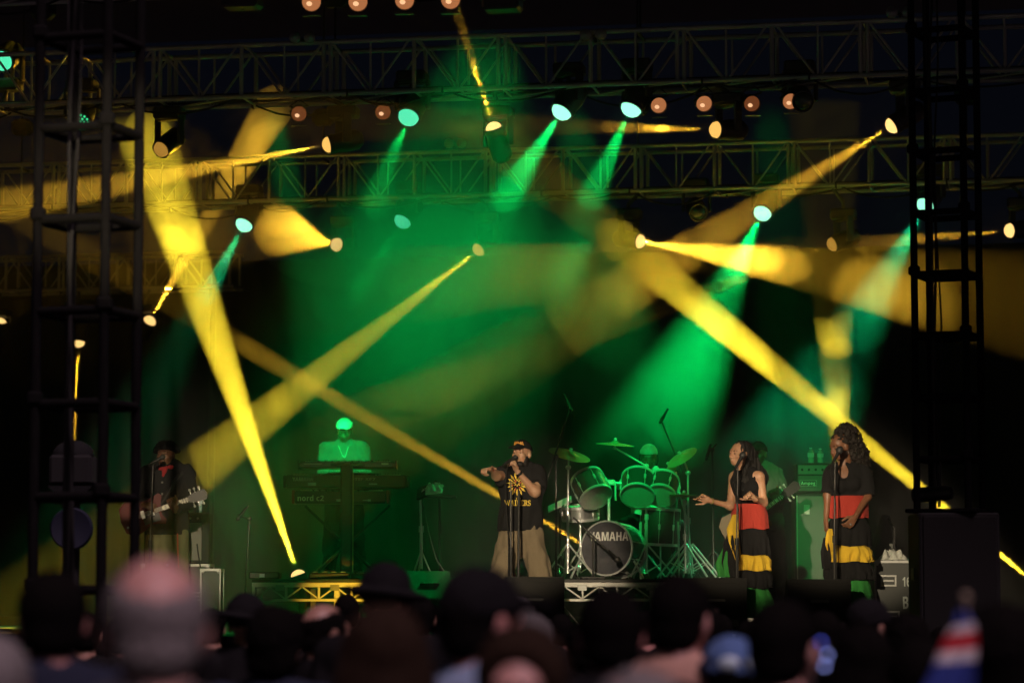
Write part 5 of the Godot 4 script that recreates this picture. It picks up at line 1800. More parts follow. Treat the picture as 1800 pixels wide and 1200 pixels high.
func rest_pose(h: float) -> Dictionary:                  # an upright pose to start from; l and r as the viewer sees them
	var k := h / 1.75
	var J := {}
	J.head = Vector3(0, 1.63, 0.02) * k
	J.neck = Vector3(0, 1.5, -0.01) * k
	J.chest = Vector3(0, 1.27, 0) * k
	J.waist = Vector3(0, 1.07, 0) * k
	J.hip = Vector3(0, 0.95, 0) * k
	for s in [["l", -1.0], ["r", 1.0]]:
		var x: float = s[1]
		J["sh" + s[0]] = Vector3(x * 0.185, 1.43, 0) * k
		J["el" + s[0]] = Vector3(x * 0.24, 1.13, -0.02) * k
		J["wr" + s[0]] = Vector3(x * 0.23, 0.88, 0.06) * k
		J["hp" + s[0]] = Vector3(x * 0.095, 0.93, 0) * k
		J["kn" + s[0]] = Vector3(x * 0.11, 0.5, 0.02) * k
		J["an" + s[0]] = Vector3(x * 0.12, 0.09, -0.02) * k
	J.face = Vector3(0, 0, 1)
	J.up = Vector3.UP
	J.k = k
	return J

# the body: one skin, from head to feet, with hands; `legs` false when they are under a long skirt's dark
func body_mesh(J: Dictionary, g: float, cell := 0.018, fine := 0.006, head_fine := 0.0065) -> ArrayMesh:
	var k: float = J.k
	var p := torso_prims(J, g * k)
	for s in ["l", "r"]:
		p += arm_prims(J, s, g * k)
		p += leg_prims(J, s, g * k)
		var an: Vector3 = J["an" + s]
		p.append(cone(an, an + Vector3(0, -0.045, 0.03), 0.043, 0.042))
		p.append(cone(an + Vector3(0, -0.05, 0.0), an + Vector3((0.03 if s == "r" else -0.03), -0.055, 0.15), 0.035, 0.03))
	var hb := look(J.face, J.up)
	p.append(cone(J.neck, J.head + hb * Vector3(0, -0.06, -0.025), 0.056 * k, 0.052 * k))
	var out := field(p, cell, 0.035)
	out.add(field(head_prims(J.head, hb, k), head_fine, 0.014))
	for s in ["l", "r"]:
		var h: Array = J.get("hand_" + s, [(J["wr" + s] - J["el" + s]).normalized(), Vector3(0.3 if s == "l" else -0.3, 0, -1), 1.0 if s == "l" else -1.0, [0.3, 0.3, 0.35, 0.4, 0.45]])
		out.add(field(hand_prims(J["wr" + s], h[0], h[1], h[2], h[3], k), fine, 0.006))
	return out.mesh()

func face_details(t: Node3D, J: Dictionary, brow: Material, lip: Color, open := false):
	var hb := look(J.face, J.up)
	var k: float = J.k
	for s in [-1.0, 1.0]:
		var g := geo()
		g.tube([J.head + hb * Vector3(s * 0.015, 0.026, 0.089) * k, J.head + hb * Vector3(s * 0.034, 0.032, 0.087) * k, J.head + hb * Vector3(s * 0.05, 0.027, 0.074) * k], [0.004, 0.0048, 0.003], 6)
		part(t, "eyebrow", g, brow)
		g = geo()
		g.tube([J.head + hb * Vector3(s * 0.018, 0.005, 0.084) * k, J.head + hb * Vector3(s * 0.032, 0.003, 0.088) * k, J.head + hb * Vector3(s * 0.046, 0.006, 0.079) * k], [0.002, 0.0042, 0.002], 6)
		part(t, "eyelid", g, mat("lash_dark", Color(0.01, 0.008, 0.007), 0.7))
	var g2 := geo()
	g2.ball(J.head + hb * Vector3(0, -0.061, 0.09) * k, Vector3(0.021, 0.011 if open else 0.006, 0.011) * k, hb, 10)
	part(t, "mouth", g2, mat("lip_" + str(lip), lip, 0.5))

func shoes(t: Node3D, J: Dictionary, m: Material):
	for s in ["l", "r"]:
		var an: Vector3 = J["an" + s]
		var toe := an + Vector3(0.04 if s == "r" else -0.04, -0.05, 0.17)
		part(t, "shoe", field([cone(an + Vector3(0, -0.035, -0.03), toe, 0.05, 0.04, Vector3.UP, 0.85), cone(an + Vector3(0, 0.02, -0.01), an + Vector3(0, -0.04, 0), 0.05, 0.052)], 0.02, 0.03, 0.0, Vector3.ONE, [[Vector3(0, 0.004, 0), Vector3(0, -1, 0)]]), m)

func shirt(t: Node3D, J: Dictionary, g: float, m: Material, sleeve: float, hem: float, loose := 0.014, folds := 0.012, called := "shirt") -> MeshInstance3D:
	var k: float = J.k
	var p := torso_prims(J, g * k, loose)
	p.pop_back()
	var sh: Vector3 = (J.shl + J.shr) * 0.5
	p.append(cone(sh + Vector3(0, -0.01, -0.01), sh.lerp(J.neck, 0.55), 0.085 * g * k + loose, 0.066 * g * k + loose, Vector3.ZERO, 1.0, true))
	p.append(cone(J.waist, Vector3(J.hip.x, hem - 0.05, J.hip.z), 0.148 * g * k + loose, 0.165 * g * k + loose, Vector3(0, 0, 1), 0.74))
	for s in ["l", "r"]:
		p += arm_prims(J, s, g * k, loose + (0.01 if sleeve < 1.0 else 0.004), sleeve, true)
	return part(t, called, field(p, 0.012, 0.03, folds, Vector3(9, 4.5, 9), [[Vector3(0, hem, 0), Vector3(0, -1, 0)]]), m)

func trousers(t: Node3D, J: Dictionary, g: float, m: Material, loose := 0.02, folds := 0.014, upto := 1.95):
	var k: float = J.k
	var p := [cone(J.hip + Vector3(0, -0.02, 0), J.hip.lerp(J.waist, 0.7), 0.162 * g * k + 0.006, 0.15 * g * k + 0.004, Vector3(0, 0, 1), 0.72)]
	for s in ["l", "r"]:
		p += leg_prims(J, s, g * k, loose, upto)
	return part(t, "trousers", field(p, 0.016, 0.04, folds, Vector3(9, 4, 9)), m)

func cap(t: Node3D, J: Dictionary, m: Material, brim_dir: Vector3, big := 1.0, back_gap := false):
	var hb := look(J.face, J.up)
	var k: float = J.k * big
	var c: Vector3 = J.head
	var p := [oval(c + hb * Vector3(0, 0.04, -0.012) * k, Vector3(0.086, 0.096, 0.107) * k, hb)]
	var crown := part(t, "cap", field(p, 0.009, 0.01, 0.003, Vector3(30, 30, 30), [[c + hb * Vector3(0, 0.042, 0) * k, hb * Vector3(0, -1, 0.12)]]), m)
	var bd := (hb.inverse() * brim_dir)
	bd.y = 0
	bd = hb * bd.normalized()
	var q := c + hb * Vector3(0, 0.048, 0) * k + bd * 0.1 * k
	var side := hb.y.cross(bd).normalized()
	part(t, "brim", field([oval(q + bd * 0.01, Vector3(0.074, 0.012, 0.08) * k, Basis(side, hb.y, bd) * Basis(Vector3.RIGHT, 0.22))], 0.006, 0.005), m)
	if back_gap:
		var g := geo()
		g.ball(c + hb * Vector3(0, 0.055, 0.082) * k, Vector3(0.032, 0.013, 0.02) * k, hb, 12)
		part(t, "strap_gap", g, mat("lash_dark", Color(0.01, 0.008, 0.007), 0.7))
	return crown

# lays flat pieces (x, y) on the front of a garment, a few millimetres proud of it
func lay_on(flat: Array, over: PackedVector3Array, at: Vector3, lift := 0.005) -> Geo:
	var g := geo()
	var near := []
	for v in over:
		if absf(v.x - at.x) < 0.2 and absf(v.y - at.y) < 0.2 and v.z > -0.02:
			near.append(v)
	var cache := {}
	var drop := func(v: Vector2) -> Vector3:
		if cache.has(v):
			return cache[v]
		var x := at.x + v.x
		var y := at.y + v.y
		var best := -1.0
		for q in near:
			if absf(q.x - x) < 0.02 and absf(q.y - y) < 0.02 and q.z > best:
				best = q.z
		var r := Vector3(x, y, best + lift)
		cache[v] = r
		return r
	for i in range(0, flat.size(), 3):
		g.flat(drop.call(flat[i]), drop.call(flat[i + 1]), drop.call(flat[i + 2]), Vector3(0, 0, 1))
	return g

func flat_text(text: String, size: float, serif: bool, squeeze := 1.0) -> Array:
	var m := lettering(text, size, 0.0, serif)
	var a := m.surface_get_arrays(0)
	var v: PackedVector3Array = a[Mesh.ARRAY_VERTEX]
	var out := []
	if a[Mesh.ARRAY_INDEX] != null and a[Mesh.ARRAY_INDEX].size():
		for i in a[Mesh.ARRAY_INDEX]:
			out.append(Vector2(v[i].x * squeeze, v[i].y))
	else:
		for q in v:
			out.append(Vector2(q.x * squeeze, q.y))
	return out

func poly(points: Array) -> Array:
	var p := PackedVector2Array(points)
	var out := []
	for i in Geometry2D.triangulate_polygon(p):
		out.append(p[i])
	return out

func petal(c: Vector2, a: float, r0: float, r1: float, w: float) -> Array:
	var d := Vector2(cos(a), sin(a))
	var n := Vector2(-d.y, d.x)
	return poly([c + d * r0, c + d * lerpf(r0, r1, 0.55) + n * w, c + d * r1, c + d * lerpf(r0, r1, 0.55) - n * w])

func tier(y0: float, y1: float, a: Array, b: Array, waves: float, depth: float, ph: float, rings := 5) -> Geo:      # a gathered band of cloth: a, b = [centre x, half width, half depth] at its upper and lower edge
	var g := geo()
	var rows := []
	var n := 96
	for r in rings + 1:
		var t := float(r) / rings
		var e := smoothstep(0.0, 0.4, t)
		var line := []
		for i in n + 1:
			var ang := TAU * i / n
			var w: float = (sin(ang * waves + ph + 1.7 * sin(ang * 3.0)) * 0.7 + fold_noise.get_noise_2d(cos(ang) * 4.0 + ph, sin(ang) * 4.0 + t) * 0.8) * depth * (0.05 + 1.2 * t)
			line.append(Vector3(lerpf(a[0], b[0], t) + cos(ang) * (lerpf(a[1], b[1], e) + w), lerpf(y0, y1, t) + 0.006 * sin(ang * 5.0 + ph) * t, sin(ang) * (lerpf(a[2], b[2], e) + w)))
		rows.append(line)
	g.sheet(rows)
	return g

func build_band():
	lead_singer()
	straight_haired_singer()
	curly_haired_singer()
	keyboard_player()
	guitarist()
	drummer()
	bassist()

func pose_from(f: Frame, h: float, pts: Dictionary) -> Dictionary:
	var J := rest_pose(h)
	for k in pts:
		var v: Array = pts[k]
		J[k] = f.at(v[0], v[1], v[2] if v.size() > 2 else 0.0)
	return J

func lead_singer():
	var f := frame(915, 25.0, STAGE)
	var J := pose_from(f, 1.75, {"head": [917, 799, 0.04], "neck": [920, 828], "chest": [917, 857], "waist": [916, 900], "hip": [916, 934], "shl": [890, 836], "shr": [944, 836],
		"ell": [873, 838, 0.24], "wrl": [866, 828, 0.4], "elr": [941, 866, 0.12], "wrr": [909, 830, 0.2], "hpl": [900, 944], "hpr": [933, 944], "knl": [881, 1014, 0.08], "knr": [950, 1014, 0.08], "anl": [873, 1096], "anr": [960, 1096]})
	J.face = Vector3(-0.5, 0.12, 1)
	J.up = Vector3(0.05, 1, -0.08)
	J.hand_r = [Vector3(-0.45, 1, 0.1), Vector3(-1, -0.3, 0.6), 1.0, [0.6, 0.75, 0.75, 0.75, 0.75]]
	J.hand_l = [Vector3(-0.7, -0.05, 0.6), Vector3(0.1, -1, 0.0), 1.0, [-0.4, 0.75, 0.85, 0.85, 0.85]]
	var t := thing("person", "person in black printed shirt, cap and khaki trousers singing into a microphone", "person", ground(915, 25.0, STAGE), deg_to_rad(YAW))
	part(t, "body", body_mesh(J, 1.0), skin("skin_olive", Color(0.42, 0.24, 0.15)))
	face_details(t, J, mat("hair_black", Color(0.01, 0.009, 0.008), 0.7), Color(0.28, 0.1, 0.08), true)
	var hb := look(J.face, J.up)
	part(t, "beard", field([oval(J.head + hb * Vector3(0, -0.09, 0.045), Vector3(0.05, 0.036, 0.052), hb), oval(J.head + hb * Vector3(-0.055, -0.06, 0.012), Vector3(0.02, 0.055, 0.035), hb), oval(J.head + hb * Vector3(0.055, -0.06, 0.012), Vector3(0.02, 0.055, 0.035), hb), oval(J.head + hb * Vector3(0, -0.043, 0.1), Vector3(0.026, 0.006, 0.008), hb)], 0.007, 0.012, 0.004, Vector3(60, 60, 60)), hair("beard_black", Color(0.012, 0.01, 0.009)))
	var hem := f.at(0, 934).y
	var sm := shirt(t, J, 1.08, cloth("black_tee", Color(0.014, 0.014, 0.015)), 0.62, hem, 0.022, 0.014)
	var over: PackedVector3Array = sm.mesh.surface_get_arrays(0)[Mesh.ARRAY_VERTEX]
	var yellow := mat("print_yellow", Color(0.72, 0.52, 0.06), 0.8)
	var tc := f.at(910, 885)
	part(sm, "print_lettering", lay_on(flat_text("WAILERS", 0.068, true, 0.72), over, tc), yellow)
	part(sm, "small_print", lay_on(flat_text("THE", 0.02, true), over, f.at(911, 877)), yellow)
	var ec := f.at(909, 852)
	var tris := []
	for k in 15:                                         # a wreath of leaf shapes round a small red heart of the emblem
		var a := TAU * k / 15.0 + 0.1
		var r := 1.0 + 0.25 * absf(sin(a))
		tris += petal(Vector2.ZERO, a, 0.03 * r, 0.085 * r, 0.011)
	for k in 8:
		tris += petal(Vector2(0, 0.012), TAU * k / 8.0, 0.01, 0.036, 0.006)
	part(sm, "print_emblem", lay_on(tris, over, ec), yellow)
	tris = []
	for k in 5:
		tris += petal(Vector2(-0.004, -0.01), PI / 2 + TAU * k / 5.0 + 0.3, 0.018, 0.056, 0.006)
	part(sm, "print_red", lay_on(tris, over, ec, 0.008), mat("print_red", Color(0.42, 0.05, 0.03), 0.8))
	trousers(t, J, 1.05, cloth("khaki", Color(0.16, 0.125, 0.078)), 0.03, 0.016)
	shoes(t, J, mat("shoe_dark", Color(0.02, 0.02, 0.02), 0.6))
	var crown = cap(t, J, cloth("cap_black", Color(0.016, 0.017, 0.016)), hb.z)
	for k in 4:                                          # the embroidered word on the cap's front is too small to read
		part(crown, "embroidery", lettering("APHA"[k], 0.046, 0.004), mat("thread_orange", Color(0.75, 0.36, 0.06), 0.8), Transform3D(hb * Basis(Vector3.UP, (k - 1.5) * 0.27), J.head + hb * (Vector3(0, 0.088, -0.012) + Basis(Vector3.UP, (k - 1.5) * 0.27) * Vector3(0, 0, 0.093))))
	var g := geo()
	g.lathe([Vector2(0.034, -0.012), Vector2(0.036, -0.008), Vector2(0.036, 0.008), Vector2(0.034, 0.012)], along(J.wrr.lerp(J.elr, 0.1), J.elr - J.wrr), 14)
	part(t, "wristwatch", g, mat("watch_black", Color(0.015, 0.015, 0.015), 0.3, 0.4))
	# microphone in the raised hand
	var m := thing("handheld_microphone", "dark microphone held to the lead singer's mouth", "microphone", ground(915, 25.0, STAGE), deg_to_rad(YAW))
	mic_head(m, f.at(905, 806, 0.22), Vector3(0.5, 0.35, -0.5), 0.025)
	part(m, "lead", cable([f.at(896, 816, 0.28), f.at(890, 830, 0.3), f.at(889, 880, 0.3), f.at(894, 960, 0.25), f.at(892, 1100, 0.3)], 0.005), mat("cable_black", Color(0.01, 0.01, 0.01), 0.6))
	var st = mic_stand("slim black microphone stand in front of the lead singer's legs", 898, 24.55, STAGE, 850, Vector2(898, 838), Vector3(-0.2, 1, 0), false)
	var g2 := geo()
	var fs := frame(898, 24.55, STAGE)
	g2.tube([fs.at(912, 862), fs.at(911, 1104)], 0.011, 8)
	part(st, "second_tube", g2, mat("stand_black"))
	part(st, "joint", rod(0.008, 6), mat("stand_black"), between(fs.at(898, 1100), fs.at(911, 1100)))

func skirt_tiers(t: Node3D, f: Frame, rows: Array):
	for r in rows:
		var y0 := f.at(0, r[1]).y
		var y1 := f.at(0, r[2]).y
		var a := [f.at((r[3] + r[4]) * 0.5, 0).x, (r[4] - r[3]) * 0.5 / f.s, (r[4] - r[3]) * 0.5 / f.s * 0.8]
		var b := [f.at((r[5] + r[6]) * 0.5, 0).x, (r[6] - r[5]) * 0.5 / f.s, (r[6] - r[5]) * 0.5 / f.s * 0.8]
		if r != rows[0]:                                 # gathered under the edge of the band above
			a[1] -= 0.034
			a[2] -= 0.034
		else:
			a[2] += 0.025
		part(t, "skirt_tier", tier(y0, y1, a, b, r[8], r[7], r[1]), r[0])

func ruffle(t: Node3D, f: Frame, pts: Array, m: Material, z: float, ph: float):      # a falling flounce: rows of [left px, right px, py]
	var g := geo()
	var rows := []
	for r in pts.size():
		var line := []
		for i in 9:
			var u := i / 8.0
			var p := f.at(lerpf(pts[r][0], pts[r][1], u), pts[r][2], z + 0.035 * sin(u * 9.0 + ph + r * 0.5) * minf(1.0, r * 0.4) - 0.08 * (1.0 - u))
			line.append(p)
		rows.append(line)
	g.sheet(rows)
	part(t, "skirt_ruffle", g, m)

func straight_haired_singer():
	var f := frame(1312, 25.0, STAGE)
	var J := pose_from(f, 1.62, {"head": [1301, 799, 0.05], "neck": [1309, 827], "chest": [1313, 852], "waist": [1317, 884], "hip": [1317, 915], "shl": [1292, 838, -0.03], "shr": [1337, 838, 0.05],
		"ell": [1284, 890, 0.06], "wrl": [1248, 881, 0.14], "elr": [1344, 884, 0.04], "wrr": [1324, 878, 0.24], "hpl": [1305, 925], "hpr": [1329, 925], "knl": [1303, 1010], "knr": [1331, 1010], "anl": [1303, 1096], "anr": [1333, 1096]})
	J.face = Vector3(-1, 0.05, 0.75)
	J.up = Vector3(0.12, 1, 0)
	J.hand_l = [Vector3(-1, 0.35, 0.1), Vector3(0, -0.5, 1), -1.0, [0.2, 0.1, 0.35, 0.6, 0.7]]
	J.hand_r = [Vector3(-0.8, 0.5, 0.5), Vector3(-0.3, -0.4, 0.8), -1.0, [-0.5, 0.65, 0.75, 0.8, 0.8]]
	var t := thing("person", "person with long straight black hair, black top and tiered red, black and yellow skirt", "person", ground(1312, 25.0, STAGE), deg_to_rad(YAW))
	part(t, "body", body_mesh(J, 0.82), skin("skin_tan", Color(0.46, 0.25, 0.15)))
	face_details(t, J, mat("hair_black"), Color(0.35, 0.06, 0.06), true)
	var black := cloth("black_top", Color(0.012, 0.012, 0.013))
	var p := torso_prims(J, 0.86 * J.k, 0.012)
	p.pop_back()
	p.pop_back()
	for s in [-0.05, 0.05]:
		p.append(oval(f.at(1310, 856) + Vector3(s, 0, 0.1), Vector3(0.06, 0.06, 0.055)))
	part(t, "tank_top", field(p, 0.012, 0.03, 0.008, Vector3(9, 5, 9), [[f.at(0, 838), Vector3(-0.15, 1, 0.35)], [f.at(0, 892), Vector3(0, -1, 0)]]), black)
	for s in [[1299, 836, 1297, 850], [1328, 834, 1326, 850]]:
		var g := geo()
		g.tube([f.at(s[0], s[1], -0.04), f.at(s[0] - 1, s[1] - 3, 0.05), f.at(s[2], s[3], 0.12)], 0.011, 6)
		part(t, "shoulder_strap", g, black)
	var hb := look(J.face, J.up)
	# hair: cap over the skull, two long falls
	var c: Vector3 = J.head
	var h := [oval(c + hb * Vector3(0, 0.045, -0.03), Vector3(0.083, 0.082, 0.092), hb), oval(c + hb * Vector3(0, -0.02, -0.075), Vector3(0.075, 0.1, 0.05), hb)]
	h += [cone(f.at(1314, 792, -0.02), f.at(1334, 840, -0.06), 0.075, 0.09, Vector3(0, 0, 1), 0.7), cone(f.at(1334, 840, -0.06), f.at(1338, 893, -0.08), 0.09, 0.045, Vector3(0, 0, 1), 0.6)]
	h += [cone(f.at(1306, 815, -0.04), f.at(1292, 850, -0.02), 0.035, 0.045), cone(f.at(1292, 850, -0.02), f.at(1282, 884, -0.02), 0.045, 0.02)]
	h += [cone(f.at(1313, 806, 0.02), f.at(1309, 845, 0.1), 0.025, 0.03), cone(f.at(1309, 845, 0.1), f.at(1306, 862, 0.13), 0.03, 0.014)]
	part(t, "hair", field(h, 0.011, 0.03, 0.011, Vector3(42, 5, 42)), hair("hair_straight", Color(0.010, 0.009, 0.009)))
	var g2 := geo()
	g2.lathe([Vector2(0.026, -0.008), Vector2(0.029, 0.0), Vector2(0.026, 0.008)], along(J.wrl.lerp(J.ell, 0.08), J.ell - J.wrl), 14)
	part(t, "bracelet", g2, mat("gold", Color(0.7, 0.5, 0.2), 0.3, 0.7))
	g2 = geo()
	g2.lathe([Vector2(0.026, -0.008), Vector2(0.029, 0.0), Vector2(0.026, 0.008)], along(J.wrr.lerp(J.elr, 0.08), J.elr - J.wrr), 14)
	part(t, "bracelet", g2, mat("gold"))
	var red := cloth("skirt_red", Color(0.40, 0.035, 0.022))
	var sb := cloth("skirt_black", Color(0.011, 0.011, 0.012))
	var yel := cloth("skirt_yellow", Color(0.66, 0.43, 0.025))
	var grn := cloth("skirt_green", Color(0.02, 0.2, 0.03))
	skirt_tiers(t, f, [[red, 886, 930, 1290, 1346, 1288, 1352, 0.006, 9.0], [sb, 927, 976, 1288, 1351, 1291, 1354, 0.012, 11.0], [yel, 972, 1003, 1289, 1353, 1287, 1356, 0.02, 15.0], [sb, 998, 1034, 1287, 1354, 1284, 1358, 0.022, 15.0], [grn, 1030, 1085, 1287, 1355, 1284, 1358, 0.022, 15.0]])
	ruffle(t, f, [[1288, 1297, 905], [1277, 1296, 930], [1280, 1299, 952], [1288, 1301, 975], [1294, 1303, 992]], yel, 0.17, 0.0)
	ruffle(t, f, [[1285, 1292, 925], [1272, 1290, 955], [1268, 1294, 990], [1276, 1300, 1015]], sb, 0.13, 1.2)
	ruffle(t, f, [[1272, 1282, 962], [1258, 1284, 990], [1262, 1286, 1014]], grn, 0.09, 2.0)
	shoes(t, J, mat("shoe_dark"))
	mic_stand("black microphone stand before the straight-haired singer", 1296, 24.6, STAGE, 820, Vector2(1299, 815), Vector3(0.35, 0.6, -0.3), true, 0.03)

func curly_haired_singer():
	var f := frame(1490, 25.0, STAGE)
	var J := pose_from(f, 1.68, {"head": [1479, 786, 0.05], "neck": [1487, 818], "chest": [1492, 845], "waist": [1494, 880], "hip": [1494, 912], "shl": [1464, 832, 0], "shr": [1521, 834, 0],
		"ell": [1457, 870, 0.02], "wrl": [1452, 914, 0.08], "elr": [1525, 874, 0.06], "wrr": [1501, 908, 0.22], "hpl": [1480, 925], "hpr": [1508, 925], "knl": [1480, 1010], "knr": [1510, 1010], "anl": [1480, 1096], "anr": [1512, 1096]})
	J.face = Vector3(-0.95, -0.3, 0.6)
	J.up = Vector3(-0.1, 1, 0.1)
	J.hand_l = [Vector3(0.0, -1, 0.2), Vector3(1, 0, -0.2), -1.0, [0.3, 0.35, 0.4, 0.45, 0.5]]
	J.hand_r = [Vector3(-0.6, -0.8, 0.2), Vector3(-0.5, 0.2, -1), -1.0, [0.2, 0.35, 0.4, 0.45, 0.5]]
	var t := thing("person", "person with big curly dark hair, black top and tiered skirt at the microphone", "person", ground(1490, 25.0, STAGE), deg_to_rad(YAW))
	part(t, "body", body_mesh(J, 0.9), skin("skin_brown", Color(0.2, 0.088, 0.045)))
	face_details(t, J, mat("hair_black"), Color(0.2, 0.04, 0.04))
	var black := cloth("black_top")
	var p := torso_prims(J, 0.95 * J.k, 0.014)
	p.pop_back()
	var sh: Vector3 = (J.shl + J.shr) * 0.5
	for s in ["l", "r"]:
		p += arm_prims(J, s, 0.98 * J.k, 0.02, 0.96, true)
	for s in [-0.06, 0.06]:
		p.append(oval(f.at(1487, 852) + Vector3(s, 0, 0.1), Vector3(0.075, 0.07, 0.06)))
	p.append(carve(f.at(1483, 826, 0.13), Vector3(0.05, 0.085, 0.09)))
	part(t, "blouse", field(p, 0.012, 0.03, 0.01, Vector3(9, 4.5, 9), [[f.at(0, 878), Vector3(0, -1, 0)]]), black)
	var c: Vector3 = J.head
	var hb := look(J.face, J.up)
	var r := RandomNumberGenerator.new()
	r.seed = 77
	var h := [oval(c + hb * Vector3(0, 0.055, -0.035), Vector3(0.086, 0.085, 0.09), hb), cone(f.at(1494, 768, -0.03), f.at(1508, 800, -0.06), 0.11, 0.11), cone(f.at(1508, 800, -0.06), f.at(1518, 835, -0.06), 0.11, 0.075), oval(f.at(1490, 757, 0.02), Vector3(0.085, 0.065, 0.08))]
	part(t, "hair", field(h, 0.011, 0.03, 0.026, Vector3(26, 26, 26)), hair("hair_curly", Color(0.014, 0.009, 0.006)))
	var g := geo()
	for i in 130:                                        # loose curls standing out from the mass
		var q: Vector3
		var out: Vector3
		var a := r.randf() * TAU
		var b := r.randf_range(-1, 1)
		var k: int = r.randi() % 3
		var cen: Vector3 = [f.at(1494, 768, -0.03), f.at(1509, 802, -0.06), f.at(1516, 825, -0.05)][k]
		out = Vector3(cos(a) * sqrt(1 - b * b), b, sin(a) * sqrt(1 - b * b))
		if out.x < -0.35 and k > 0:
			continue
		q = cen + out * [0.1, 0.1, 0.08][k]
		var pts := []
		var side := out.cross(Vector3(0.3, 1, 0.2)).normalized()
		for s in 7:
			pts.append(q + out * (0.006 * s) + Vector3(0, -0.004 * s, 0) + (side * cos(s * 1.5) + out.cross(side) * sin(s * 1.5)) * 0.009)
		g.tube(pts, 0.0045, 4, false)
	part(t, "loose_curls", g, mats["hair_curly"]).set_meta("kind", "stuff")
	g = geo()
	g.lathe([Vector2(0.014, -0.002), Vector2(0.017, 0.0), Vector2(0.014, 0.002)], along(c + hb * Vector3(0.082, -0.05, 0.0), hb.x), 12)
	part(t, "earring", g, mat("silver", Color(0.75, 0.75, 0.75), 0.25, 0.7))
	g = geo()
	g.ball(J.wrr + Vector3(-0.05, -0.075, 0.035), Vector3.ONE * 0.011, Basis(), 8)
	part(t, "ring", g, mat("silver"))
	var red := cloth("skirt_red", Color(0.40, 0.035, 0.022))
	var sb := cloth("skirt_black")
	var yel := cloth("skirt_yellow")
	var grn := cloth("skirt_green")
	skirt_tiers(t, f, [[red, 872, 911, 1460, 1526, 1457, 1529, 0.006, 9.0], [sb, 908, 960, 1457, 1528, 1455, 1532, 0.012, 11.0], [yel, 956, 988, 1454, 1531, 1451, 1534, 0.02, 16.0], [sb, 984, 1019, 1451, 1532, 1452, 1535, 0.022, 16.0], [grn, 1016, 1085, 1454, 1533, 1456, 1534, 0.022, 16.0]])
	ruffle(t, f, [[1454, 1460, 930], [1450, 1462, 945], [1449, 1466, 958], [1452, 1470, 968]], yel, 0.2, 0.5)
	ruffle(t, f, [[1448, 1456, 945], [1442, 1458, 970], [1444, 1462, 1000]], sb, 0.14, 1.0)
	shoes(t, J, mat("shoe_dark"))
	mic_stand("black microphone stand before the curly-haired singer", 1468, 24.6, STAGE, 812, Vector2(1471, 806), Vector3(0.3, 0.5, -0.3), true, 0.034)

func keyboard_player():
	var f := frame(604, 28.6, RISER)
	var J := pose_from(f, 1.66, {"head": [604, 758, 0.06], "neck": [604, 778], "chest": [604, 806], "waist": [604, 842], "hip": [604, 872], "shl": [571, 788], "shr": [637, 789],
		"ell": [566, 832, 0.02], "wrl": [591, 838, 0.26], "elr": [642, 834, 0.02], "wrr": [622, 838, 0.26]})
	for s in [["l", -1.0], ["r", 1.0]]:
		J["hp" + s[0]] = f.at(604 + s[1] * 15, 880)
		J["kn" + s[0]] = f.at(604 + s[1] * 22, 950, 0.03)
		J["an" + s[0]] = Vector3(f.at(604 + s[1] * 26, 0).x, 0.09, -0.02)
	J.face = Vector3(-0.12, -0.5, 1)
	J.up = Vector3(0, 1, 0.45)
	J.hand_l = [Vector3(0.5, -0.15, 1), Vector3(0, -1, 0), 1.0, [0.2, 0.3, 0.3, 0.3, 0.3]]
	J.hand_r = [Vector3(-0.5, -0.15, 1), Vector3(0, -1, 0), -1.0, [0.2, 0.3, 0.3, 0.3, 0.3]]
	var t := thing("person", "person in a white backwards cap playing behind the stacked keyboards", "person", ground(604, 28.6, RISER), deg_to_rad(YAW))
	part(t, "body", body_mesh(J, 1.0), skin("skin_dark", Color(0.14, 0.065, 0.036)))
	face_details(t, J, mat("hair_black"), Color(0.18, 0.05, 0.05))
	shirt(t, J, 1.02, cloth("grey_shirt", Color(0.05, 0.054, 0.052)), 1.7, f.at(0, 885).y, 0.014, 0.012)
	trousers(t, J, 1.0, cloth("dark_trousers", Color(0.012, 0.013, 0.015)), 0.022)
	shoes(t, J, mat("shoe_pale", Color(0.45, 0.45, 0.45), 0.6))
	cap(t, J, cloth("white_cap_cloth", Color(0.78, 0.78, 0.76)), Vector3(0.1, -0.2, -1), 1.08, true)
	var g := cable([f.at(594, 784, 0.1), f.at(602, 802, 0.15), f.at(606, 806, 0.15), f.at(612, 786, 0.1)], 0.005)
	part(t, "necklace", g, mat("silver", Color(0.75, 0.75, 0.75), 0.25, 0.7))

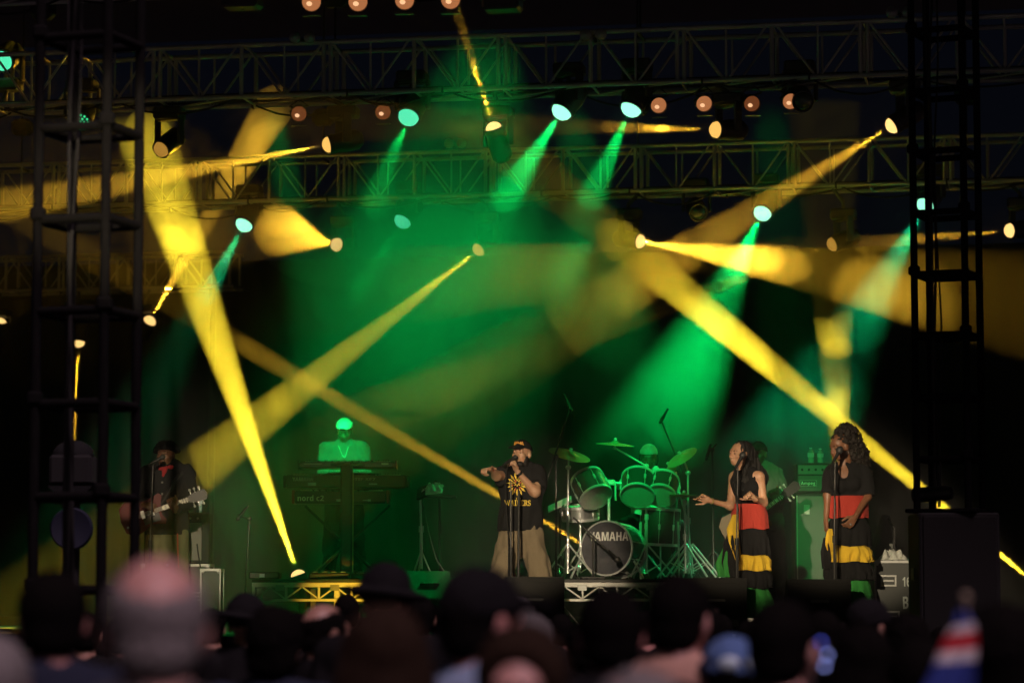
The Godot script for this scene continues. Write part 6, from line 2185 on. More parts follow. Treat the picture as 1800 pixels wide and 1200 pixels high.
func guitar(t: Node3D, a: Vector3, b: Vector3, body: Material, bass := false):
	# a: where neck meets body, b: nut; face towards +z
	var x := (b - a).normalized()
	var y := Vector3(-x.y, x.x, 0).normalized()
	var bs := Basis(x, y, x.cross(y))
	var xf := Transform3D(bs, a)
	var k := 1.12 if bass else 1.0
	var out := []
	for q in [Vector2(0.02, 0.045), Vector2(0.055, 0.12), Vector2(0.03, 0.15), Vector2(-0.05, 0.13), Vector2(-0.13, 0.115), Vector2(-0.2, 0.15), Vector2(-0.3, 0.17), Vector2(-0.37, 0.12), Vector2(-0.39, 0.0), Vector2(-0.37, -0.12), Vector2(-0.29, -0.17), Vector2(-0.19, -0.15), Vector2(-0.12, -0.11), Vector2(-0.05, -0.13), Vector2(0.01, -0.15), Vector2(0.03, -0.11), Vector2(0.0, -0.05)]:
		out.append(q * k)
	var g := geo()
	g.prism(out, 0.042, xf)
	part(t, "guitar_body", g, body)
	var long := a.distance_to(b)
	g = geo()
	g.box(Vector3(long * 0.5 - 0.04, 0, 0.012), Vector3(long + 0.1, 0.05, 0.022), Basis(), 0.006)
	part(t, "neck", g, mat("neck_wood", Color(0.12, 0.05, 0.025), 0.5), xf)
	part(t, "fretboard", boxed(Vector3(long + 0.08, 0.046, 0.006), 0.001), mat("rosewood", Color(0.05, 0.025, 0.015), 0.5), xf * Transform3D(Basis(), Vector3(long * 0.5 - 0.03, 0, 0.0265)))
	for i in 16:
		var u := long * (1.0 - pow(2.0, -i / 9.0)) * 1.25
		if u < long + 0.05:
			part(t, "fret", boxed(Vector3(0.0045, 0.046, 0.004), 0.0005), mat("fret_metal", Color(0.75, 0.74, 0.66), 0.3, 0.5), xf * Transform3D(Basis(), Vector3(long - u, 0, 0.031)))
	for i in 5:
		part(t, "inlay", boxed(Vector3(0.02, 0.03, 0.003), 0.0005), mat("pearl", Color(0.7, 0.68, 0.55), 0.4), xf * Transform3D(Basis(), Vector3(long * (0.12 + 0.16 * i), 0, 0.0305)))
	g = geo()
	g.prism([Vector2(0, 0.025), Vector2(0.05, 0.045), Vector2(0.17 * k, 0.05), Vector2(0.19 * k, 0.0), Vector2(0.17 * k, -0.05), Vector2(0.05, -0.045), Vector2(0, -0.025)], 0.016, xf * Transform3D(Basis(), Vector3(long + 0.012, 0, 0.012)))
	part(t, "headstock", g, mat("headstock_black", Color(0.012, 0.012, 0.012), 0.25))
	for i in (4 if bass else 6):
		var sgn := 1.0 if i % 2 == 0 else -1.0
		g = geo()
		g.tube([Vector3(long + 0.05 + 0.045 * (i / 2), sgn * 0.03, 0.012), Vector3(long + 0.05 + 0.045 * (i / 2), sgn * 0.075, 0.012)], 0.005, 6)
		g.ball(Vector3(long + 0.05 + 0.045 * (i / 2), sgn * 0.08, 0.012), Vector3(0.012, 0.014, 0.009), Basis(), 8)
		part(t, "tuner", g, chrome(), xf)
	part(t, "pickguard", boxed(Vector3(0.16, 0.1, 0.003), 0.001), mat("guard_black", Color(0.012, 0.012, 0.012), 0.3), xf * Transform3D(Basis(), Vector3(-0.1, -0.05, 0.024)))
	for u in [-0.08, -0.17]:
		part(t, "pickup", boxed(Vector3(0.036, 0.075, 0.012), 0.003), chrome(), xf * Transform3D(Basis(), Vector3(u, 0, 0.029)))
	part(t, "bridge", boxed(Vector3(0.018, 0.085, 0.014), 0.003), chrome(), xf * Transform3D(Basis(), Vector3(-0.24, 0, 0.03)))
	for q in [Vector2(-0.26, -0.09), Vector2(-0.3, -0.1), Vector2(-0.3, -0.06), Vector2(-0.34, -0.07)]:
		g = geo()
		g.lathe([Vector2(0, 0.016), Vector2(0.009, 0.016), Vector2(0.011, 0)], along(xf * Vector3(q.x, q.y, 0.022), bs.z), 10)
		part(t, "knob", g, chrome())
	g = geo()
	for i in (4 if bass else 6):
		var yy := (i - (1.5 if bass else 2.5)) * (0.011 if bass else 0.0075)
		g.tube([Vector3(-0.24, yy, 0.04), Vector3(long + 0.02, yy * 0.8, 0.036)], 0.0012, 4, false)
	part(t, "strings", g, mat("fret_metal"), xf).set_meta("kind", "stuff")

func guitarist():
	var f := frame(292, 26.0, STAGE)
	var J := pose_from(f, 1.76, {"head": [289, 801, 0.04], "neck": [292, 826], "chest": [292, 853], "waist": [292, 895], "hip": [293, 925], "shl": [260, 833], "shr": [324, 833],
		"ell": [249, 876, 0.04], "wrl": [257, 889, 0.22], "elr": [333, 880, 0.08], "wrr": [309, 896, 0.24]})
	for s in [["l", -1.0], ["r", 1.0]]:
		J["hp" + s[0]] = f.at(293 + s[1] * 17, 938)
		J["kn" + s[0]] = f.at(293 + s[1] * 22, 1015, 0.03)
		J["an" + s[0]] = Vector3(f.at(293 + s[1] * 24, 0).x, 0.09, -0.02)
	J.face = Vector3(-0.3, 0.05, 1)
	J.up = Vector3(-0.03, 1, 0)
	J.hand_l = [Vector3(0.9, -0.25, 0.15), Vector3(0, -0.3, -1), 1.0, [0.4, 0.5, 0.5, 0.55, 0.55]]
	J.hand_r = [Vector3(-0.35, 0.9, 0.1), Vector3(0, 0.3, 1), 1.0, [0.4, 0.85, 0.85, 0.85, 0.85]]
	var t := thing("person", "person in dark coat, red neckerchief and knitted hat playing a red guitar", "person", ground(292, 26.0, STAGE), deg_to_rad(YAW))
	part(t, "body", body_mesh(J, 1.0), mats["skin_dark"])
	face_details(t, J, mat("hair_black"), Color(0.18, 0.05, 0.05), true)
	var coat := cloth("coat_dark", Color(0.02, 0.02, 0.021))
	shirt(t, J, 1.1, coat, 1.85, f.at(0, 940).y, 0.028, 0.014, "coat")
	for i in 4:
		part(t, "button", boxed(Vector3(0.02, 0.02, 0.01), 0.006), mat("button_dull", Color(0.1, 0.1, 0.09), 0.4), Transform3D(Basis(), f.at(286, 849 + i * 20, 0.165 if i < 3 else 0.17)))
	trousers(t, J, 1.0, cloth("khaki_dark", Color(0.13, 0.125, 0.06)), 0.025)
	var g := geo()
	g.tube([f.at(313, 938, 0.12), f.at(314, 975, 0.12), f.at(316, 1010, 0.11)], 0.008, 6)
	part(t, "trouser_stripe", g, mat("stripe_red", Color(0.4, 0.08, 0.04), 0.8))
	shoes(t, J, mat("shoe_dark"))
	var hb := look(J.face, J.up)
	var hat := [oval(J.head + hb * Vector3(0, 0.065, -0.015), Vector3(0.105, 0.085, 0.12), hb), cone(J.head + hb * Vector3(-0.06, 0.04, -0.02), J.head + hb * Vector3(0.06, 0.04, -0.02), 0.075, 0.075)]
	part(t, "knitted_hat", field(hat, 0.01, 0.03, 0.008, Vector3(40, 40, 40), [[J.head + hb * Vector3(0, 0.035, 0), hb * Vector3(0, -1, 0.15)]]), cloth("knit_black", Color(0.014, 0.014, 0.015)))
	part(t, "neckerchief", field([cone(f.at(282, 824, 0.1), f.at(300, 822, 0.09), 0.026, 0.026), cone(f.at(289, 826, 0.12), f.at(287, 838, 0.15), 0.03, 0.012)], 0.01, 0.02, 0.006, Vector3(30, 30, 30)), cloth("kerchief_red", Color(0.3, 0.02, 0.025)))
	part(t, "beard", field([oval(J.head + hb * Vector3(0, -0.1, 0.045), Vector3(0.042, 0.035, 0.045), hb)], 0.008, 0.01, 0.004, Vector3(60, 60, 60)), hair("beard_black", Color(0.012, 0.01, 0.009)))
	var gt := thing("electric_guitar", "dark red double-horned electric guitar in the guitarist's hands", "guitar", ground(292, 26.0, STAGE), deg_to_rad(YAW))
	guitar(gt, f.at(284, 896, 0.2), f.at(331, 880, 0.2), mat("cherry_red", Color(0.09, 0.008, 0.008), 0.2))
	g = geo()
	g.tube([f.at(262, 915, 0.17), f.at(284, 890, 0.18), f.at(306, 850, 0.16), f.at(322, 828, 0.06), f.at(322, 826, -0.05)], [0.012, 0.02, 0.025, 0.028, 0.028], 6)
	part(gt, "strap", g, mat("strap_dark", Color(0.02, 0.02, 0.02), 0.8))
	mic_stand("black microphone stand at the guitarist's mouth, half hidden by the left tower", 262, 25.4, STAGE, 830, Vector2(266, 812), Vector3(0.8, 0.45, -0.2))

func drummer():
	var f := frame(1142, 29.35, RISER)
	var J := pose_from(f, 1.74, {"head": [1141, 806, 0.08], "neck": [1142, 828], "chest": [1142, 858], "waist": [1142, 900], "hip": [1142, 925], "shl": [1110, 840], "shr": [1174, 840],
		"ell": [1090, 874, 0.1], "wrl": [1108, 886, 0.3], "elr": [1190, 876, 0.1], "wrr": [1172, 884, 0.3]})
	for s in [["l", -1.0], ["r", 1.0]]:
		J["hp" + s[0]] = Vector3(s[1] * 0.1, 0.6, 0.0)
		J["kn" + s[0]] = Vector3(s[1] * 0.28, 0.54, 0.42)
		J["an" + s[0]] = Vector3(s[1] * 0.3, 0.09, 0.42)
	J.hip = Vector3(0, 0.62, 0)
	J.face = Vector3(-0.1, -0.25, 1)
	J.up = Vector3(0, 1, 0.2)
	J.hand_l = [Vector3(0.5, 0.1, 1), Vector3(0, -1, 0), 1.0, [0.5, 0.8, 0.8, 0.8, 0.8]]
	J.hand_r = [Vector3(-0.5, 0.1, 1), Vector3(0, -1, 0), -1.0, [0.5, 0.8, 0.8, 0.8, 0.8]]
	var t := thing("person", "person in pale shirt and cap sitting behind the drums", "person", ground(1142, 29.35, RISER), deg_to_rad(YAW))
	part(t, "body", body_mesh(J, 1.0), mats["skin_dark"])
	face_details(t, J, mat("hair_black"), Color(0.18, 0.05, 0.05))
	shirt(t, J, 1.06, cloth("pale_shirt", Color(0.5, 0.52, 0.5)), 0.7, 0.6, 0.02, 0.014)
	trousers(t, J, 1.0, mats["dark_trousers"], 0.02)
	shoes(t, J, mat("shoe_dark"))
	var hb := look(J.face, J.up)
	cap(t, J, cloth("cap_drummer", Color(0.3, 0.31, 0.3)), Vector3(0, 0, -1), 1.1)
	var g := geo()
	for s in [-1.0, 1.0]:
		g.tube([J.head + hb * Vector3(s * 0.09, 0.04, -0.01), J.head + hb * Vector3(s * 0.095, -0.03, -0.01), J.head + hb * Vector3(s * 0.085, -0.08, -0.02)], 0.012, 6)
	part(t, "hair_locks", g, mat("hair_black"))
	for s in [["left stick", J.wrl + Vector3(0.04, 0.01, 0.08), Vector3(0.35, 0.2, 0.6)], ["right stick", J.wrr + Vector3(-0.04, 0.01, 0.08), Vector3(-0.35, 0.25, 0.6)]]:
		var st := thing("drumstick", "wooden drumstick in the drummer's hand on the " + s[0].split(" ")[0], "drumstick", ground(1142, 29.35, RISER), deg_to_rad(YAW), "drumsticks")
		g = geo()
		var d: Vector3 = s[2].normalized()
		g.tube([s[1] - d * 0.1, s[1] + d * 0.24], [0.007, 0.005], 6)
		part(st, "shaft", g, mat("hickory", Color(0.5, 0.36, 0.2), 0.6))
		g = geo()
		g.ball(s[1] + d * 0.25, Vector3(0.007, 0.011, 0.007), along(Vector3.ZERO, d).basis, 8)
		part(st, "tip", g, mat("hickory"))

func bassist():
	var f := frame(1350, 28.2, STAGE)
	var J := pose_from(f, 1.8, {"head": [1334, 800, 0.04], "neck": [1336, 824], "chest": [1340, 850], "waist": [1344, 890], "hip": [1345, 920], "shl": [1314, 836, 0.1], "shr": [1366, 832, -0.08],
		"ell": [1306, 880, 0.1], "wrl": [1324, 898, 0.25], "elr": [1378, 872, 0.0], "wrr": [1362, 880, 0.2]})
	for s in [["l", -1.0], ["r", 1.0]]:
		J["hp" + s[0]] = f.at(1345 + s[1] * 15, 930)
		J["kn" + s[0]] = f.at(1347 + s[1] * 20, 1005, 0.03)
		J["an" + s[0]] = Vector3(f.at(1349 + s[1] * 22, 0).x, 0.09, -0.02)
	J.face = Vector3(-0.5, 0, 1)
	J.hand_r = [Vector3(-0.4, 0.9, 0.1), Vector3(0, 0.3, 1), 1.0, [0.4, 0.85, 0.85, 0.85, 0.85]]
	var t := thing("person", "person in green-lit dark shirt half hidden behind the straight-haired singer, playing bass", "person", ground(1350, 28.2, STAGE), deg_to_rad(YAW))
	part(t, "body", body_mesh(J, 1.0), mats["skin_dark"])
	shirt(t, J, 1.05, cloth("green_grey_shirt", Color(0.09, 0.1, 0.09)), 1.5, f.at(0, 935).y, 0.018, 0.014)
	trousers(t, J, 1.0, cloth("grey_trousers", Color(0.08, 0.09, 0.09)), 0.022)
	shoes(t, J, mat("shoe_dark"))
	cap(t, J, mats["cap_black"], Vector3(-0.5, 0, 1))
	var gt := thing("bass_guitar", "bass guitar whose pale headstock shows right of the straight-haired singer", "guitar", ground(1350, 28.2, STAGE), deg_to_rad(YAW))
	guitar(gt, f.at(1335, 902, 0.22), f.at(1371, 875, 0.22), mat("bass_body", Color(0.2, 0.16, 0.08), 0.25), true)

# ================================================================ the audience, seen from behind
var crowd_meshes := {}

func crowd_shape(kind: String) -> Mesh:
	if crowd_meshes.has(kind):
		return crowd_meshes[kind]
	var J := rest_pose(1.75)
	var c: Vector3 = J.head
	var out
	match kind:
		"body":
			out = body_mesh(J, 1.0, 0.022, 0.009, 0.009)
		"slim_body":
			out = body_mesh(J, 0.86, 0.022, 0.009, 0.009)
		"shirt", "slim_shirt":
			var g := 1.06 if kind == "shirt" else 0.92
			var p := torso_prims(J, g, 0.018)
			p.pop_back()
			p.append(cone((J.shl + J.shr) * 0.5, J.neck + Vector3(0, -0.045, 0), 0.09, 0.075, Vector3.ZERO, 1.0, true))
			p.append(cone(J.waist, J.hip + Vector3(0, -0.1, 0), 0.15 * g + 0.015, 0.165 * g + 0.018, Vector3(0, 0, 1), 0.74))
			for s in ["l", "r"]:
				p += arm_prims(J, s, g, 0.024, 0.75, true)
			out = field(p, 0.02, 0.04, 0.014, Vector3(8, 4, 8), [[J.hip + Vector3(0, -0.08, 0), Vector3(0, -1, 0)]]).mesh()
		"trousers":
			var p := [cone(J.hip, J.hip.lerp(J.waist, 0.6), 0.168, 0.155, Vector3(0, 0, 1), 0.72)]
			for s in ["l", "r"]:
				p += leg_prims(J, s, 1.0, 0.024, 1.95)
			out = field(p, 0.024, 0.04, 0.012, Vector3(9, 6, 9)).mesh()
		"short_hair":
			out = field([oval(c + Vector3(0, 0.035, -0.016), Vector3(0.086, 0.1, 0.106)), oval(c + Vector3(0, -0.03, -0.05), Vector3(0.07, 0.06, 0.065))], 0.01, 0.02, 0.005, Vector3(60, 45, 60), [[c + Vector3(0, 0.03, 0.06), Vector3(0, -0.35, 1)], [c + Vector3(0, -0.07, 0), Vector3(0, -1, 0.25)]]).mesh()
		"full_hair":
			out = field([oval(c + Vector3(0, 0.045, -0.02), Vector3(0.1, 0.112, 0.12)), oval(c + Vector3(0, -0.03, -0.05), Vector3(0.09, 0.08, 0.075))], 0.011, 0.02, 0.009, Vector3(45, 34, 45), [[c + Vector3(0, 0.03, 0.06), Vector3(0, -0.35, 1)]]).mesh()
		"long_hair":
			out = field([oval(c + Vector3(0, 0.04, -0.02), Vector3(0.096, 0.105, 0.115)), cone(c + Vector3(-0.05, -0.02, -0.05), c + Vector3(-0.07, -0.3, -0.07), 0.06, 0.06), cone(c + Vector3(0.05, -0.02, -0.05), c + Vector3(0.07, -0.3, -0.07), 0.06, 0.06), cone(c + Vector3(0, -0.05, -0.07), c + Vector3(0, -0.32, -0.1), 0.07, 0.06)], 0.012, 0.03, 0.008, Vector3(60, 6, 60), [[c + Vector3(0, 0.03, 0.06), Vector3(0, -0.35, 1)]]).mesh()
		"fringe_hair":
			out = field([oval(c + Vector3(0, 0.028, -0.014), Vector3(0.084, 0.094, 0.104)), oval(c + Vector3(0, -0.03, -0.05), Vector3(0.068, 0.055, 0.062)), carve(c + Vector3(0.0, 0.125, -0.05), Vector3(0.07, 0.085, 0.1))], 0.008, 0.012, 0.005, Vector3(50, 50, 50), [[c + Vector3(0, 0.03, 0.05), Vector3(0, -0.35, 1)], [c + Vector3(0, -0.07, 0), Vector3(0, -1, 0.25)]]).mesh()
		"cap":
			out = field([oval(c + Vector3(0, 0.042, -0.012), Vector3(0.09, 0.1, 0.11)), oval(c + Vector3(0, 0.05, 0.13), Vector3(0.076, 0.013, 0.08), Basis(Vector3.RIGHT, 0.2))], 0.01, 0.012, 0.003, Vector3(25, 25, 25), [[c + Vector3(0, 0.025, 0), Vector3(0, -1, 0.05)]]).mesh()
		"brimmed_hat":
			out = field([oval(c + Vector3(0, 0.06, -0.01), Vector3(0.098, 0.105, 0.112)), oval(c + Vector3(0, 0.045, -0.01), Vector3(0.16, 0.022, 0.17), Basis(Vector3(0, 0, 1), 0.12))], 0.011, 0.02, 0.004, Vector3(14, 14, 14)).mesh()
	crowd_meshes[kind] = out
	return out

func listener(label: String, px: float, top: float, d: float, head: String, head_mat: Material, skin_mat: Material, shirt_mat: Material, turn := 0.0, slim := false, under := "") -> Node3D:
	var s := S(px, d)
	var h := EYE + (1050.0 - top) / s
	var extra: float = {"short_hair": 0.015, "full_hair": 0.04, "long_hair": 0.022, "fringe_hair": 0.0, "cap": 0.02, "brimmed_hat": 0.045}[head]
	var t := thing("person", label, "person", ground(px, d, 0.0), deg_to_rad(YAW) + PI + turn, "audience in front of the stage")
	t.scale = Vector3.ONE * h / (1.752 + extra)
	part(t, "body", crowd_shape("slim_body" if slim else "body"), skin_mat)
	part(t, "shirt", crowd_shape("slim_shirt" if slim else "shirt"), shirt_mat)
	part(t, "trousers", crowd_shape("trousers"), mats["crowd_denim"])
	part(t, "cap" if head == "cap" else "hat" if head == "brimmed_hat" else "hair", crowd_shape(head), head_mat)
	if under:
		part(t, "hair", crowd_shape(under), mats["crowd_hair_dark"])
	return t

func build_crowd():
	var fair := skin("skin_fair", Color(0.56, 0.31, 0.27))
	var rosy := skin("skin_rosy", Color(0.5, 0.24, 0.21))
	var tan := skin("skin_tanned", Color(0.36, 0.2, 0.15))
	var brown := skin("skin_deep", Color(0.16, 0.08, 0.055))
	var hd := hair("crowd_hair_dark", Color(0.006, 0.0055, 0.005))
	var hb := hair("crowd_hair_brown", Color(0.03, 0.019, 0.013))
	var hg := hair("crowd_hair_grey", Color(0.2, 0.19, 0.185))
	for m in [hd, hb]:
		m.metallic_specular = 0.12
		m.roughness = 0.85
	cloth("crowd_denim", Color(0.03, 0.035, 0.05))
	var blackc := cloth("crowd_black", Color(0.008, 0.008, 0.009))
	var navy := cloth("crowd_navy", Color(0.02, 0.025, 0.045))
	var grey := cloth("crowd_grey", Color(0.06, 0.06, 0.062))
	var bluec := cloth("crowd_pale_blue", Color(0.3, 0.42, 0.62))
	var peach := cloth("crowd_peach", Color(0.5, 0.3, 0.23))
	var cap_blue := cloth("crowd_cap_blue", Color(0.08, 0.16, 0.36))
	var cap_dark := cloth("crowd_cap_dark", Color(0.008, 0.008, 0.009))
	var cap_grey := cloth("crowd_cap_grey", Color(0.09, 0.088, 0.085))
	listener("large blurred person at lower left with a bald crown and grey hair below it", 274, 980, 4.4, "fringe_hair", hg, fair, grey, 0.15)
	listener("dark-haired person in navy at the left, in front of the left tower", 92, 1000, 6.6, "short_hair", hd, rosy, navy, 0.2)
	listener("grey-haired person cut by the left edge at the bottom", -14, 1112, 5.4, "short_hair", hg, tan, grey)
	listener("person in a dark hat right of the bald crown", 432, 1040, 12.5, "brimmed_hat", cap_dark, brown, blackc)
	listener("dark-haired person in navy between the bald crown and the shaven head", 482, 1060, 8.6, "full_hair", hd, tan, navy, -0.2)
	listener("person with a shaven head turned right below the keyboard platform", 566, 1062, 10.6, "fringe_hair", hd, tan, blackc, -0.9)
	listener("person with small dark round head right under the bright end of the keyboard platform", 609, 1044, 17.5, "short_hair", hd, brown, blackc)
	listener("person in a dark brimmed hat before the keyboard platform's right end", 679, 986, 10.4, "brimmed_hat", cap_dark, rosy, blackc, 0.3)
	listener("long dark-haired person, broad and blurred, below the brimmed hat", 676, 1062, 5.7, "long_hair", hb, tan, blackc, 0.1, true)
	listener("person with dark hair between the brimmed hat and the pale blue collar", 738, 1046, 14.5, "short_hair", hd, tan, blackc)
	listener("person in a dark cap and pale blue shirt left of the singer's monitor", 838, 992, 6.4, "cap", cap_dark, rosy, bluec, -0.85, false, "short_hair")
	listener("grey-capped head small in front of the singer's monitor", 912, 1046, 14.0, "cap", cap_grey, tan, blackc)
	listener("person in a grey cap behind the brown-haired face", 934, 1078, 9.6, "cap", cap_grey, rosy, grey, 0.3)
	var w := listener("brown-haired person facing the camera at the bottom, only the forehead showing", 918, 1090, 5.4, "full_hair", hb, fair, grey, PI - 0.15, true)
	var J := rest_pose(1.75)
	face_details(w, J, hb, Color(0.4, 0.14, 0.13))
	listener("dark-haired person in black below the drum kit", 1074, 1030, 7.0, "short_hair", hd, rosy, blackc, 0.05)
	listener("dark-haired person in a peach top below the hi-hat", 1192, 1008, 7.8, "short_hair", hd, fair, peach, -0.35)
	listener("grey-haired head at the very bottom under the peach top", 1124, 1168, 4.9, "full_hair", hg, fair, peach)
	var bc := listener("person in a pale blue cap with sunglasses pushed up behind", 1286, 1116, 7.6, "cap", cap_blue, rosy, navy, 0.15, false, "short_hair")
	# sunglasses resting on the cap
	var sg := thing("sunglasses", "mirrored sunglasses on the pale blue cap", "sunglasses", bc.position, bc.rotation.y + PI)
	sg.scale = bc.scale
	var c: Vector3 = J.head + Vector3(0, 0.055, 0.016)
	for s in [-1.0, 1.0]:
		var g := geo()
		g.ball(c + Vector3(s * 0.04, 0.005, 0.098), Vector3(0.032, 0.022, 0.008), Basis(Vector3.UP, s * 0.35), 12)
		part(sg, "lens", g, mat("mirror_lens", Color(0.62, 0.82, 0.9), 0.3, 0.1))
		g = geo()
		g.tube([c + Vector3(s * 0.072, 0.01, 0.085), c + Vector3(s * 0.095, 0.01, 0.0), c + Vector3(s * 0.09, 0.0, -0.06)], 0.004, 6)
		part(sg, "temple", g, mat("frame_black", Color(0.012, 0.012, 0.012), 0.4))
	var g0 := geo()
	g0.tube([c + Vector3(-0.012, 0.008, 0.106), c + Vector3(0.012, 0.008, 0.106)], 0.005, 6)
	part(sg, "bridge", g0, mat("frame_black"))
	listener("dark-haired person in black below the gap between the backing singers", 1374, 1050, 6.8, "short_hair", hd, fair, blackc, -0.5)
	listener("dark head in shadow left of the curly-haired singer's monitor end", 1448, 1072, 12.5, "short_hair", hd, brown, blackc)
	listener("person in a dark cap turned right below the curly-haired singer", 1524, 1050, 12.0, "cap", cap_dark, tan, blackc, -0.9, false, "short_hair")
	listener("dark full-haired head below the stencilled road case", 1596, 1076, 11.2, "full_hair", hd, brown, blackc)
	listener("long dark-haired person in shadow at lower right of the blue lights", 1516, 1096, 8.2, "long_hair", hd, brown, blackc, 0, true)
	listener("dark-haired head in shadow left of the striped flag", 1618, 1118, 6.6, "short_hair", hd, tan, navy)
	listener("dark full-haired person right of the striped flag", 1764, 1054, 6.5, "full_hair", hd, rosy, blackc, -0.3)
	listener("dark head behind the flag at the foot of the right tower", 1700, 1084, 13.5, "short_hair", hd, tan, blackc)
	listener("dark head cut by the right edge under the yellow beam", 1806, 1072, 11.0, "short_hair", hd, tan, navy)
	# the darker rows farther on, each under something one can find on the stage
	for q in [[150, 1064, 13.5, "second row before the left tower's right leg", "short_hair"], [212, 1070, 16.0, "just left of the bald crown, farther off", "full_hair"], [372, 1058, 15.5, "below the guitar amplifier's cases", "short_hair"], [520, 1066, 17.5, "below the left half of the keyboard platform", "full_hair"], [778, 1056, 16.5, "below the tilted drum pad's stand", "short_hair"], [986, 1068, 17.0, "below the left end of the drum platform", "short_hair"], [1030, 1080, 12.5, "left of the person in black under the bass drum", "full_hair"], [1136, 1062, 16.5, "below the right half of the bass drum", "short_hair"], [1262, 1066, 16.8, "below the straight-haired singer's monitor", "full_hair"], [1320, 1078, 14.0, "below the straight-haired singer's skirt", "short_hair"], [1410, 1078, 16.5, "below the middle of the rightmost monitor", "short_hair"], [1480, 1082, 17.5, "below the right end of the rightmost monitor", "short_hair"], [1556, 1086, 17.0, "below the stencilled case's handle", "cap"], [1655, 1090, 17.5, "in front of the right tower's cabinets", "short_hair"]]:
		listener("dark far-off head " + q[3], q[0], q[1] + 10.0, q[2], q[4], cap_dark if q[4] == "cap" else hd, [tan, brown, rosy][int(q[0]) % 3], blackc, 0.0, int(q[0]) % 2 == 0)
	# a phone held up, its screen showing the stage
	var ph := W(1248, 1080, 12.4)
	var t := thing("mobile_phone", "phone held up in the crowd with the stage bright on its screen", "phone", ph, deg_to_rad(YAW))
	part(t, "case", boxed(Vector3(0.078, 0.046, 0.009), 0.003), mat("phone_black", Color(0.012, 0.012, 0.012), 0.3))
	var im := Image.create(48, 28, false, Image.FORMAT_RGB8)
	for y in 28:
		for x in 48:
			var u := Vector2(x / 47.0, y / 27.0)
			var gr := clampf(1.2 - u.distance_to(Vector2(0.4, 0.45)) * 3.0, 0, 1)
			var ye := clampf(0.5 + fold_noise.get_noise_2d(x * 0.25, y * 0.25) * 1.4, 0, 1)
			im.set_pixel(x, y, Color(ye * 0.85, clampf(gr * 0.8 + ye * 0.5, 0, 1), 0.15 + 0.25 * gr))
	var scr := StandardMaterial3D.new()
	scr.albedo_color = Color(0, 0, 0)
	scr.emission_enabled = true
	scr.emission = Color.BLACK
	scr.emission_texture = ImageTexture.create_from_image(im)
	scr.emission_energy_multiplier = 0.8
	var g2 := PlaneMesh.new()
	g2.size = Vector2(0.07, 0.039)
	g2.orientation = PlaneMesh.FACE_Z
	part(t, "screen", g2, scr, Transform3D(Basis(), Vector3(0, 0, 0.0055)))
	var holder := thing("person", "dark-clothed person holding a phone up below the straight-haired singer", "person", ground(1238, 12.0, 0.0), deg_to_rad(YAW) + PI, "audience in front of the stage")
	var HJ := rest_pose(1.6)
	var s := S(1238, 12.0)
	HJ.ell = HJ.shl + Vector3(0.05, -0.16, 0.22)
	HJ.wrl = Vector3(-(1250.0 - 1238.0) / s, EYE + (1050.0 - 1094.0) / s - 0.07, 0.36)
	HJ.hand_l = [Vector3(0, 1, 0.1), Vector3(0, 0, -1), 1.0, [0.4, 0.5, 0.5, 0.5, 0.5]]
	part(holder, "body", body_mesh(HJ, 0.95, 0.024, 0.009, 0.01), brown)
	shirt(holder, HJ, 1.0, blackc, 1.4, 0.8)
	trousers(holder, HJ, 1.0, mats["crowd_denim"])
	var hc: Vector3 = HJ.head
	part(holder, "hair", field([oval(hc + Vector3(0, 0.035, -0.016), Vector3(0.086, 0.1, 0.106)), oval(hc + Vector3(0, -0.03, -0.05), Vector3(0.07, 0.06, 0.065))], 0.012, 0.02, 0.01, Vector3(28, 28, 28), [[hc + Vector3(0, 0.03, 0.06), Vector3(0, -0.35, 1)]]), hd)
	# blue party lights
	var bl := W(1449, 1150, 5.6)
	var lb := thing("light_up_band", "band with three small blue lights glowing among the dark heads", "toy light", bl, deg_to_rad(YAW))
	var sb := S(1449, 5.6)
	var path := [Vector3(-6, 22, 0) / sb, Vector3(4, 0, 0) / sb + Vector3(0, 0, 0.012), Vector3(0, -20, 0) / sb, Vector3(-14, -40, 0) / sb + Vector3(0, 0, -0.03)]
	part(lb, "band", cable(path, 0.006), mat("band_dark", Color(0.02, 0.02, 0.03), 0.5))
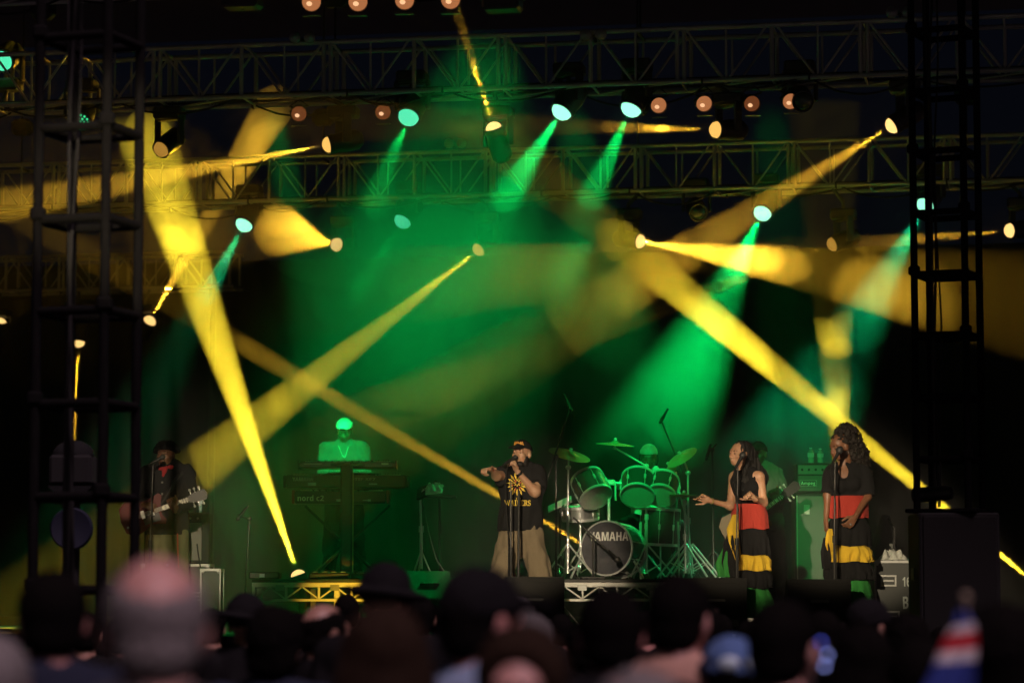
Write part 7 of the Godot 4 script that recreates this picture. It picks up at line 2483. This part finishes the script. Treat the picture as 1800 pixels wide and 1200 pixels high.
	for k in 3:
		var g := geo()
		g.ball(path[k] + Vector3(0, 0, 0.008), Vector3.ONE * 0.0032, Basis(), 8)
		part(lb, "bulb", g, glow("led_blue_dim" if k == 0 else "led_blue", Color(0.12, 0.15, 1.0), 3.0) if k == 0 else glow("led_blue", Color(0.35, 0.4, 1.0), 5.0))
	# the striped flag
	var fl := thing("hand_flag", "small flag striped blue, white and red hanging from a stick at lower right", "flag", W(1690, 1070, 6.0), deg_to_rad(YAW))
	var sf := S(1690, 6.0)
	var cols := [Color(0.03, 0.06, 0.34), Color(0.8, 0.8, 0.82), Color(0.6, 0.02, 0.04), Color(0.8, 0.8, 0.82), Color(0.03, 0.06, 0.34)]
	var tone := ["flag_blue", "flag_white", "flag_red", "flag_white", "flag_blue"]
	var left := [[1684, 1072], [1676, 1100], [1662, 1116], [1648, 1146], [1640, 1166], [1612, 1225]]
	var right := [[1700, 1072], [1712, 1092], [1716, 1108], [1716, 1138], [1712, 1160], [1708, 1225]]
	for k in 5:
		var rows := []
		for r in 4:
			var u := r / 3.0
			var line := []
			for i in 15:
				var v := i / 14.0
				var x := lerpf(lerpf(left[k][0], left[k + 1][0], u), lerpf(right[k][0], right[k + 1][0], u), v)
				var y := lerpf(lerpf(left[k][1], left[k + 1][1], u), lerpf(right[k][1], right[k + 1][1], u), v)
				line.append(Vector3((x - 1690) / sf, (1070 - y) / sf, 0.014 * sin(v * 11.0 + (k + u) * 0.7) * (0.3 + 0.14 * (k + u)) + 0.01 * v))
			rows.append(line)
		var g := geo()
		g.sheet(rows)
		part(fl, "stripe", g, cloth(tone[k], cols[k]))
	var g5 := geo()
	g5.tube([Vector3(0.012, 0.02, -0.01), Vector3(0.03, -0.55, -0.03)], 0.005, 6)
	part(fl, "stick", g5, mat("stick_wood", Color(0.3, 0.25, 0.18), 0.7))
	var gb := geo()
	gb.ball(Vector3(0.012, 0.024, -0.01), Vector3.ONE * 0.011, Basis(), 8)
	part(fl, "finial", gb, mat("stick_wood"))
